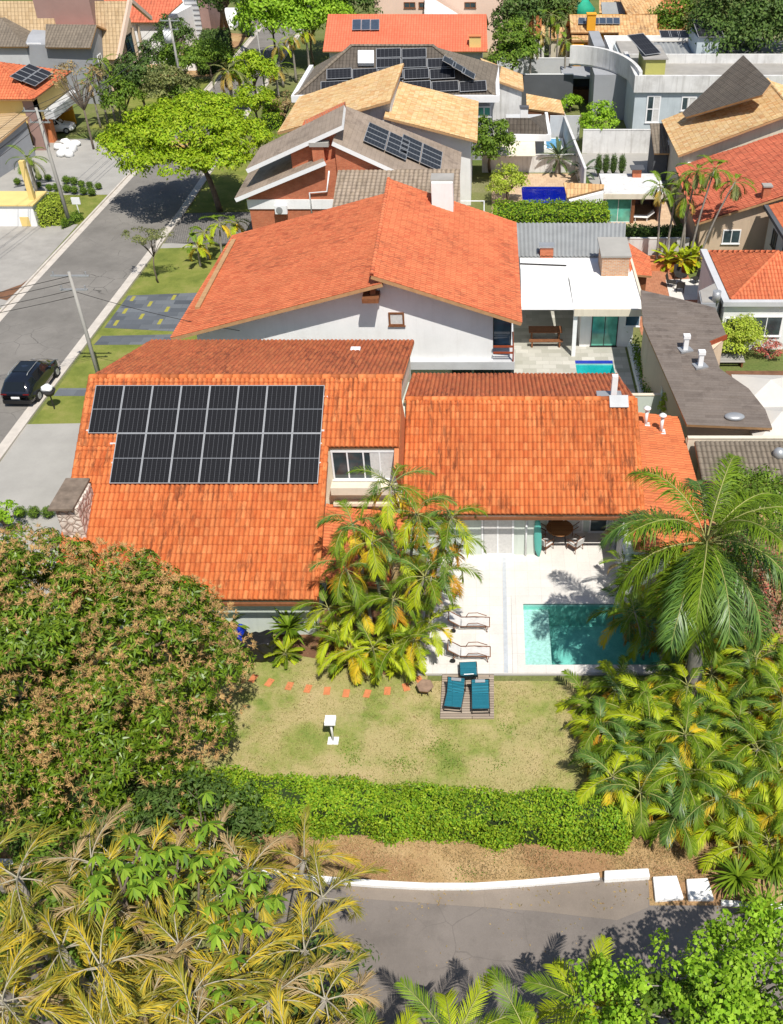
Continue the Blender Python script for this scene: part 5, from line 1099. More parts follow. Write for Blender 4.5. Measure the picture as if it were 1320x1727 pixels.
# side terrace with white rail
sb = thing('side_terrace', 'white walled terrace with a thin white rail beside the taupe roof', 'terrace', (-1, 68, 0))
mb = MB(); mb.box(-2.6, 64.4, 0, -.3, 72.5, 3.0); mb.build('wall', M['white'], sb)
mb = MB(); mb.beam((-.4, 64.5, 3.9), (-.4, 72.3, 3.9), .06, .06); mb.beam((-2.3, 72.3, 3.9), (-.4, 72.3, 3.9), .06, .06); mb.beam((-.4, 64.5, 3.45), (-.4, 72.3, 3.45), .04, .04)
for y in (64.5, 68.4, 72.3): mb.beam((-.4, y, 3), (-.4, y, 3.9), .06, .06, upv=V((0, 1, 0)))
mb.build('rail', M['metalw'], sb)
# ================================================= SAND-TILED HOUSE WITH TWO SLOPES
h4 = thing('sand_gable_house', 'white house with two offset pale sand-tiled slopes behind the taupe roofs', 'house', (-9, 87, 0))
pa = Plane(PY(647, 198, 81), PY(803, 238, 81), P(670, 143, PY(647, 198, 81).z))
solid_roof(h4, plz(pa, [(PY(647, 198, 81).x, 81), (-1.0, 81), (-1.0, 92.3), (PY(647, 198, 81).x, 92.0)]), 'tile_sand', .03, .30, .42)
pb4 = Plane(PY(657, 171, 82), PY(477, 222, 82), P(672, 110, PY(657, 171, 82).z)); xq = PY(657, 171, 82).x
solid_roof(h4, plz(pb4, [(xq, 82), (-17.6, 82), (-17.4, 92.5), (xq + .3, 94)]), 'tile_sand', .03, .30, .42)
walls(h4, [(-16.9, 82.8), (xq, 82.8), (xq, 92.6), (-16.9, 92.2)], lambda x, y: pb4.z(x, y) - .25, M['whitedirty'])
walls(h4, [(xq + .02, 81.9), (-1.6, 81.9), (-1.6, 91.6), (xq + .02, 91.6)], lambda x, y: pa.z(x, y) - .25, M['white'])
# ================================================= DARK HIP HOUSE WITH MANY PANELS
h5 = thing('dark_hip_house', 'grey house with a dark tiled hip roof covered in solar panels', 'house', (-6, 98, 0))
ze, zt_ = 6., 9.1
fl, fr_ = P(497, 163, ze), P(836, 163, ze); yb = 104.5; rl, rr_ = P(592, 78, zt_), P(730, 78, zt_)
bl, br = V((fl.x + .3, yb, ze)), V((fr_.x + .6, yb, ze))
PF = Plane(fl, fr_, rl)
solid_roof(h5, [fl, fr_, rr_, rl], 'tile_dark', 0, .32, .45); solid_roof(h5, [fr_, br, rr_], 'tile_grey', 0, .32, .45); solid_roof(h5, [bl, fl, rl], 'tile_grey', 0, .32, .45); solid_roof(h5, [br, bl, rl, rr_], 'tile_dark', 0, .32, .45)
for a, b in ((fl, rl), (fr_, rr_), (rl, rr_)): ridge(h5, a + V((0, 0, .05)), b + V((0, 0, .05)), M['tile_grey'], .15)
walls(h5, [(fl.x + .5, fl.y + .6), (fr_.x - .6, fl.y + .6), (br.x - .6, yb - .5), (bl.x + .5, yb - .5)], ze - .3, M['grey'])
mb = MB(); mb.box(fl.x - .3, fl.y - .3, ze - .45, fr_.x + .3, fl.y + .1, ze + .12); mb.box(fl.x - .3, fl.y + .102, ze - .45, fl.x + .1, yb, ze + .12); mb.box(fr_.x + .0, fl.y + .102, ze - .45, fr_.x + .35, yb, ze + .12); mb.build('gutter', M['metalw'], h5)
a = PY(804, 197, fl.y + .58); window(h5, (a.x, fl.y + .58, a.z), (1, 0, 0), 1.35, .95, 2, 1, 'metalw', 'glassg', .14)
PS = Plane(fl + PF.n * .2, fr_ + PF.n * .2, rl + PF.n * .2)
def far_array(pl, q0, q1, q2, nx, ny, label, group, mat='cells2', name='solar_module', cat='solar panel'):
    """panels filling the quad spanned by three points on the roof"""
    a, b, c = pl.p(*q0), pl.p(*q1), pl.p(*q2); ex = (b - a) / nx; ey = (c - a) / ny; w_, l_ = ex.length * .97, ey.length * .97; proto = None
    for j in range(ny):
        for i in range(nx):
            at = a + ex * (i + .5) + ey * (j + 1)
            if proto is None: o = proto = panel_proto(w_, l_, M[mat], name, '', group, at, cat, fr=.05)
            else: o = copy_tree(proto)
            put(o, pl, at, 0, -ey); o['label'] = label(i, j)
z2 = lambda x, y: (440 + x / 3, y / 3)
gg = 'solar panels on the dark hip roof'
far_array(PS, z2(580, 245), z2(838, 245), z2(580, 293), 2, 1, lambda i, j: f'solar panel on the dark hip roof, top row, {ORD[i]} from the skylight', gg)
far_array(PS, z2(580, 295), z2(968, 295), z2(580, 343), 3, 1, lambda i, j: f'solar panel on the dark hip roof, second row, {ORD[i]} from the skylight', gg)
far_array(PS, z2(330, 347), z2(980, 347), z2(330, 400), 5, 1, lambda i, j: f'solar panel on the dark hip roof, long middle row, {ORD[i]} from its left end', gg)
far_array(PS, z2(300, 410), z2(1140, 410), z2(300, 463), 6, 1, lambda i, j: f'solar panel on the dark hip roof, gutter row, {ORD[i]} from its left end', gg)
PR5 = Plane(fr_, br, rr_); PR5 = Plane(fr_ + PR5.n * .2, br + PR5.n * .2, rr_ + PR5.n * .2)
n5 = PR5.n
prt = None
for i in range(3):
    at = PR5.p(z2(985 + i * 48, 300 + i * 28)[0], z2(0, 330 + i * 30)[1])
    o = panel_proto(1.9, 1.3, M['cells2'], 'solar_module', '', gg, at, fr=.05) if prt is None else copy_tree(prt); prt = prt or o
    put(o, PR5, at, 0); o['label'] = f'solar panel on the side slope of the dark hip roof, {ORD[i]} down the row'
p = PS.p(*z2(532, 318)); t = MB(); q = [PS.p(*z2(*w_)) for w_ in ((492, 268), (572, 268), (572, 333), (492, 333))]; t.slab(q, .35, up=.3); tag(t.build('skylight', M['white']), 'white skylight box high on the dark hip roof', 'skylight')
# ================================================= WIDE BRIGHT ORANGE ROOF
h6 = thing('bright_roof_house', 'house with a wide bright orange roof across the back of the block', 'house', (-8, 120, 0))
yq = P(544, 87, 5).y; P6 = Plane(P(544, 87, 5), P(822, 87, 5), P(553, 24, 7.6)); yt = P(553, 24, 7.6).y
solid_roof(h6, [P(544, 87, 5), P(822, 87, 5), P(820, 24, 7.6), P(553, 24, 7.6)], 'tile_bright', 0, .3, .4)
q = [P(553, 24, 7.6), P(820, 24, 7.6)]; solid_roof(h6, [q[0], q[1], q[1] + V((.3, 6, -2.2)), q[0] + V((-.3, 6, -2.2))], 'tile_bright', 0, .3, .4)
xa, xb = P(544, 87, 5).x, P(822, 87, 5).x
walls(h6, [(xa + .6, yq + .7), (xb - .6, yq + .7), (xb - .6, yt + 5), (xa + .6, yt + 5)], 4.8, M['lgrey'])
P6s = Plane(P6.a + P6.n * .2, P6.a + P6.n * .2 + V((1, 0, 0)), P6.xy(0, yt) + P6.n * .2)
far_array(P6s, z2(462, 98), z2(600, 98), z2(460, 153), 3, 1, lambda i, j: f'dark solar collector on the bright orange roof, {ORD[i]} from the left', 'collectors on the bright orange roof', 'collector')
p = P6.p(801, 76); chimney('roof_chimney', 'pale square chimney low on the bright orange roof', p.x, p.y, p.z, 1.3, .8, .9, 'yellow', 'orange_brick')
# ================================================= HOUSES ACROSS THE STREET
def hipfront(parent, a, b, pk, mat, **k): solid_roof(parent, [a, b, pk], mat, **k)
la = thing('yellow_house', 'yellow house with an orange hip roof and a carport, across the street', 'house', (-50, 100, 0))
e1, e2, e3, pk = V((-43.4, 96, 5)), V((-43.4, 106.5, 5)), V((-60, 96, 5)), V((-48.2, 101.3, 7.1)); pk2 = V((-60, 101.3, 7.1))
solid_roof(la, [e3, e1, pk, pk2], 'tile_h2', .05, .28, .4); solid_roof(la, [e1, e2, pk], 'tile_h2', .05, .28, .4); solid_roof(la, [e2, V((-60, 106.5, 5)), pk2, pk], 'tile_h2', .05, .28, .4)
ridge(la, e1 + V((0, 0, .04)), pk + V((0, 0, .06)), M['tile_h2'])
walls(la, [(-60, 96.8), (-46.2, 96.8), (-46.2, 106), (-60, 106)], 4.8, M['yellow'])
mb = MB(); mb.box(-46.19, 96.8, 2.6, -43.9, 106, 4.79); mb.build('upper_storey', M['yellow'], la)
mb = MB(); mb.box(-44.9, 96.75, 0, -43.9, 97.9, 4.85); mb.build('pillar', M['mauve'], la)
mb = MB(); mb.box(-44.6, 99.2, 0, -43.95, 100.2, 2.6); mb.build('pillar', M['orange_brick'], la)
mb = MB(); mb.box(-43.88, 98.5, 2.5, -42.9, 106, 3.3); mb.build('balcony', M['lgrey'], la)
mb = MB(); mb.box(-46.1, 105.6, 0, -43.95, 105.9, 2.6); mb.build('carport_wall', M['ochre'], la)
PR_ = Plane(e1, e2, pk); sh_ = PR_.n * .45; PL_ = Plane(e1 + sh_, e2 + sh_, pk + sh_)
z1 = lambda x, y: (x / 6, y / 6)
far_array(PL_, z1(290, 648), z1(545, 742), z1(92, 778), 2, 4, lambda i, j: f'solar panel on the yellow house roof, {ORD[j]} row, {"upper" if i == 0 else "lower"} end', 'solar panels tilted on the yellow house roof')
lb = thing('grey_tile_house', 'grey house with dark grey tiled roofs across the street', 'house', (-50, 116, 0))
f1 = P(0, 80, 6); f2 = P(46, 79, 6); k1 = P(0, 30, 8.0)
solid_roof(lb, [V((-70, f2.y, 6)), f2, k1, V((-70, k1.y, 8.0))], 'tile_grey', 0, .35, .4)
P2 = Plane(f2, k1, P(85, 58, 6)); solid_roof(lb, [f2, P2.p(85, 58), P2.p(112, 39), P2.p(60, 26), k1], 'tile_grey', 0, .35, .4)
P3 = Plane(P(76, 80, 6), P(152, 81, 6), P(163, 42, 7.6)); solid_roof(lb, [P3.p(76, 80), P3.p(152, 81), P3.p(163, 42), P3.p(77, 41)], 'tile_grey', 0, .35, .4)
a, b = P3.p(163, 42), P3.p(77, 41); solid_roof(lb, [b, a, a + V((.8, 3.5, -1.6)), b + V((0, 3.5, -1.6))], 'tile_h2', 0, .35, .4)
xs0, xs1 = P(78, 80, 6).x, P(149, 81, 6).x
walls(lb, [(-68, f2.y + .5), (f2.x - .4, f2.y + .5), (xs0, f2.y + 3), (-68, f2.y + 7)], 5.8, M['lgrey'])
walls(lb, [(f2.x - .39, f2.y + .5), (xs1, P3.a.y + .5), (xs1, P3.a.y + 6.4), (f2.x - .39, P3.a.y + 6.4)], lambda x, y: min(P3.z(x, y) - .2, P3.z(x, a.y) - .2 - .45 * max(0, y - a.y)), M['grey'])
q = PY(54, 103, f2.y + 1.2); window(lb, PY(54, 104, f2.y + .6), (1, 0, 0), 1.5, 1.9, 2, 1, 'metalw', 'glass', .12)
window(lb, (xs1 + .02, P3.a.y + 1.6, 2.9), (0, 1, 0), 1.2, 1.9, 2, 1, 'metalw', 'glass', .12, out=(1, 0, 0))
lc = thing('a_frame_house', 'house with a steep tan tiled roof and a pink-edged gable with a balcony', 'house', (-44, 117, 0))
t0, t1 = P(198, 101, 4.0), P(218, 2, 9.4); P4 = Plane(t0, t1, P(178, 101, 4.0))
solid_roof(lc, [P4.p(198, 101), P4.p(218, 2), P4.p(-10, 2), P4.p(-10, 101)], 'tile_tan', 0, .4, .42, .3)
yb_ = t1.y; walls(lc, [(-75, t0.y + .6), (t0.x - .3, t0.y + .6), (t0.x - .3, yb_ + 5), (-75, yb_ + 5)], lambda x, y: min(P4.z(x, y) - .3, 9.2 - .5 * max(0, y - yb_)), M['beige'])
mb = MB(); g0 = V((t0.x + .1, t0.y, 4.0)); g1 = V((t1.x + .1, yb_, 9.5)); mb.beam(g0, g1, .35, .45); mb.beam(g1, g1 + V((0, 6, -3)), .35, .45); mb.build('verge_board', M['pink'], lc)
mb = MB(); mb.box(t0.x - .2, t0.y + 3, 2.6, t0.x + 1.4, yb_ + 2.4, 2.9); mb.box(t0.x + 1.3, t0.y + 3, 2.9, t0.x + 1.4, yb_ + 2.4, 3.9); mb.build('balcony', M['beige'], lc)
for y in (t0.y + 3.2, yb_ + 2.2): mb = MB(); mb.box(t0.x + 1.1, y, 0, t0.x + 1.4, y + .3, 6.6); mb.build('column', M['beige'], lc)
window(lc, (t0.x - .28, t0.y + 4.5, 3.0), (0, 1, 0), 3.6, 2.4, 3, 1, 'metald', 'glassb', .1, out=(1, 0, 0)); window(lc, (t0.x - .28, t0.y + 4.5, .3), (0, 1, 0), 3.6, 2.1, 3, 1, 'metald', 'glass', .1, out=(1, 0, 0))
q = [P4.p(95, 17), P4.p(163, 42), P4.p(155, 10)]
mb = MB(); a, b = P4.p(97, 38), P4.p(162, 42); mb.box(a.x, a.y - .6, 3, b.x, a.y + 4, a.z + 2.6); mb.build('upper_block', M['mauve'], lc); mb = MB(); mb.box(a.x + .4, a.y - .2, a.z + 2.6, b.x - .4, a.y + 3.6, a.z + 2.9); mb.build('block_top', M['whitedirty'], lc)
mb = MB(); a, b = P4.p(62, 18), P4.p(112, 14); mb.box(a.x, a.y - .4, 5, b.x, a.y + 3, a.z + 3.2); mb.build('stair_block', M['mauve'], lc)
ld = thing('orange_roof_house', 'white house with an orange tiled roof beyond the steep tan roof', 'house', (-46, 132, 0))
P5_ = Plane(P(222, 38, 5), P(268, 38, 5), P(308, 5, 5.6)); r_ = [P(218, 38, 5), P(268, 38, 5), P(310, 5, 5), P(232, -5, 7.5), P(150, -5, 7.5), P(130, 20, 5)]
P5_ = Plane(r_[0], r_[1], P(232, -8, 7.2)); solid_roof(ld, [P5_.p(120, 38), P5_.p(268, 38), P5_.p(308, 3), P5_.p(300, -14), P5_.p(140, -14)], 'tile_r', 0, .4, .5)
yw = r_[1].y; walls(ld, [(-62, yw + .6), (r_[1].x - .5, yw + .6), (r_[1].x + 1.2, yw + 13), (-62, yw + 13)], 4.7, M['white'])
le = thing('louvred_house', 'tall white house with grey louvres and a brown stone pier beyond the orange roof', 'house', (-44, 146, 0))
mb = MB(); a, b = PY(300, 60, 143), PY(322, 60, 143); mb.box(a.x - 8, 143, 0, b.x, 152, 8.2); mb.build('wall', M['white'], le)
lv = paving('grey_louvres', [(.38, .40, .42), (.46, .48, .5)], (.16, .17, .18), 30, .30, .05); a2 = PY(344, 60, 142.5)
mb = MB(); mb.box(b.x + .01, 142.5, 0, a2.x, 151, 9.2); mb.build('louvre_screen', M['grey'], le)
for k in range(14):
    pass
mb = MB(); [mb.box(b.x + .05, 142.42, .5 + k * .62, a2.x - .05, 142.49, .8 + k * .62) for k in range(14)]; o_ = mb.build('slats', M['lgrey'], le)
mb = MB(); a3 = PY(358, 60, 142.2); mb.box(a2.x + .01, 142.2, 0, a3.x, 151, 9.6); mb.build('stone_pier', M['mauve'], le)
# carport in the lower left corner of the block, gate wall
lg = thing('grey_garage', 'grey garage with a pale ribbed roof edged in orange, beside the yellow house', 'garage', (-50, 91, 0))
pg = Plane(P(0, 183, 3.6), P(48, 197, 3.6), P(0, 236, 3.0)); solid_roof(lg, [pg.p(-60, 166), pg.p(0, 183), pg.p(48, 197), pg.p(0, 238), pg.p(-60, 290)], 'tile_tan', 0, .5, 2.)
q = [pg.p(-50, 178), pg.p(42, 199), pg.p(2, 232), pg.p(-50, 276)]; mb = MB(); mb.prism([(p.x, p.y) for p in q], 0, [p.z - .3 for p in q]); mb.build('wall', M['grey'], lg)
gw = thing('gate_wall', 'white wall with yellow tiled coping and panels beside the cracked drive', 'gate wall', P(60, 382))
a = P(64, 382); mb = MB(); mb.box(-60, a.y, 0, a.x, a.y + .25, 1.75); mb.box(a.x - .25, a.y + .26, 0, a.x, a.y + 3, 1.75); mb.build('wall_body', M['white'], gw)
mb = MB(); mb.box(-60, a.y - .15, 1.75, a.x + .15, a.y + 3.1, 1.85); mb.build('coping', M['yellow'], gw)
for k in range(4): mb = MB(); mb.box(a.x - 1.3 - k * 2.9, a.y - .03, .02, a.x - .55 - k * 2.9, a.y, .8); mb.build('inlay', M['yellow'], gw)
mb = MB(); mb.box(a.x - .55, a.y + 1.0, 1.86, a.x - .15, a.y + 1.4, 5.0); tag(mb.build('gate_pillar', M['yellow']), 'slim yellow pillar standing on the tiled gate wall', 'pillar')
sg = thing('number_sign', 'small white box sign on a post in front of the clipped hedge', 'sign', P(135, 364))
p = P(135, 366); mb = MB(); mb.cyl(p, .05, 0, 1.1, 8); mb.build('post', M['metalw'], sg); mb = MB(); mb.box(p.x - .35, p.y - .06, 1.1, p.x + .35, p.y + .06, 1.65); mb.build('board', M['metalw'], sg)
# white car in the carport
cg_ = NT('car_glass'); cg_.set((.010, .013, .016), .05, .5); M['carglass'] = cg_.m
def car(name, label, loc, rot, col, rl=4.45):
    t = thing(name, label, 'car', (0, 0, 0)); S = []   # heading +y
    prof = [  # y, half width, z bottom, z belt, z roof, half width at roof
        (-2.22, .74, .42, .78, .80, .70), (-2.15, .84, .30, .95, 1.02, .66), (-1.95, .90, .24, 1.00, 1.30, .64), (-1.6, .925, .22, 1.02, 1.52, .64), (-1.0, .93, .22, 1.02, 1.60, .65),
        (-.2, .93, .22, 1.00, 1.62, .66), (.35, .93, .22, .99, 1.56, .65), (.8, .925, .22, .98, 1.36, .65), (1.2, .92, .22, .96, 1.05, .68), (1.7, .90, .24, .90, .95, .66), (2.05, .84, .28, .80, .84, .6), (2.22, .70, .40, .66, .70, .5)]
    mb = MB(); vs = []
    for y, w_, zb, zm, zt2, wr in prof:
        pts = [(w_ * .86, zb), (w_, zb + .12), (w_ * 1.01, (zb + zm) / 2), (w_ * .97, zm), (w_ * .97 * .5 + wr * .5, (zm + zt2) / 2), (wr, zt2 - .04), (wr * .6, zt2), (0, zt2 + .015)]
        ring = pts + [(-a_, b_) for a_, b_ in pts[-2::-1]]; vs += [(a_, y, b_) for a_, b_ in ring]
    n = 15; k = len(prof)
    mb.add(vs, [[i * n + j, i * n + j + 1, (i + 1) * n + j + 1, (i + 1) * n + j] for i in range(k - 1) for j in range(n - 1)] + [[i * n + n - 1, i * n, (i + 1) * n, (i + 1) * n + n - 1] for i in range(k - 1)] + [list(range(n)), list(range((k - 1) * n, k * n))[::-1]], 0, True)
    body = mb.build('body', col, t)
    gl_ = MB()
    def sidewin(y0, y1, z0_, z1_, t0_, t1_, s_):
        def wx(y, z):
            for i in range(k - 1):
                if prof[i][0] <= y <= prof[i + 1][0]:
                    f = (y - prof[i][0]) / (prof[i + 1][0] - prof[i][0]); q_ = [prof[i][m_] + f * (prof[i + 1][m_] - prof[i][m_]) for m_ in range(6)]; g = min(1, max(0, (z - q_[3]) / max(.01, q_[4] - .04 - q_[3]))); return q_[1] * .97 + (q_[5] - q_[1] * .97) * g
            return .8
        a_ = [(y0, z0_), (y1, z0_), (t1_, z1_), (t0_, z1_)]; gl_.add([(s_ * (wx(y, z) + .015), y, z) for y, z in a_] + [(s_ * (wx(y, z) - .02), y, z) for y, z in a_], [[0, 1, 2, 3], [7, 6, 5, 4], [0, 4, 5, 1], [1, 5, 6, 2], [2, 6, 7, 3], [3, 7, 4, 0]])
    for s_ in (-1, 1):
        for q_ in ((-1.75, -1.1, 1.08, 1.46, -1.55, -1.1), (-1.02, -.1, 1.06, 1.52, -1.02, -.1), (-.02, .78, 1.05, 1.48, -.02, .42)):
            gl_ = MB(); sidewin(*q_, s_); gl_.build('side_window', M['carglass'], t)
    for (y0, z0_, w0), (y1, z1_, w1), nm in (((-2.14, 1.06, .60), (-1.78, 1.47, .54), 'rear_window'), ((1.1, 1.12, .62), (.46, 1.56, .56), 'windscreen')):
        m_ = MB(); e = -.03 if nm[0] == 'r' else .03
        m_.add([(-w0, y0 + e, z0_), (w0, y0 + e, z0_), (w1, y1 + e, z1_), (-w1, y1 + e, z1_), (-w0, y0 - e, z0_ - .03), (w0, y0 - e, z0_ - .03), (w1, y1 - e, z1_ - .03), (-w1, y1 - e, z1_ - .03)], [[0, 1, 2, 3], [7, 6, 5, 4], [0, 4, 5, 1], [1, 5, 6, 2], [2, 6, 7, 3], [3, 7, 4, 0]]); m_.build(nm, M['carglass'], t)
    m_ = MB(); m_.slab([V((-.5, -.9, 1.625)), V((.5, -.9, 1.625)), V((.5, .3, 1.60)), V((-.5, .3, 1.60))], .02, up=.015); m_.build('sunroof', M['carglass'], t)
    for s_ in (-.55, .55): m_ = MB(); m_.tube([(s_, -1.3, 1.62), (s_, -1.1, 1.68), (s_, .2, 1.68), (s_, .4, 1.6)], .018, 5); m_.build('roof_rail', M['metalg'], t)
    for s_ in (-.83, .83):
        for y in (-1.38, 1.38):
            m_ = MB(); m_.tube([(s_, y, .34), (s_ + (.13 if s_ > 0 else -.13), y, .34)], .34, 22); w_ = m_.build('wheel', M['rubber'], t)
            m_ = MB(); q = s_ + (.135 if s_ > 0 else -.135); m_.tube([(q - .01, y, .34), (q + .01, y, .34)], .21, 10); m_.build('rim', M['metalg'], w_)
    tl = NT('tail_light_red'); tl.set((.14, .008, .008), .25); 
    for s_ in (-1, 1):
        m_ = MB(); m_.box(s_ * .64 - .17, -2.225, .84, s_ * .64 + .17, -2.12, .90); m_.build('tail_light', tl.m, t)
        m_ = MB(); m_.box(s_ * .62 - .16, 2.05, .62, s_ * .62 + .16, 2.2, .74); m_.build('headlight', M['metalg'], t)
        m_ = MB(); m_.box(s_ * 1.0 - .09, .55, 1.0, s_ * 1.0 + .09, .7, 1.12); m_.build('mirror', col, t)
    m_ = MB(); m_.box(-.24, -2.27, .62, .24, -2.23, .74); m_.build('number_plate', M['metalw'], t)
    m_ = MB(); m_.box(-.8, -2.25, .28, .8, -2.1, .5); m_.build('bumper', M['black'], t)
    t.location = loc; t.rotation_euler = (0, 0, rot); t.scale = (rl / 4.45,) * 3; return t
cp = NT('black_car_paint'); cp.set((.008, .010, .016), .12, .6); cp.b.inputs['Coat Weight'].default_value = .8; cp.b.inputs['Coat Roughness'].default_value = .03
car('parked_car', 'black hatchback-style four-by-four parked by the right kerb of the street', (-27.95, 51.1, 0), -.02, cp.m, 4.6)
cw = NT('white_car_paint'); cw.set((.75, .75, .75), .2, .5)
q = P(112, 216); car('parked_car', 'white car half inside the yellow house carport', (q.x - .6, q.y - 1.5, 0), -1.35, cw.m, 4.0)
# utility poles, wires and lamps
def pole(name, label, base, h, lean=(0, 0), arm=True, r=.16, cat='utility pole'):
    t = thing(name, label, cat, base); b = V(base); tp = b + V((lean[0], lean[1], h)); mb = MB(); mb.tube([b - V((0, 0, .1)), b.lerp(tp, .5), tp], [r, r * .85, r * .65], 10); mb.build('pole', M['concl'], t)
    if arm:
        for dz, l_ in ((.25, 1.1), (1.1, .8)):
            mb = MB(); mb.beam(tp + V((-l_, 0, -dz)), tp + V((l_, 0, -dz)), .1, .1); mb.build('crossarm', M['metalg'], t)
            for s_ in (-.85, 0, .85): mb = MB(); mb.cyl((tp.x + l_ * s_, tp.y), .05, tp.z - dz + .05, tp.z - dz + .25, 8); mb.build('insulator', M['metalg'], t)
    return tp
pA_ = P(118, 378); tA = pole('utility_pole', 'concrete utility pole rising from the clipped hedge beside the drive', pA_, 9.2, (-.3, .3)); 
pB_ = V((PY(166, 640, 53.5).x, 53.5, 0)); 
pb_ = P(172, 654); zt = 7.6; tB = pole('utility_pole', 'short white utility pole on the grass strip behind the black car', (pb_.x, pb_.y, 0), 7.4, (-.2, .4), r=.13)
pC_ = V((-33.9, 112, 0)); tC = pole('utility_pole', 'utility pole with a round white transformer among the street palms', pC_, 9.0)
mb = MB(); mb.cyl((pC_.x - .5, pC_.y), .42, 6.6, 7.8, 16); tag(mb.build('transformer', M['metalw']), 'round white transformer hung on the pole among the street palms', 'transformer')
pD_ = P(463, 165); pole('lamp_post', 'thin grey lamp post beside the grey hip roof', (pD_.x - 1, pD_.y, 0), 7.5, arm=False, r=.1, cat='lamp post')
def wire(a, b, sag, label):
    a, b = V(a), V(b); n = 14; mb = MB(); mb.tube([a.lerp(b, i / n) - V((0, 0, sag * 4 * (i / n) * (1 - i / n))) for i in range(n + 1)], .02, 4); tag(mb.build('wire', M['metald'], None), label, 'wire', 'overhead wires along the street')
for k, (dx, dz) in enumerate(((-1, -.2), (0, -.2), (1, -.2), (-.4, -1.0), (.4, -1.0))):
    wire(tA + V((dx, 0, dz)), tC + V((dx, 0, dz)), .9, ['outer', 'middle', 'kerb-side', 'lower outer', 'lower kerb-side'][k] + ' thin overhead wire between the hedge pole and the transformer pole')
    wire(tA + V((dx, 0, dz)), (-41 + dx, 40, 8.6 + dz), .9, ['outer', 'middle', 'kerb-side', 'lower outer', 'lower kerb-side'][k] + ' thin overhead wire running out of the picture from the hedge pole')
for k, dz in enumerate((-.25, -.6, -1.1, -1.5)):
    wire(tB + V((0, 0, dz)), (-41, 42 + k * .3, 8.4 + dz), .5, ['topmost', 'second', 'third', 'lowest'][k] + ' thin dark wire crossing the street from the short white pole')
wire(tB + V((0, 0, -1.2)), (-14, 48.6, 5.2), .2, 'thin dark wire from the short white pole to the gabled house')
# litter basket on the kerb, street sign
p = P(92, 690); t = thing('litter_basket', 'raised metal litter basket with a white bag beside the black car', 'litter basket', p)
mb = MB(); mb.cyl(p, .04, 0, 1.0, 8); mb.build('post', M['metald'], t)
mb = MB(); mb.tube([(p.x, p.y, 1.0), (p.x, p.y, 1.3)], [.25, .4], 12); mb.build('basket', M['metald'], t)
mb = MB(); mb.ball((p.x - .05, p.y, 1.42), .36, .3, .24, 7, 0, .15); tag(mb.build('rubbish_bag', M['metalw']), 'knotted white rubbish bag in the raised litter basket', 'bag')
# ================================================= WHITE MODERN HOUSE AT THE RIGHT
hm = thing('modern_house', 'large white modern house with flat roofs, parapets and a curved balcony', 'house', (22, 108, 0))
fx0, fx1, fy = PY(1068, 190, 100).x, 60, 100.
zp = PY(1100, 127, 100).z; zb_ = PY(1100, 155, 100).z
walls(hm, [(fx0, fy), (fx1, fy), (fx1, 121), (fx0, 121)], zb_ - .02, M['paleblue'])
mb = MB(); mb.box(fx0 - .2, fy - .3, zb_, fx1, fy + .1, zp); mb.box(fx0 - .2, fy + .102, zb_, fx0 + .2, 109.8, zp); mb.build('parapet', M['whitedirty'], hm)
mb = MB(); mb.box(fx0 + .2, fy + .1, zb_ - .0, fx1, 121, zb_ + .3); mb.build('roof_deck', M['conc'], hm)
y2 = 110.; z2a = PY(1150, 92, y2).z; mb = MB(); mb.box(PY(1030, 95, y2).x, y2, zb_ + .3, fx1, y2 + .3, z2a); mb.build('inner_parapet', M['whitedirty'], hm)
y3 = 120.5; mb = MB(); a = PY(1000, 75, y3); mb.box(a.x + 1.5, y3, 0, PY(1262, 70, y3).x, y3 + .3, PY(1100, 61, y3).z); mb.box(a.x + 1.2, 112, 0, a.x + 1.5, y3 + .3, PY(1100, 61, y3).z); mb.build('rear_parapet', M['white'], hm)
corr = Plane(V((15, 110.4, zb_ + .5)), V((30, 110.4, zb_ + .5)), V((15, 118, zb_ + .9)))
corrugated(hm, corr, PY(1110, 92, 111).x, PY(1190, 92, 111).x, 110.6, 117, PY(1180, 80, 117).x, M['fibro'], .5, .07)
corrugated(hm, corr, PY(1212, 92, 111).x, PY(1300, 92, 111).x, 110.6, 117, PY(1265, 80, 117).x, M['fibro'], .5, .07)
yt_ = 103.5; a, b = PY(1087, 127, yt_), PY(1123, 101, yt_); mb = MB(); mb.box(a.x, yt_, zb_, b.x, 109, b.z); mb.build('tank_room', M['lime'], hm); mb = MB(); mb.slab([V((a.x - .3, yt_ - .2, b.z + .02)), V((b.x + .2, yt_ - .2, b.z + .02)), V((b.x + .2, 109.2, b.z + .02)), V((a.x - .3, 109.2, b.z + .02))], .12, up=.13); mb.build('tank_room_top', M['conc'], hm)
def slanted(name, label, c, w_, l_, z, tilt, grp, yaw=0):
    t = panel_proto(w_, l_, M['cells2'], name, label, grp, c, fr=.06); t.location = (c[0], c[1], z); t.rotation_euler = (tilt, 0, yaw); return t
slanted('solar_module', 'large solar panel propped steeply over the lime green tank room', (b.x - 1.2, 104.4, b.z + .3), 2.0, 3.6, b.z + .3, R(20), 'panels on the modern house', R(28))
ys2 = 111.5; a, b = PY(1173, 92, ys2), PY(1214, 64, ys2); mb = MB(); mb.box(a.x, ys2, zb_, b.x, ys2 + 5, b.z); mb.build('stair_tower', M['paleblue'], hm)
slanted('solar_module', 'large solar panel sloping on top of the pale blue stair tower', ((a.x + b.x) / 2 + .2, ys2 - .3, b.z + .1), b.x - a.x + .4, 4.6, b.z + .1, R(10), 'panels on the modern house')
for k in range(3): slanted('solar_collector', f'{ORD[k]} of three dark collectors lying on the flat roof, counted from the lime tank room', (PY(1122 + 15 * k, 80, 117.3).x, 117.2, 0), 1.25, 2.0, zb_ + 1.3, R(10), 'collectors on the modern house flat roof')
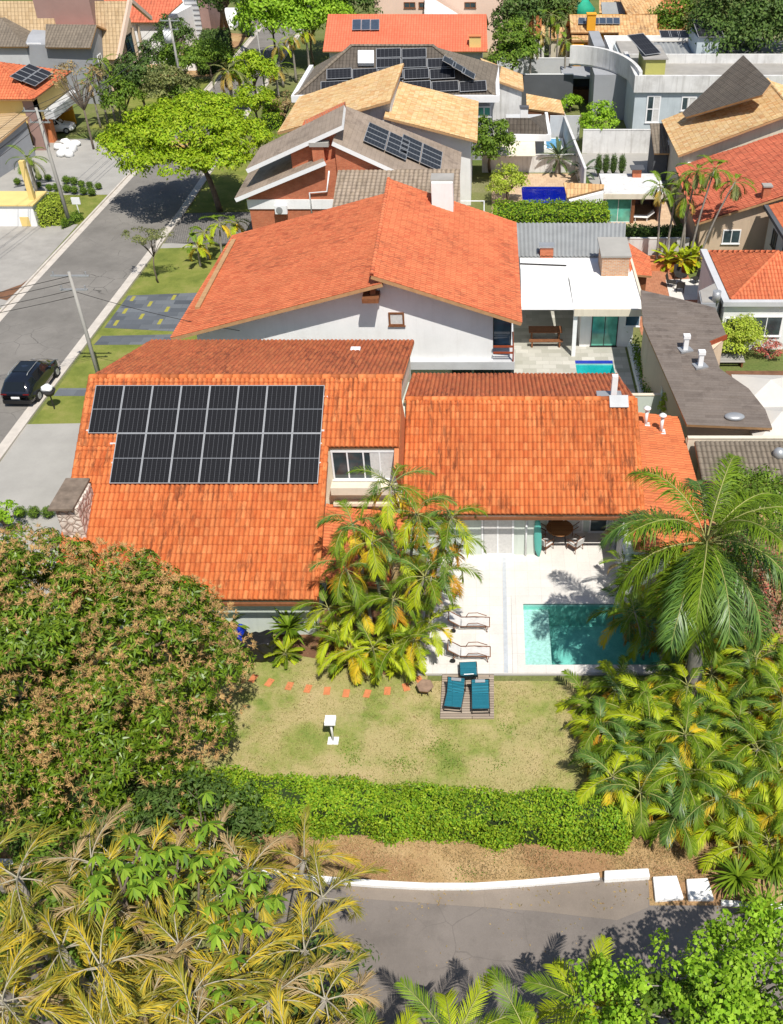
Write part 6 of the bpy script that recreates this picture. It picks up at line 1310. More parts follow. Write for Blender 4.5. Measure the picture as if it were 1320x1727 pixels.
a, b = PY(1087, 207, 99.98), PY(1115, 161, 99.98); window(hm, a, (1, 0, 0), b.x - a.x, b.z - a.z, 2, 2, 'metalw', 'glass', .14, curtain=.55)
a, b = PY(1147, 187, 99.98), PY(1175, 163, 99.98); window(hm, a, (1, 0, 0), b.x - a.x, b.z - a.z, 2, 1, 'metalw', 'glass', .12, curtain=.4)
mb = MB(); vs = []; fs = []; N = 14
cxb, cyb = fx0 + .2, 111.; RX, RY = 6.0, 10.9
pts = [(cxb - RX * (i / N) ** 1.9, fy - .2 + (cyb - fy) * (1 - (1 - i / N) ** 1.8)) for i, a_ in ((i, i / N * math.pi / 2) for i in range(N + 1))]
for x, y in pts: vs += [(x, y, zb_ + .1), (x, y, zp + .35), (x + .35, y + .3, zp + .35), (x + .35, y + .3, zb_ + .1)]
mb.add(vs, [[i * 4 + j, i * 4 + (j + 1) % 4, i * 4 + 4 + (j + 1) % 4, i * 4 + 4 + j] for i in range(N) for j in range(4)] + [[3, 2, 1, 0], [N * 4, N * 4 + 1, N * 4 + 2, N * 4 + 3]], 0, False); mb.build('curved_balcony', M['whitedirty'], hm)
mb = MB(); mb.prism([(x + .1, y + .1) for x, y in pts] + [(cxb, 112)], zb_ - .1, zb_ + .09); mb.build('balcony_floor', M['whitedirty'], hm)
mb = MB(); mb.box(fx0 - 3.4, 107, 0, fx0 - .01, 112, zb_ - .12); mb.build('recessed_wall', M['grey'], hm)
mb = MB(); a = PY(1000, 130, 112); mb.box(a.x, 113, 0, a.x + 1.2, 120.4, PY(1003, 78, 113).z); mb.build('side_block', M['grey'], hm)
mb = MB(); a = PY(1252, 92, 122); mb.box(a.x - 1.3, 121, 0, a.x + 2, 123, PY(1252, 64, 122).z); mb.build('stone_cladding', M['brickl'], hm)
wallrun('boundary_wall', 'long white wall in front of the modern house', [(9.2, 96), (15.9, 96)], 2.2, 'whitedirty')
wallrun('boundary_wall', 'white wall running back beside the small pool-blue courtyard', [(8.4, 84.5), (7.4, 103)], 2.3, 'whitedirty')
sheet('yard_paving', [(8.6, 84), (16, 84), (16, 95.8), (8.0, 95.8)], 'concl', 3)
# ================================================= MIDDLE GROUND SMALL BUILDINGS
def box_house(name, label, q, z, h0, wall, roofmat, cat='house', rise=None, thick=.2, colw=.35, rowh=.45):
    """q: roof corners as image pixels, all cast to z (or z list)"""
    zs = z if isinstance(z, (list, tuple)) else [z] * len(q); pts = [P(a, b, c) for (a, b), c in zip(q, zs)]; pl = Plane(pts[0], pts[1], pts[2]); pts = [pl.p(a, b) for a, b in q]
    c = sum(pts, V((0, 0, 0))) / len(pts); t = thing(name, label, cat, (c.x, c.y, 0)); solid_roof(t, pts, roofmat, 0, colw, rowh, thick)
    w_ = [c + (p - c) * .9 for p in pts]; mb = MB(); mb.prism([(p.x, p.y) for p in w_], h0, [pl.z(p.x, p.y) - thick * 1.3 for p in w_]); mb.build('wall', M[wall], t); return t
box_house('sand_roof_annexe', 'white building with a sand-tiled slope falling right, beside the dark hip roof', [(810, 98), (881, 126), (883, 152), (826, 131)], [6.5, 5, 5, 6.2], 0, 'whitedirty', 'tile_sand')
box_house('sand_roof_shed', 'low open shed under a sand-tiled roof with a white pipe', [(887, 158), (945, 169), (952, 192), (888, 183)], [3.2, 3.2, 2.6, 2.6], 0, 'wood', 'tile_sand', 'shed')
hc = thing('dark_hip_annexe', 'small building with a dark hip roof, white fascia and awning', 'annexe', P(890, 236))
A_, B_, C_, D_ = P(858, 228, 3.2), P(924, 229, 3.2), P(893, 199, 4.6), P(852, 199, 4.6); solid_roof(hc, [A_, B_, C_, D_], 'tile_dark', 0, .35, .45); solid_roof(hc, [B_, B_ + V((.2, 7, 0)), C_], 'tile_dark', 0, .35, .45)
mb = MB(); mb.box(A_.x - .5, A_.y - .2, 2.7, B_.x + .2, A_.y, 3.3); mb.box(B_.x + .01, A_.y + .01, 2.7, B_.x + .3, A_.y + 7, 3.3); mb.build('fascia', M['white'], hc)
mb = MB(); mb.box(A_.x - .2, A_.y + .6, 0, B_.x - .3, A_.y + 7, 3.1); mb.build('wall', M['lgrey'], hc)
mb = MB(); q = PY(913, 254, A_.y - 2.4); mb.slab([V((A_.x - 3, A_.y - 2.5, 2.1)), V((B_.x - 1.2, A_.y - 2.5, 2.1)), V((B_.x - 1.2, A_.y - .25, 2.7)), V((A_.x - 3, A_.y - .25, 2.7))], .05); mb.build('awning', M['cream'], hc)
q = PY(883, 215, A_.y + 2); chimney('roof_chimney', 'white chimney with a dark cap on the small dark hip roof', q.x, q.y, 3.9, .7, .6, 1.2, 'white', 'dgrey')
mb = MB(); a = P(852, 276); b = P(880, 276); mb.box(a.x, a.y, 0, b.x, a.y + .12, 1.9); tag(mb.build('bamboo_screen', paving('bamboo', [(.36, .25, .12), (.46, .33, .17)], (.16, .1, .05), .12, 3, .02)), 'bamboo screen fence below the cream awning', 'fence')
wallrun('boundary_wall', 'whitewashed wall stained by plants behind the blue pool garden', [(-.6, 90.4), (8.3, 90.4)], 1.6, 'whitedirty')
mb = MB(); a, b = P(917, 258), P(952, 258); mb.box(a.x, a.y, 0, b.x, a.y + 3.6, .35); tag(mb.build('raised_pool', M['white']), 'small raised white plunge pool beside the awning', 'plunge pool'); 
mb = MB(); mb.box(a.x + .3, a.y + .3, .352, b.x - .3, a.y + 3.3, .37); tag(mb.build('pool_water', plain('pale_blue_pool', (.10, .36, .62), .1, .25, 2)), kind='structure')
mb = MB(); a, b = P(926, 237), P(976, 237); mb.box(a.x, a.y, 0, b.x, a.y + .2, 2.4); tag(mb.build('courtyard_wall', M['lgrey']), 'plain pale grey courtyard wall behind the plunge pool', 'wall')
# carport with dark interior
cpv = thing('dark_carport', 'shadowy carport with a grey roof and red posts beside the modern house', 'carport', P(970, 170)); a, b = PY(950, 135, 107), PY(1000, 135, 107)
zc_ = 2.9; a, b = P(948, 133, zc_), P(1001, 133, zc_); a2_ = P(951, 116, zc_)
mb = MB(); mb.box(a.x, a.y, zc_, b.x, a2_.y, zc_ + .25); mb.build('roof_sheet', M['grey'], cpv)
mb = MB(); mb.box(a.x + .1, a2_.y - .5, 0, b.x, a2_.y - .2, zc_); mb.box(b.x - .2, a.y + .5, 0, b.x, a2_.y - .5, zc_); mb.build('wall', M['dgrey'], cpv)
for x in (a.x + .2, (a.x + b.x) / 2 + 2.5): mb = MB(); mb.box(x, a.y + .1, 0, x + .2, a.y + .3, zc_); mb.build('post', M['woodred'], cpv)
mb = MB(); mb.box(a.x + 1, a.y + 2.5, 0, a.x + 4.2, a.y + 4.5, 1.1); tag(mb.build('workbench', M['wood']), 'long dark bench in the shadow of the carport', 'bench')
wallrun('boundary_wall', 'dark grey wall behind the row of garden palms', [(1.2, 112), (9.2, 112)], 3.4, 'dgrey', cap='white')
wallrun('boundary_wall', 'pale wall with white coping behind the leafy garden trees', [(1.0, 121), (10, 121)], 3.0, 'lgrey', cap='white')
# ochre house and others at the top
ho = thing('ochre_house', 'ochre house with a long straw-coloured tile roof and a tall chimney', 'house', (15, 128, 0))
o1, o2, o3, o4 = P(962, 55, 5), P(1108, 55, 5), P(1108, 25, 6.26), P(960, 25, 6.26); solid_roof(ho, [o1, o2, o3, o4], 'tile_straw', 0, .4, .5); solid_roof(ho, [o4, o3, o3 + V((0, 6, -2.5)), o4 + V((0, 6, -2.5))], 'tile_straw', 0, .4, .5)
q = [P(1043, 62, 5), P(1150, 62, 5), P(1150, 50, 5.45), P(1043, 50, 5.45)]; solid_roof(ho, q, 'tile_straw', 0, .4, .5)
q = [P(964, 68, 4.4), P(1003, 68, 4.4), P(1003, 52, 4.9), P(963, 52, 4.9)]; solid_roof(ho, q, 'tile_straw', 0, .4, .5, .25)
walls(ho, [(o1.x + .5, o1.y + .6), (o2.x - .4, o2.y + .6), (o2.x - .4, o2.y + 12), (o1.x + .5, o1.y + 12)], 4.7, M['ochre'])
mb = MB(); a, b = P(965, 104), P(990, 104); mb.box(PY(968, 90, 119).x, 119, 0, PY(988, 90, 119).x, 123, 4.1); mb.build('wall', M['ochre'], ho)
PO = Plane(o1 + V((0, 0, .2)), o2 + V((0, 0, .2)), o3 + V((0, 0, .2)))
far_array(PO, (975, 30), (1045, 30), (975, 41), 6, 1, lambda i, j: f'solar collector on the straw-coloured roof, {ORD[i]} from the left', 'collectors on the straw-coloured roof', 'collector')
q = PO.p(996, 46); chimney('roof_chimney', 'ochre chimney rising in front of the collectors on the straw roof', q.x, q.y, q.z, 1.0, 1.0, 1.4, 'ochre', 'ochre')
box_house('straw_roof_pavilion', 'small pavilion with a pale straw tiled roof and two brick chimneys', [(885, 62), (920, 60), (919, 42), (888, 42)], [3.4, 3.4, 4.0, 4.0], 0, 'whitedirty', 'tile_sand', 'pavilion')
for k, x in enumerate((895, 908)):
    q = P(x, 44, 4.4); chimney('brick_chimney', ['thin brick chimney on the pavilion, nearer the wide orange roof', 'thin brick chimney on the pavilion, nearer the ochre house'][k], q.x, q.y, 3.6, .7, .7, 2.2, 'orange_brick', 'orange_brick')
box_house('brown_roof_annexe', 'low annexe with patchy brown tiles between the pavilion and the ochre house', [(925, 66), (962, 68), (960, 46), (925, 46)], [3.2, 3.2, 3.8, 3.8], 0, 'cream', 'tile_straw', 'annexe')
hpk = thing('peach_house', 'long peach-coloured house with small dark windows behind the bright orange roof', 'house', (-10, 140, 0))
a, b = PY(632, 24, 138), PY(848, 24, 138); walls(hpk, [(a.x, 138), (b.x, 138), (b.x, 147), (a.x, 147)], PY(700, -14, 138).z, M['pink'])
for x in (681, 706, 783): c = PY(x, 14, 137.98); window(hpk, c, (1, 0, 0), 1.5, .7, 2, 1, 'wood', 'glass', .1)
mb = MB(); a, b = PY(715, 26, 134), PY(790, 22, 134); mb.prism([(a.x, 134), (b.x, 134), (b.x, 137.5), (a.x, 137.5)], 0, [5.0, 3.6, 3.8, 7]); mb.build('white_gable', M['whitedirty'], hpk)
hx = thing('terracotta_gable_house', 'house with a straw-tiled gable and terracotta wall at the top of the view', 'house', (20, 150, 0))
g = [P(1058, 25, 5), P(1120, 22, 5), P(1110, -10, 6.5), P(1040, -12, 6.5)]; solid_roof(hx, g, 'tile_straw', 0, .4, .5)
g = [P(1010, 22, 4.5), P(1060, 22, 4.5), P(1060, 0, 5.5), P(1010, 0, 5.5)]; solid_roof(hx, g, 'fibro' if 0 else 'tile_straw', 0, .4, .5)
walls(hx, [(P(1015, 22, 0).x, 141), (P(1118, 22, 0).x, 141), (P(1118, 22, 0).x, 155), (P(1015, 22, 0).x, 155)], 4.6, M['orange_brick'])
mb = MB(); a, b = PY(1015, 24, 138.5), PY(1055, 9, 138.5); mb.slab([V((a.x, 138.5, a.z)), V((b.x, 138.5, a.z)), V((b.x, 140.5, b.z)), V((a.x, 140.5, b.z))], .08); tag(mb.build('translucent_awning', M['fibro']), 'grey sheet awning above the straw-coloured roof with collectors', 'awning')
mb = MB(); c = PY(983, 15, 139); mb.tube([c + V((0, 0, -1.6)), c, c + V((0, .2, 1.4))], [.9, 1.6, .3], 10); tag(mb.build('closed_parasol', plain('green_canvas', (.02, .35, .22), .7)), 'big green canvas parasol at the top of the view', 'parasol')
# ================================================= TREES AND PLANTS, NEAR
M['pf_deep'] = leafm('palm_deep_green', [(.05, .11, .018), (.09, .18, .03), (.15, .26, .04)], .14, .4, .4)
def stars(lobes, n, k, L, W, mat, parent, name='blossom', up=.25, out=1.0):
    vol = np.array([l[3] * l[4] + l[5] * (l[3] + l[4]) for l in lobes]); vol = vol / vol.sum(); Pp, Dd, Nn = [], [], []
    for l, f in zip(lobes, vol):
        m = int(n * f); q = nrm(RG.normal(size=(m, 3)) + np.array([0, 0, .5])); c = np.array(l[:3]) + q * np.array(l[3:6]) * RG.uniform(.97, 1.12, (m, 1)) * out
        for ci, qi in zip(c, q):
            if math.sin(ci[0] * 1.1 + 2 * math.sin(ci[1] * .9)) + math.sin(ci[2] * 1.7 + ci[1]) + random.gauss(0, .5) < -1.3: continue
            d = nrm(qi * .7 + np.array([0, 0, up]) + RG.normal(size=(k, 3)) * .75); Pp.append(np.tile(ci, (k, 1))); Dd.append(d); Nn.append(nrm(np.cross(d, RG.normal(size=(k, 3)))))
    p, d, nn = map(np.concatenate, (Pp, Dd, Nn)); LL = L * RG.uniform(.6, 1.2, len(p)); v, f = kites(p, d, nn, LL, LL * W)
    v2, f2 = kites(p, d, np.cross(d, nn), LL, LL * W)
    return tag(npmesh(name, np.concatenate([v, v2]), [np.concatenate([f, f2 + len(v)])], [M[mat]], parent), kind='stuff')
LM = [(-17.5, 26.2, 6.3, 2.6, 2.0, 2.2), (-13.6, 25.6, 6.4, 2.2, 1.6, 1.8), (-11.3, 24.9, 5.6, 1.9, 1.7, 1.7), (-15, 22.2, 7.4, 1.9, 1.7, 1.6), (-12.2, 20.8, 5.6, 1.8, 1.5, 1.5), (-18.5, 23.2, 7.6, 2.2, 1.8, 1.7), (-16.5, 18.4, 3.6, 3.6, 2.2, 2.6), (-15.6, 24.2, 5.2, 5.0, 3.9, 3.5), (-12.4, 23.6, 4.5, 3.5, 3.7, 3.2), (-17.8, 21.2, 4.6, 4.2, 3.6, 3.4), (-13.2, 20.4, 3.4, 3.2, 2.4, 2.6), (-19.5, 25.2, 4.8, 3.0, 3.0, 3.3), (-11.1, 22.2, 3.4, 1.7, 1.8, 2.0)]
mt = tree('mango_tree', 'huge dark green tree dotted with pinkish flower spikes, in front of the solar panel roof', (-14.8, 23.2, 0), LM, 540, 165, .58, .25, 'leaf_mango', .32, .4, limbs=14, fill=.68, ratio=.27, droop=.55, under=.6)
stars(LM, 5000, 18, .18, .11, 'blossom', mt)
palm('areca_palm_clump', 'tall clump of palms with orange-edged fronds at the corner of the terrace', (-4.3, 29.5, 0), 7, 9, 2.6, ['pf_deep', 'pf_green', 'pf_green', 'pf_green', 'pf_lime', 'pf_orange', 'pf_yellow', 'pf_dry'], r=.07, nl=34, ll=.55, lw=.028, plume=.16,
     stems=[(.2, .6, 7.8, .2, .4, 13, 2.1), (-.8, .3, 6.2, -.4, .3, 13, 2.0), (.7, .3, 6.8, .7, .2, 13, 2.1), (1.2, .2, 5.6, 1.2, .1, 12, 2.0), (-.2, -.2, 5.8, -.2, .1, 12, 2.0), (.9, -.5, 4.6, .8, -.3, 12, 1.9), (-1.1, 0, 4.6, -.4, -.3, 11, 1.9), (1.6, -.1, 4.4, .9, -.1, 12, 1.9), (.3, -.7, 3.6, .1, -.3, 11, 1.8), (.1, .3, 5.0, .5, .1, 12, 1.9), (1.5, .5, 6.4, 1.3, .3, 11, 1.9)],
     elr=(-.6, 1.4), droop=1.9, hang=.7)
palm('low_palm_clump', 'dense low clump of glossy yellow-green palms at the foot of the tall palm clump', (-4.7, 28.4, 0), 2, 8, 1.9, ['pf_green', 'pf_lime', 'pf_lime', 'pf_yellow'], r=.05, nl=32, ll=.42, lw=.03, plume=.1,
     stems=[(-1.4, .3, 1.5, -.4, 0, 9, 1.7), (-.9, -.3, 1.3, -.2, -.2, 9, 1.8), (-.1, -.4, 1.6, 0, -.3, 9, 1.8), (.7, -.4, 1.6, .1, -.3, 9, 1.8), (1.4, -.2, 1.8, .2, -.2, 9, 1.7), (1.9, .4, 2.0, .3, 0, 8, 1.7), (-.5, .6, 2.6, -.2, 0, 9, 1.9), (.8, .5, 2.8, .1, 0, 9, 1.9), (-1.8, .9, 2.2, -.3, .1, 8, 1.8), (.1, -.6, .8, 0, -.1, 8, 1.3), (-1.2, -.5, .6, 0, -.1, 8, 1.2), (1.2, -.5, .7, 0, -.1, 8, 1.2)], elr=(-.3, 1.3), droop=1.4)
def straps(name, label, c, n, L, W, mat, el=(.1, 1.45), h=.0, cat='plant', group=None, droop=.9, trunk=.05):
    """rosette of sword leaves"""
    t = thing(name, label, cat, c, group); c = V(c); vs, q4, q3 = [], [], []
    for i in range(n):
        az = i * 2.399; e = el[0] + (el[1] - el[0]) * random.random(); l_ = L * random.uniform(.75, 1.1); p = c + V((0, 0, h)); b = len(vs); x = V((-math.sin(az), math.cos(az), 0)) * W / 2; K = 4
        for k in range(K + 1):
            w_ = (.55, 1, .9, .6, .03)[k]; vs += [tuple(p - x * w_), tuple(p + x * w_)]; ee = e - droop * (k + .5) / K; p = p + V((math.cos(az) * math.cos(ee), math.sin(az) * math.cos(ee), math.sin(ee))) * l_ / K
            if k < K: q4.append([b + 2 * k, b + 2 * k + 2, b + 2 * k + 3, b + 2 * k + 1])
    npmesh('leaves', vs, [np.array(q4)], [M[mat]], t)
    mb = MB(); mb.tube([c - V((0, 0, .05)), c + V((0, 0, max(h, .12)))], [trunk * 1.2, trunk], 8); mb.build('stem', M['palmbark'], t); return t
straps('dracaena', 'spiky green plant with long sword leaves against the pale wall', P(492, 1085), 46, 1.15, .11, 'pf_green', h=.9)
straps('dracaena', 'spiky plant at the wall half hidden behind the mango tree edge', P(392, 1072), 34, 1.2, .12, 'pf_green', h=.7)
palm('cycad', 'low lime green cycad spreading on the lawn edge beside the grill cover', P(482, 1108), .25, 26, 1.0, ['pf_lime', 'pf_green', 'pf_lime'], r=.1, nl=26, ll=.22, lw=.03, elr=(-.1, 1.2), droop=.7, hang=.2, cat='cycad')
palm('royal_palm', 'tall thick-trunked palm with long drooping feathery fronds beside the pool', (8.1, 25.75, 0), 7.5, 40, 4.8, ['pf_green', 'pf_deep', 'pf_green', 'pf_deep', 'pf_lime', 'pf_yellow'], lean=(-.45, .3), r=.27, droop=2.0, nl=120, ll=.95, lw=.036, elr=(-1.0, 1.45), hang=1.15, shaft=1.1, sweep=.65, fold=.25, plume=.32)
palm('young_palm', 'slim young palm leaning over the pool edge', (6.6, 28.6, .0), 2.6, 8, 1.5, ['pf_green', 'pf_green'], lean=(-.6, .2), r=.05, nl=22, ll=.35, lw=.035, elr=(-.2, 1.2))
palm('young_palm', 'small dark palm beside the sliding doors of the terrace', (6.0, 32.6, .0), 1.9, 8, 1.3, ['pf_green', 'pf_dry'], r=.05, nl=20, ll=.32, lw=.035, elr=(-.3, 1.2))
cols = [['pf_green', 'pf_lime', 'pf_lime', 'pf_orange', 'pf_yellow'], ['pf_deep', 'pf_green', 'pf_lime', 'pf_yellow', 'pf_orange', 'pf_dry'], ['pf_green', 'pf_lime', 'pf_yellow', 'pf_lime', 'pf_orange'], ['pf_deep', 'pf_lime', 'pf_green', 'pf_yellow', 'pf_orange']]
AP = [((5.8, 25.1), 1.7, 'yellowing palm clump nearest the pool corner and its shadow'), ((5.9, 23.3), 2.8, 'yellowing palm clump at the lawn edge, spilling orange fronds over the grass'), ((7.4, 23.4), 3.9, 'yellowing palm clump in front of the thick palm trunk'),
      ((6.3, 21.6), 3.2, 'yellowing palm clump rising behind the end of the hedge'), ((8.6, 21.7), 3.6, 'yellowing palm clump in the middle of the right-hand planting, bright gold fronds'), ((10.6, 22.6), 3.8, 'yellowing palm clump at the right edge below the pink flowering shrub'), ((9.9, 20.4), 2.6, 'yellowing palm clump nearest the spiky plant by the road'), ((9.9, 27.6), 3.6, 'greener palm clump standing behind the thick palm trunk'), ((11.6, 25.0), 3.6, 'greener palm clump at the right edge behind the thick palm trunk'), ((7.9, 29.9), 3.2, 'palm clump between the pool end and the low orange roof')]
for i, ((x, y), h, lb) in enumerate(AP):
    st_ = []
    for k in range(10):
        a = k * 2.399 + i; rr = .25 + .36 * k ** .62; st_.append((rr * math.cos(a), rr * math.sin(a), h * .85 * random.uniform(.35, 1.) * (1 - .04 * k), .4 * math.cos(a), .4 * math.sin(a), 11, random.uniform(1.45, 1.95)))
    palm('areca_palm', lb, (x, y, 0), h, 8, 2.1, cols[i % 4], r=.055, nl=36, ll=.5, lw=.03, plume=.13, hang=.8, stems=st_, elr=(-.6, 1.35), droop=1.7, group='yellowing palms beside the pool')
M['leaf_boug'] = leafm('flowering_shrub_leaf', [(.16, .16, .06), (.34, .24, .13), (.42, .30, .2), (.55, .10, .09), (.2, .2, .08)], .2)
tree('flowering_shrub', 'tall dusty shrub with red flowers behind the thick palm trunk', (12.4, 28.6, 0), [(12.4, 28.8, 2.6, 2.0, 2.4, 1.9), (11.6, 31, 2.6, 2, 2, 1.7)], 90, 110, .5, .14, 'leaf_boug', .1, .3, cat='flowering shrub', ratio=.5)
tree('garden_tree', 'leafy dark green tree filling the side garden behind the tall palm', (12.6, 33.5, 0), [(12.6, 33.5, 3.4, 2.0, 2.6, 1.7), (12.5, 36.2, 2.6, 1.8, 1.6, 1.4)], 70, 80, .6, .22, 'leaf_mid', .15)
for k, (px, py, lb) in enumerate(((1278, 1560, 'spiky strap-leaved plant beside the dry verge, nearest the road'), (1300, 1480, 'spiky strap-leaved plant tucked under the yellow palms'), (1238, 1500, 'spiky strap-leaved plant leaning out over the bare soil'))):
    straps('screw_pine', lb, P(px, py), 60, 1.1, .09, 'pf_green', el=(-.1, 1.4), h=.7, droop=1.2)
# hedge in two stretches along the garden
H0 = [P(362, 1406), P(708, 1418), P(708, 1322, 1.5), P(362, 1296, 1.5)]
q = [P(352, 1402, 0), P(700, 1418, 0), V((-2.95, 21.15, 0)), V((-11.3, 21.9, 0))]
hedge('hedge', 'bright green clipped hedge edging the lawn, the longer stretch beside the mango tree', q, 1.45, 21000, .115, 'leaf_hedge', 'hedge along the lawn', bulge=.2)
q = [P(702, 1418, 0), P(1052, 1436, 0), V((4.8, 20.75, 0)), V((-2.85, 21.15, 0))]
hedge('hedge', 'bright green clipped hedge edging the lawn, the stretch running under the yellow palms', q, 1.35, 20000, .115, 'leaf_hedge', 'hedge along the lawn', bulge=.2)
# foreground, between the camera and the lower road
for k, (px, py, z, lb, nf) in enumerate(((170, 1630, 8.0, 'yellowing feather palm, its heart just inside the lower left corner', 20), (30, 1480, 7.0, 'yellowing feather palm cut off by the edge below the mango tree', 18), (250, 1465, 6.0, 'yellowing feather palm reaching up over the mango tree', 18), (415, 1475, 5.4, 'yellowing feather palm reaching over the hedge end', 18),
        (400, 1640, 6.8, 'yellowing feather palm arching out over the dark road', 20), (330, 1730, 7.6, 'yellowing feather palm at the bottom edge among the umbrella leaves', 18), (20, 1700, 7.6, 'yellowing feather palm filling the very corner', 16), (460, 1780, 6.0, 'yellowing feather palm at the bottom edge beside the fresh green palms', 15))):
    c = P(px, py, z); palm('feather_palm', lb, (c.x, c.y, 0), z, nf, 3.1, ['pf_mix', 'pf_mix2', 'pf_dry'], r=.1, stems=[(0, 0, z, 0, 0, 9, 2.3), (.5, .4, z - .9, .9, .6, 8, 2.1), (-.5, .3, z - .7, -.9, .5, 8, 2.1), (.1, -.4, z - .5, .2, -.9, 8, 2.0), (.9, -.2, z - .3, 1.3, -.3, 8, 2.0), (-.9, -.3, z - .2, -1.2, -.4, 8, 2.0)], droop=2.0, nl=36, ll=.58, lw=.024, elr=(-.1, 1.3), hang=.6, sweep=1.05, fold=.25, plume=.38, rach='rachis_pale', group='feather palms by the lower road', pick=lambda q: random.choice((0, 0, 0, 1, 1, 1, 2)))
for k, (px, py, z, lb) in enumerate(((120, 1560, 4.6, 'dark green understorey tree below the feather palms'), (150, 1395, 2.4, 'dark green understorey bush at the foot of the mango tree'), (330, 1400, 2.2, 'dark green understorey bush between the mango tree and the hedge end'), (20, 1480, 3.0, 'dark green understorey tree cut off by the edge of the view'), (330, 1620, 4.6, 'dark green understorey tree behind the umbrella-leaved tree'), (480, 1700, 4.0, 'dark green understorey tree nearest the road under the feather palms'))):
    c = P(px, py, z); tree('understorey_tree', lb, (c.x, c.y, 0), [(c.x, c.y, z, 2.3, 2.0, 1.6), (c.x + .8, c.y - 1, z - 1, 1.8, 1.6, 1.4)], 60, 90, .55, .19, ('leaf_mid', 'leaf_dark', 'leaf_dark', 'leaf_mid', 'leaf_olive', 'leaf_dark')[k], .1, ratio=.4)
def umbrella_tree(name, label, base, centres, k, mat):
    t = thing(name, label, 'tree', base); Pp, Dd, Nn = [], [], []; mb = MB()
    for c in centres:
        tube_to(mb, V(base), V(c), .06, .025, .08, 6)
        for j in range(k):
            o = np.array(c) + RG.normal(size=3) * np.array([.45, .45, .35]); m = 10
            for i in range(m):
                a = i * 2 * math.pi / m + RG.random(); d = np.array([math.cos(a), math.sin(a), -.55 - .5 * RG.random()]); d /= np.linalg.norm(d); Pp.append(o); Dd.append(d); Nn.append(np.array([math.cos(a) * .5, math.sin(a) * .5, .85]))
    p, d, nn = np.array(Pp), np.array(Dd), nrm(np.array(Nn)); L = .42 * RG.uniform(.7, 1.1, len(p)); v, f = kites(p, d, nn, L, L * .26); npmesh('crown', v, [f], [M[mat]], t); mb.build('trunk', M['bark'], t)
M['leaf_umb'] = leafm('umbrella_leaf', [(.10, .22, .02), (.22, .36, .03), (.32, .46, .04)], .3, .5, .15)
q = P(330, 1600, 0); umbrella_tree('umbrella_tree', 'glossy umbrella-leaved tree showing between the yellowing feather palms', (P(300, 1560, 0).x, 13.6, 0), [P(230, 1440, 8.4), P(300, 1450, 8.0), P(190, 1450, 8.3), P(215, 1480, 8.5), P(235, 1425, 8.0), P(295, 1475, 8.), P(320, 1440, 7.6), P(335, 1490, 7.9), P(180, 1500, 8.4), P(260, 1450, 8.2), P(340, 1420, 7.5)], 5, 'leaf_umb')
umbrella_tree('umbrella_tree', 'smaller umbrella-leaved tree among the feather palms nearest the road', (P(420, 1620, 0).x, 12.6, 0), [P(385, 1545, 7.6), P(410, 1575, 7.5), P(425, 1530, 7.4), P(395, 1600, 7.6), P(390, 1700, 8.0), P(375, 1680, 8.0), P(405, 1520, 7.4)], 4, 'leaf_umb')
LB = [(5.9, 11.7, 5.6, 2.6, 1.7, 1.6), (3.2, 12.5, 4.4, 1.3, 1.0, 1.0), (6.3, 13.9, 4.2, 1.5, 1.1, .9), (8.2, 13.6, 5.0, 1.6, 1.4, 1.5), (3.4, 11.0, 4.6, 1.2, .9, .9), (7.8, 10.8, 6.0, 1.8, 1.4, 1.4)]
tree('broadleaf_tree', 'bright green young broadleaf tree with thin bare branches in the lower right corner', (6.6, 11.6, 0), LB, 210, 42, .30, .135, 'leaf_bright', .1, .5, limbs=90, fill=.35, ratio=.75, droop=.2, bark='palmbark')
for k, (px, py, z, L_, lb) in enumerate(((765, 1765, 4.0, 2.6, 'fresh green areca palm rising at the bottom edge, its fronds shading the road'), (905, 1790, 4.2, 2.6, 'fresh green areca palm at the bottom edge beside the bright broadleaf tree'), (985, 1700, 3.8, 2.2, 'fresh green areca palm half inside the bright broadleaf tree'), (640, 1830, 3.8, 2.4, 'fresh green areca palm just showing at the bottom edge nearest the feather palms'))):
    c = P(px, py, z); palm('green_palm', lb, (c.x, c.y, 0), z, 11, L_, ['pf_green', 'pf_lime', 'pf_lime', 'pf_yellow'], r=.07, nl=36, ll=.6, lw=.03, elr=(-.1, 1.35), droop=1.3, group='green palms along the bottom edge')
c = P(1180, 1725, 5); tree('broadleaf_tree', 'darker green tree filling the bottom right corner below the bright one', (c.x + 1, c.y - .5, 0), [(c.x, c.y, 4.4, 2.6, 1.3, 1.4)], 60, 80, .5, .17, 'leaf_mid', .12, .5, ratio=.7)
# blades of grass and litter
def blades(name, label, poly, n, L, mat, lean=.5):
    xs = [p[0] for p in poly]; ys = [p[1] for p in poly]; x = RG.uniform(min(xs), max(xs), n); y = RG.uniform(min(ys), max(ys), n); ins = np.zeros(n, bool); k = len(poly)
    for i in range(k):
        (x1, y1), (x2, y2) = poly[i][:2], poly[(i + 1) % k][:2]
        if y1 == y2: continue
        ins ^= ((y1 > y) != (y2 > y)) & (x < (x2 - x1) * (y - y1) / (y2 - y1) + x1)
    x, y = x[ins], y[ins]; dens = np.sin(x * 1.7 + np.sin(y * 1.3) * 2) * np.cos(y * 1.9 + x * .6) + RG.normal(size=len(x)) * .6; x, y = x[dens > -.3], y[dens > -.3]
    p = np.stack([x, y, np.full(len(x), .008)], 1); d = nrm(RG.normal(size=p.shape) * np.array([lean, lean, 0]) + np.array([0, 0, 1])); nn = nrm(np.cross(d, RG.normal(size=p.shape))); l_ = L * RG.uniform(.5, 1.3, len(p)); v, f = kites(p, d, nn, l_, l_ * .22)
    return tag(npmesh(name, v, [f], [M[mat]], None), label, 'grass', kind='stuff')
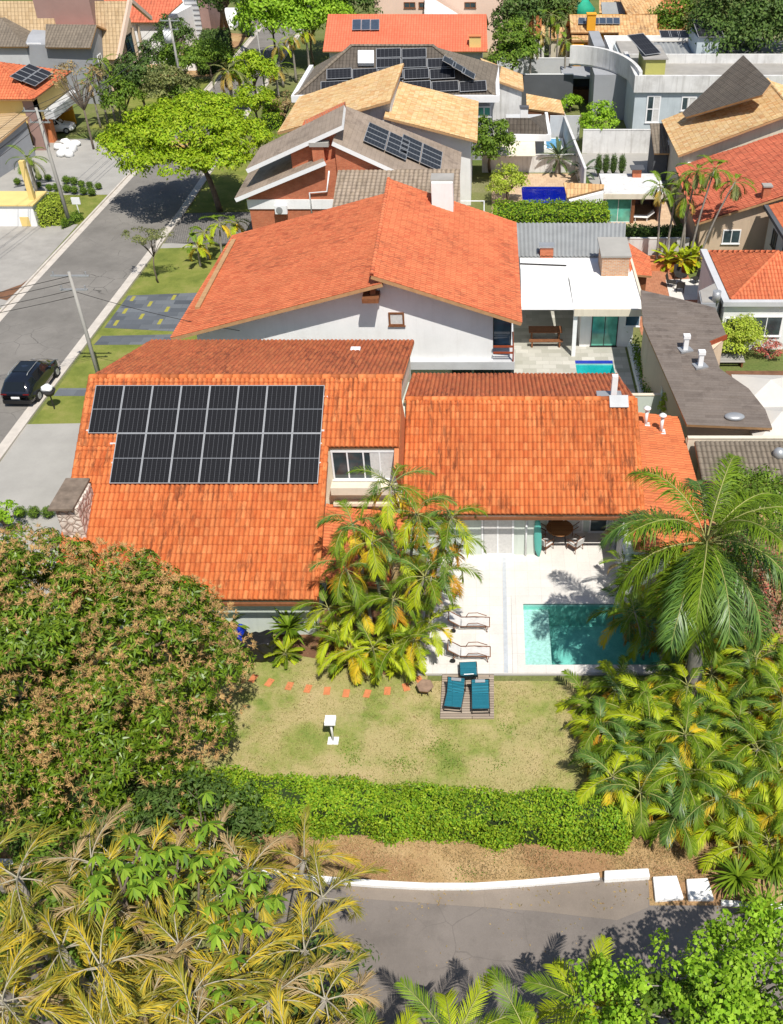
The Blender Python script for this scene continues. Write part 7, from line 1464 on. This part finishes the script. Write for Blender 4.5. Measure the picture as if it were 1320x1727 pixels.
M['blade_lawn'] = leafm('lawn_blade', [(.20, .22, .05), (.34, .30, .10), (.42, .34, .15), (.26, .26, .07)], .25, .8, .1); M['blade_dry'] = leafm('dry_blade', [(.44, .30, .14), (.56, .42, .23), (.36, .30, .12)], .25, .8, .1)
blades('lawn_grass', 'short patchy grass of the garden lawn', [(-11, 21.3), (9, 20.4), (9, 27.3), (-2.9, 27.4), (-3.1, 30), (-11, 30)], 60000, .075, 'blade_lawn', .9)
blades('verge_grass', 'dry straw-coloured grass of the roadside verge', [(-12, 18.9), (-4, 18.2), (4, 18.3), (9, 18), (9, 19.9), (-2.5, 20.4), (-12, 20.9)], 42000, .10, 'blade_dry', 1.1)
# clover patches and weeds
wp = [P(595, 1285), P(735, 1263), P(742, 1258), P(760, 1290), P(590, 1265), P(855, 1230), P(610, 1320), P(690, 1290), P(840, 1290), P(835, 1438), P(790, 1475), P(1110, 1262), P(665, 1285)]
pp_ = np.concatenate([np.array([p.x, p.y, .01]) + RG.normal(size=(90, 3)) * np.array([.28, .22, 0]) for p in wp]); d = nrm(RG.normal(size=pp_.shape) + np.array([0, 0, .8])); v, f = kites(pp_, d, nrm(RG.normal(size=pp_.shape) + np.array([0, 0, 2])), .07, .05); tag(npmesh('weeds', v, [f], [M['leaf_mid']], None), 'small dark green weeds scattered in the lawn', 'weeds', kind='stuff')
# broken whitewashed kerb slabs
for a, lb in ((((1100, 1482), (1140, 1480), (1152, 1518), (1104, 1522)), 'whitewashed concrete slab beside the kerb end, the one with the dark stains'), (((1156, 1486), (1192, 1484), (1203, 1520), (1160, 1520)), 'whitewashed concrete slab in the tree shade')):
    mb = MB(); mb.prism([tuple(P(x, y)[:2]) for x, y in a], -.02, .16); tag(mb.build('concrete_slab', M['white_kerb'], bevel=.03), lb, 'slab')
# ================================================= TREES AND PLANTS, FAR
def tr(name, label, px, py, z, rx, rz, mat, n=60, m=55, leaf=.35, ry=None, base=None, cat='tree', group=None, trunk=.16, ratio=.55, lobes=None, cr=None, fill=.7, limbs=8):
    c = P(px, py, z); ry = ry or rx; b = base or (c.x, c.y, 0)
    L_ = lobes or [(c.x, c.y, z, rx * .8, ry * .8, rz * .85), (c.x - rx * .35, c.y - ry * .2, z - rz * .35, rx * .55, ry * .6, rz * .5), (c.x + rx * .4, c.y + ry * .1, z - rz * .2, rx * .55, ry * .6, rz * .5)]
    return tree(name, label, b, L_, n, m, cr or rx * .24, leaf, mat, trunk, .5, cat, group, limbs=limbs, ratio=ratio, fill=fill, under=.2)
LT = [(-25.2, 80.3, 6.4, 6.2, 4.6, 1.6), (-29.4, 79.6, 5.4, 3.0, 2.8, 1.2), (-20.9, 80.9, 5.7, 2.8, 2.8, 1.3), (-25.6, 76.6, 5.0, 4.0, 2.2, 1.2), (-24.6, 82.6, 7.4, 3.6, 3.0, 1.2), (-22, 77.6, 5.0, 2.6, 2., 1.1)]
LT = [(a + .4, b, c + .1, d, e, f * 1.15) for a, b, c, d, e, f in LT]; tree('flame_tree', 'wide spreading bright lime-green tree leaning over the street', (-23.1, 80.6, 0), LT, 430, 100, .72, .28, 'leaf_tipu', .28, .5, limbs=26, fill=.62, ratio=.5, under=.25, flat=.85)
c = P(267, 477); tree('sapling', 'small thin tree with sparse olive leaves on the grass strip by the kerb', c, [(c.x - .7, c.y + .3, 3.3, 1.5, 1.2, .6), (c.x + .8, c.y + .4, 3.2, 1.0, .9, .6)], 34, 40, .3, .15, 'leaf_olive', .06, .5, limbs=14)
for k, (x, y) in enumerate(((340, 86), (378, 92), (415, 101), (457, 107), (502, 114), (247, 70), (201, 68), (342, 130), (380, 137), (427, 142), (469, 147), (293, 124), (253, 120), (198, 108), (92, 90))):
    p = P(x / 3, 282 + y / 3); big = .42 if y > 120 or k < 2 else .33
    row = 'front' if k > 6 else 'back'; i = [0, 1, 2, 3, 4, 5, 6, 0, 1, 2, 3, 4, 5, 6, 7][k]
    nm = {0: 'third', 1: 'fourth', 2: 'fifth', 3: 'sixth', 4: 'last', 5: 'second', 6: 'first'}[k] if k < 7 else {7: 'fifth', 8: 'sixth', 9: 'seventh', 10: 'last', 11: 'fourth', 12: 'third', 13: 'second', 14: 'first'}[k]
    shrub('box_ball', f'clipped round bush, {nm} in the {row} row on the pale drive, counted towards the street', p, big, big * 1.8, 520, .10, 'leaf_mid', 'topiary', 'clipped round bushes on the pale drive')
for k, px in enumerate((37, 60, 84)):
    p = P(px, 873); shrub('box_ball', ['clipped round bush beside the drive, farthest from the stone chimney', 'clipped round bush beside the drive, middle of three near the chimney', 'clipped round bush beside the drive, nearest the stone chimney'][k], p, .36, .66, 700, .07, 'leaf_mid', 'topiary', 'clipped round bushes by the stone chimney')
tr('garden_shrub', 'bright green shrub at the left edge beside the clipped balls', 2, 868, 1.2, .9, .9, 'leaf_bright', 22, 60, .13, cat='shrub')
q = [P(70, 384), P(106, 380), P(110, 352), P(76, 354)]; hedge('hedge', 'clipped yellow-green hedge around the foot of the utility pole', q, 1.5, 5000, .14, 'leaf_lime', cat='hedge')
q = [P(106, 387), P(140, 372), P(132, 366), P(108, 379)]; hedge('hedge', 'low green ground planting between the pole and the kerb', q, .5, 1500, .14, 'leaf_mid', cat='hedge')
palm('garden_palm', 'drooping palm behind the white gate wall', P(62, 322), 2.8, 14, 2.3, ['pf_green', 'pf_green', 'leaf_olive'], r=.14, nl=26, ll=.5, lw=.05, elr=(-.3, 1.2))
palm('garden_palm', 'yellow-green palm against the long orange roof edge', P(352, 438), 2.4, 10, 1.7, ['pf_green', 'pf_lime', 'pf_yellow'], r=.08, nl=22, ll=.45, lw=.06, elr=(-.3, 1.2), stems=[(0, 0, 2.2, 0, 0, 9, 1.7), (.9, .6, 2.6, .2, .2, 9, 1.7), (-.3, -1.3, 1.6, 0, 0, 8, 1.5), (1.7, 1.4, 2.4, .3, .2, 8, 1.6)])
# across the street
tr('street_tree', 'bare grey-limbed tree with a few yellow leaves in front of the yellow house', 128, 130, 6.2, 3.2, 2.6, 'leaf_dry', 26, 26, .25, base=tuple(P(158, 252)), cr=.6, fill=.4, limbs=24, trunk=.12)
for k, (a, b, h) in enumerate(((183, 212, 5.6), (196, 210, 6.2), (206, 206, 5.4), (170, 216, 4.6))):
    palm('street_palm', ['slender palm with an orange trunk, nearest the lime-green tree', 'tallest slender palm in the group before the grey tiled house', 'slender palm at the house side of the orange-trunked group', 'shortest slender palm of the group beside the bare tree'][(0, 1, 2, 3)[k]], P(a, b), h, 11, 1.9, ['pf_green', 'pf_green', 'leaf_olive', 'pf_dry'], r=.1, nl=20, ll=.42, lw=.07, elr=(-.6, 1.1), group='slender palms across the street')
tr('garden_tree', 'dark olive tree below the steep tan gable', 232, 128, 4.6, 3.0, 2.6, 'leaf_dark', 70, 55, .3)
tr('garden_tree', 'grey-green tree between the tan gable and the lime-green tree', 283, 142, 4.2, 2.8, 2.2, 'leaf_olive', 60, 50, .28)
tr('garden_tree', 'dark leafy tree under the transformer', 268, 92, 4.2, 2.6, 2.4, 'leaf_dark', 50, 50, .3)
tr('garden_tree', 'light green bushy tree beside the louvred house', 350, 90, 3.2, 3.0, 1.7, 'leaf_mid', 60, 55, .28)
q = [P(335, 128), P(385, 124), P(392, 84), P(348, 84)]; hedge('hedge', 'tall dark clipped hedge past the transformer pole', q, 2.6, 5500, .25, 'leaf_dark', cat='hedge')
palm('street_palm', 'palm with a skirt of brown fronds beside the lime-green tree', P(395, 192), 4.4, 20, 2.8, ['leaf_olive', 'pf_gold', 'pf_dry'], r=.18, nl=24, ll=.55, lw=.08, elr=(-1.0, 1.2))
tr('street_tree', 'small bright lime-green tree leaning over the kerb beyond the brown-skirted palm', 424, 118, 4.0, 2.9, 2.0, 'leaf_tipu', 80, 55, .3)
tr('street_tree', 'small bright lime-green bush behind the large lime-green tree', 428, 168, 2.8, 2.4, 1.5, 'leaf_tipu', 60, 50, .28)
q = [P(446, 222), P(474, 220), P(478, 198), P(450, 198)]; hedge('hedge', 'short green hedge beside the sand-tiled house', q, 1.6, 2500, .2, 'leaf_hedge', cat='hedge')
for k, (a, b, h) in enumerate(((478, 148, 4.6), (500, 140, 5.2), (522, 120, 4.6), (470, 165, 3.2))):
    palm('garden_palm', ['ragged palm nearest the lamp post by the hip roof', 'tall palm leaning over the grey hip roof edge', 'palm behind the hip roof towards the bright orange roof', 'low bushy palm at the foot of the lamp post'][k], P(a, b), h, 12, 2.3, ['pf_green', 'pf_lime', 'pf_gold', 'pf_dry'], r=.13, nl=20, ll=.5, lw=.08, elr=(-.7, 1.2), group='palms beside the grey hip roof')
tr('garden_tree', 'brownish thin shrub below the lamp post', 478, 178, 2.2, 1.6, 1.6, 'leaf_dry', 30, 40, .2, cat='shrub')
tr('street_tree', 'big bright green street tree overhanging the far road', 455, 18, 6.0, 5.0, 3.2, 'leaf_bright', 120, 60, .42)
tr('street_tree', 'big bright green street tree next to the bright orange roof', 520, 22, 6.0, 5.4, 3.4, 'leaf_bright', 130, 60, .42)
tr('street_tree', 'dark green tree at the top beside the peach house', 580, 2, 6.0, 4.6, 3.0, 'leaf_dark', 80, 60, .42)
for k, (a, b) in enumerate(((372, 60), (385, 52), (405, 50))):
    tr('street_tree', ['bare-trunked tree by the white steps, nearest the louvred house', 'bare-trunked tree by the white steps, middle one of three', 'bare-trunked tree by the white steps, nearest the far road'][k], a - 2, b - 62, 9.5, 2.6, 1.8, 'leaf_dark', 26, 40, .35, base=tuple(P(a, b)), trunk=.3)
mb = MB()
for k in range(5): a, b = P(362 + k * 4, 50 - k * 3), P(398 + k * 3, 46 - k * 3); mb.box(a.x, a.y, 0, b.x, a.y + 1.4, .5 + .3 * k)
tag(mb.build('garden_steps', M['white']), 'white garden steps and walls among the bare trunks', 'steps')
sheet('grass_strip', [(-46, 125), (-33.8, 125), (-33.9, 148), (-40, 150)], 'verge', 3)
sheet('side_road', [(-33.4, 152), (-33.4, 166), (-90, 172), (-90, 158)], 'road2', 2)
shrub('agave', 'round pale spiky plant on the grass near the white steps', P(420, 62), 1.1, 1.4, 500, .5, 'leaf_blue', 'agave', ratio=.12)
wallrun('boundary_wall', 'white gate wall closing the garden near the far road', [(-41.0, 128), (-35.2, 128)], 1.3, 'white')
for k, (x, y) in enumerate(((100, 252), (108, 258), (116, 250), (124, 256), (104, 264), (118, 264), (128, 246), (112, 244))):
    p = P(x, y); mb = MB(); mb.ball((p.x, p.y, .25), random.uniform(.35, .6), random.uniform(.35, .6), random.uniform(.3, .55), 5, 0, .25); tag(mb.build('boulder', M['white']), ['large', 'broad', 'small', 'squat', 'low', 'outermost', 'tallest', 'rearmost'][[(100, 252), (108, 258), (116, 250), (124, 256), (104, 264), (118, 264), (128, 246), (112, 244)].index((x, y))] + ' white boulder in the heap beside the carport', 'boulder', 'white boulders by the carport')
# middle and right
tr('garden_tree', 'leafy green tree standing right of the sand-tiled gables', 828, 240, 3.6, 2.3, 2.6, 'leaf_mid', 90, 60, .24, base=tuple(P(826, 290)))
tr('garden_shrub', 'big feathery yellow-green bush behind the clipped garden hedge', 855, 308, 1.8, 1.9, 1.6, 'leaf_lime', 80, 60, .16, cat='bush')
q = [V((.4, 69.5, 0)), V((8.9, 69.5, 0)), V((8.9, 72.4, 0)), V((.4, 72.4, 0))]; hedge('hedge', 'tall broad clipped hedge behind the grey corrugated roof', q, 3.9, 16000, .17, 'leaf_hedge', cat='hedge')
q = [V((9.3, 67.3, 0)), V((14.2, 67.2, 0)), V((14.2, 68.7, 0)), V((9.3, 68.9, 0))]; q = [V((9.4, 71, 0)), V((14.9, 71, 0)), V((14.9, 72, 0)), V((9.4, 72, 0))]; hedge('hedge', 'dark clipped hedge in front of the green glass pool house', q, 2.1, 6000, .17, 'leaf_dark', cat='hedge')
for k, (a, b, n_) in enumerate(((940, 292, 26), (982, 306, 20))):
    palm('cycad', ['large blue-green cycad with stiff arching fronds beside the blue pool', 'blue-green cycad by the little straw-tiled hut'][k], P(a, b), (1.4, .9)[k], n_, (2.3, 1.8)[k], ['leaf_blue', 'leaf_blue', 'leaf_dark'], r=.25, nl=26, ll=.34, lw=.06, elr=(-.1, 1.35), droop=.9, hang=.15, cat='cycad')
for k, px in enumerate((1008, 1020, 1033, 1047)):
    p = P(px, 299); hp_ = MB(); shrub('cypress_column', f'dark columnar shrub against the pale wall, {ORD[k]} of four counted from the cycads', p, .38, 2.1, 700, .13, 'leaf_dark', 'columnar shrub', 'columnar shrubs by the pale wall')
tr('fruit_tree', 'round bright green tree in front of the modern white house', 1010, 203, 2.6, 2.1, 2.0, 'leaf_bright', 60, 55, .24, base=tuple(P(1012, 228)))
tr('garden_shrub', 'lime-green bushes under the garden palms by the dark wall', 915, 150, 1.2, 2.4, 1.2, 'leaf_bright', 50, 50, .24, cat='bush')
tr('garden_shrub', 'green bush in front of the shadowy carport', 962, 172, 1.0, 1.5, 1.0, 'leaf_bright', 36, 45, .2, cat='bush')
for k, (a, b, h) in enumerate(((893, 150, 4.8), (925, 140, 7.5), (937, 140, 6.6), (950, 165, 6.0), (910, 140, 5.6))):
    palm('garden_palm', ['palm with an orange-brown trunk nearest the white annexe', 'tallest palm against the dark wall', 'palm leaning slightly towards the carport', 'palm with a long bare grey trunk in front of the carport', 'thin palm between the tallest one and the annexe'][k], P(a, b), h, 12, 2.2, ['pf_green', 'leaf_olive', 'pf_gold'], r=.12, nl=20, ll=.5, lw=.08, elr=(-.7, 1.1), group='garden palms by the dark wall')
tr('garden_tree', 'tall leafy tree beside the right end of the bright orange roof', 866, 82, 6.0, 3.0, 3.6, 'leaf_mid', 80, 55, .34, base=tuple(P(868, 140)))
tr('garden_tree', 'dark tall trees row behind the pavilion, the one nearest the peach house', 870, 20, 6.5, 3.4, 4.2, 'leaf_dark', 70, 55, .4)
tr('garden_tree', 'dark green tree behind the brick-chimney pavilion', 915, 14, 5.5, 4.2, 3.6, 'leaf_dark', 80, 55, .4)
tr('garden_tree', 'yellow-green tree beside the green canvas parasol', 948, 12, 5.0, 3.6, 3.0, 'leaf_olive', 60, 55, .36)
tr('garden_tree', 'green round tree behind the ochre house end', 1150, 30, 5.5, 4.6, 3.6, 'leaf_mid', 110, 60, .36)
tr('garden_tree', 'very large dark tree in the top right corner', 1262, 34, 8.0, 7.5, 5.6, 'leaf_dark', 190, 65, .42, ry=6.5)
tr('garden_tree', 'thin tall tree between the two top right trees', 1195, 22, 7.0, 3.0, 3.0, 'leaf_olive', 50, 50, .36)
# slender palms on the right, shrubs
for k, (a, b, h, lx) in enumerate(((1106, 448, 6.0, -.3), (1122, 440, 6.4, .3), (1142, 450, 7.2, .6), (1160, 452, 7.4, 1.0), (1175, 455, 6.6, 1.9), (1150, 450, 5.4, -.4))):
    palm('garden_palm', ['slender palm with an orange hanging frond, nearest the pool house', 'slender palm second from the pool house', 'tall slender palm in front of the cream wall', 'tall slender palm over the red tiles', 'slender palm leaning towards the roof chimney', 'shorter slender palm in the middle of the group'][k], P(a, b), h, 11, 2.0, ['pf_green', 'pf_green', 'leaf_olive', 'pf_gold'], lean=(lx, .2), r=.075, nl=22, ll=.45, lw=.06, elr=(-.6, 1.1), group='slender palms behind the patio')
for k, (a, b) in enumerate(((1126, 452), (1166, 452), (1148, 456))):
    p = P(a, b); palm('variegated_shrub', ['yellow-green tufted shrub in the planter, nearest the hedge', 'yellow-green tufted shrub in the planter, nearest the orange hip roof', 'yellow-green tufted shrub in the middle of the planter'][k], p, .8, 22, 1.5, ['pf_lime', 'pf_yellow', 'pf_lime'], r=.05, nl=14, ll=.35, lw=.1, elr=(-.2, 1.4), droop=.9, cat='shrub', group='yellow-green shrubs in the planter')
tr('garden_shrub', 'round yellow-green bush against the white house with the hip roof', 1248, 565, 1.5, 1.75, 1.5, 'leaf_lime', 90, 70, .14, cat='bush', base=tuple(P(1248, 592)))
p = P(1290, 600); tr('garden_shrub', 'dry reddish shrub beside the parasols', 1296, 590, .6, 1.3, .6, 'leaf_red', 20, 40, .14, cat='shrub')
pts_ = [V((9.45, 48.8 + .75 * i, .3)) for i in range(10)]
pl_t = thing('planter_plants', 'row of leafy climbing plants in the long white planter', 'plants', (9.45, 52, .3)); a = np.concatenate([np.array(p) + RG.normal(size=(120, 3)) * np.array([.16, .3, .25]) + np.array([0, 0, .35]) for p in pts_]); nn = nrm(RG.normal(size=a.shape) + np.array([-.5, 0, .5])); v, f = kites(a, nrm(RG.normal(size=a.shape)), nn, .16, .09); npmesh('foliage', v, [f], [M['leaf_mid']], pl_t)
mb = MB()
for p in pts_: tube_to(mb, p, p + V((0, 0, .6)), .02, .01)
mb.build('stems', M['bark'], pl_t)
tr('garden_shrub', 'light green shrub growing behind the low orange roof with the vents', 1127, 682, 1.4, .7, .9, 'leaf_lime', 22, 50, .13, cat='shrub')

# fallen leaves and twigs
def litter(name, label, poly, n, L, mat):
    xs = [p[0] for p in poly]; ys = [p[1] for p in poly]; x = RG.uniform(min(xs), max(xs), n); y = RG.uniform(min(ys), max(ys), n); keep = (np.sin(x * 2.1 + np.cos(y * 3) * 2) + RG.normal(size=n) * .7) > .2; x, y = x[keep], y[keep]
    p = np.stack([x, y, np.full(len(x), .03)], 1); d = nrm(RG.normal(size=p.shape) * np.array([1, 1, .15])); nn = nrm(RG.normal(size=p.shape) * .4 + np.array([0, 0, 1])); l_ = L * RG.uniform(.5, 1.3, len(p)); v, f = kites(p, d, nn, l_, l_ * .45)
    return tag(npmesh(name, v, [f], [M[mat]], None), label, 'litter', kind='stuff')
litter('fallen_leaves', 'dry leaves fallen along the whitewashed kerb of the lower road', [(-10, 17.2), (9, 17.2), (9, 18.4), (-10, 18.4)], 900, .10, 'leaf_dry')
litter('fallen_leaves', 'dry leaves lying on the lawn near the mango tree and the palms', [(-11, 21.5), (8, 21.5), (8, 27.2), (-11, 27.2)], 700, .09, 'leaf_dry')
litter('fallen_leaves', 'leaves and grit scattered on the dark lower road', [(-8, 12.5), (9, 12.5), (9, 17.2), (-8, 17.2)], 500, .07, 'leaf_dry')
sheet('grass_strip', [(-33.9, 100.6), (-33.7, 124), (-41, 124), (-42, 104)], 'grass', 2)
tr('garden_tree', 'green bushy tree behind the slender palms across the street', 205, 160, 3.4, 2.6, 2.0, 'leaf_mid', 60, 55, .28)
tr('garden_tree', 'green bush filling the garden between the tan gable and the street trees', 310, 168, 2.6, 2.8, 1.5, 'leaf_mid', 60, 50, .26)
tr('garden_tree', 'dense green tree beside the transformer, towards the far road', 305, 105, 4.0, 2.8, 2.4, 'leaf_mid', 60, 55, .3)
tr('garden_tree', 'green tree in front of the white house with the far orange roof', 292, 58, 4.0, 2.6, 2.6, 'leaf_dark', 50, 50, .32)
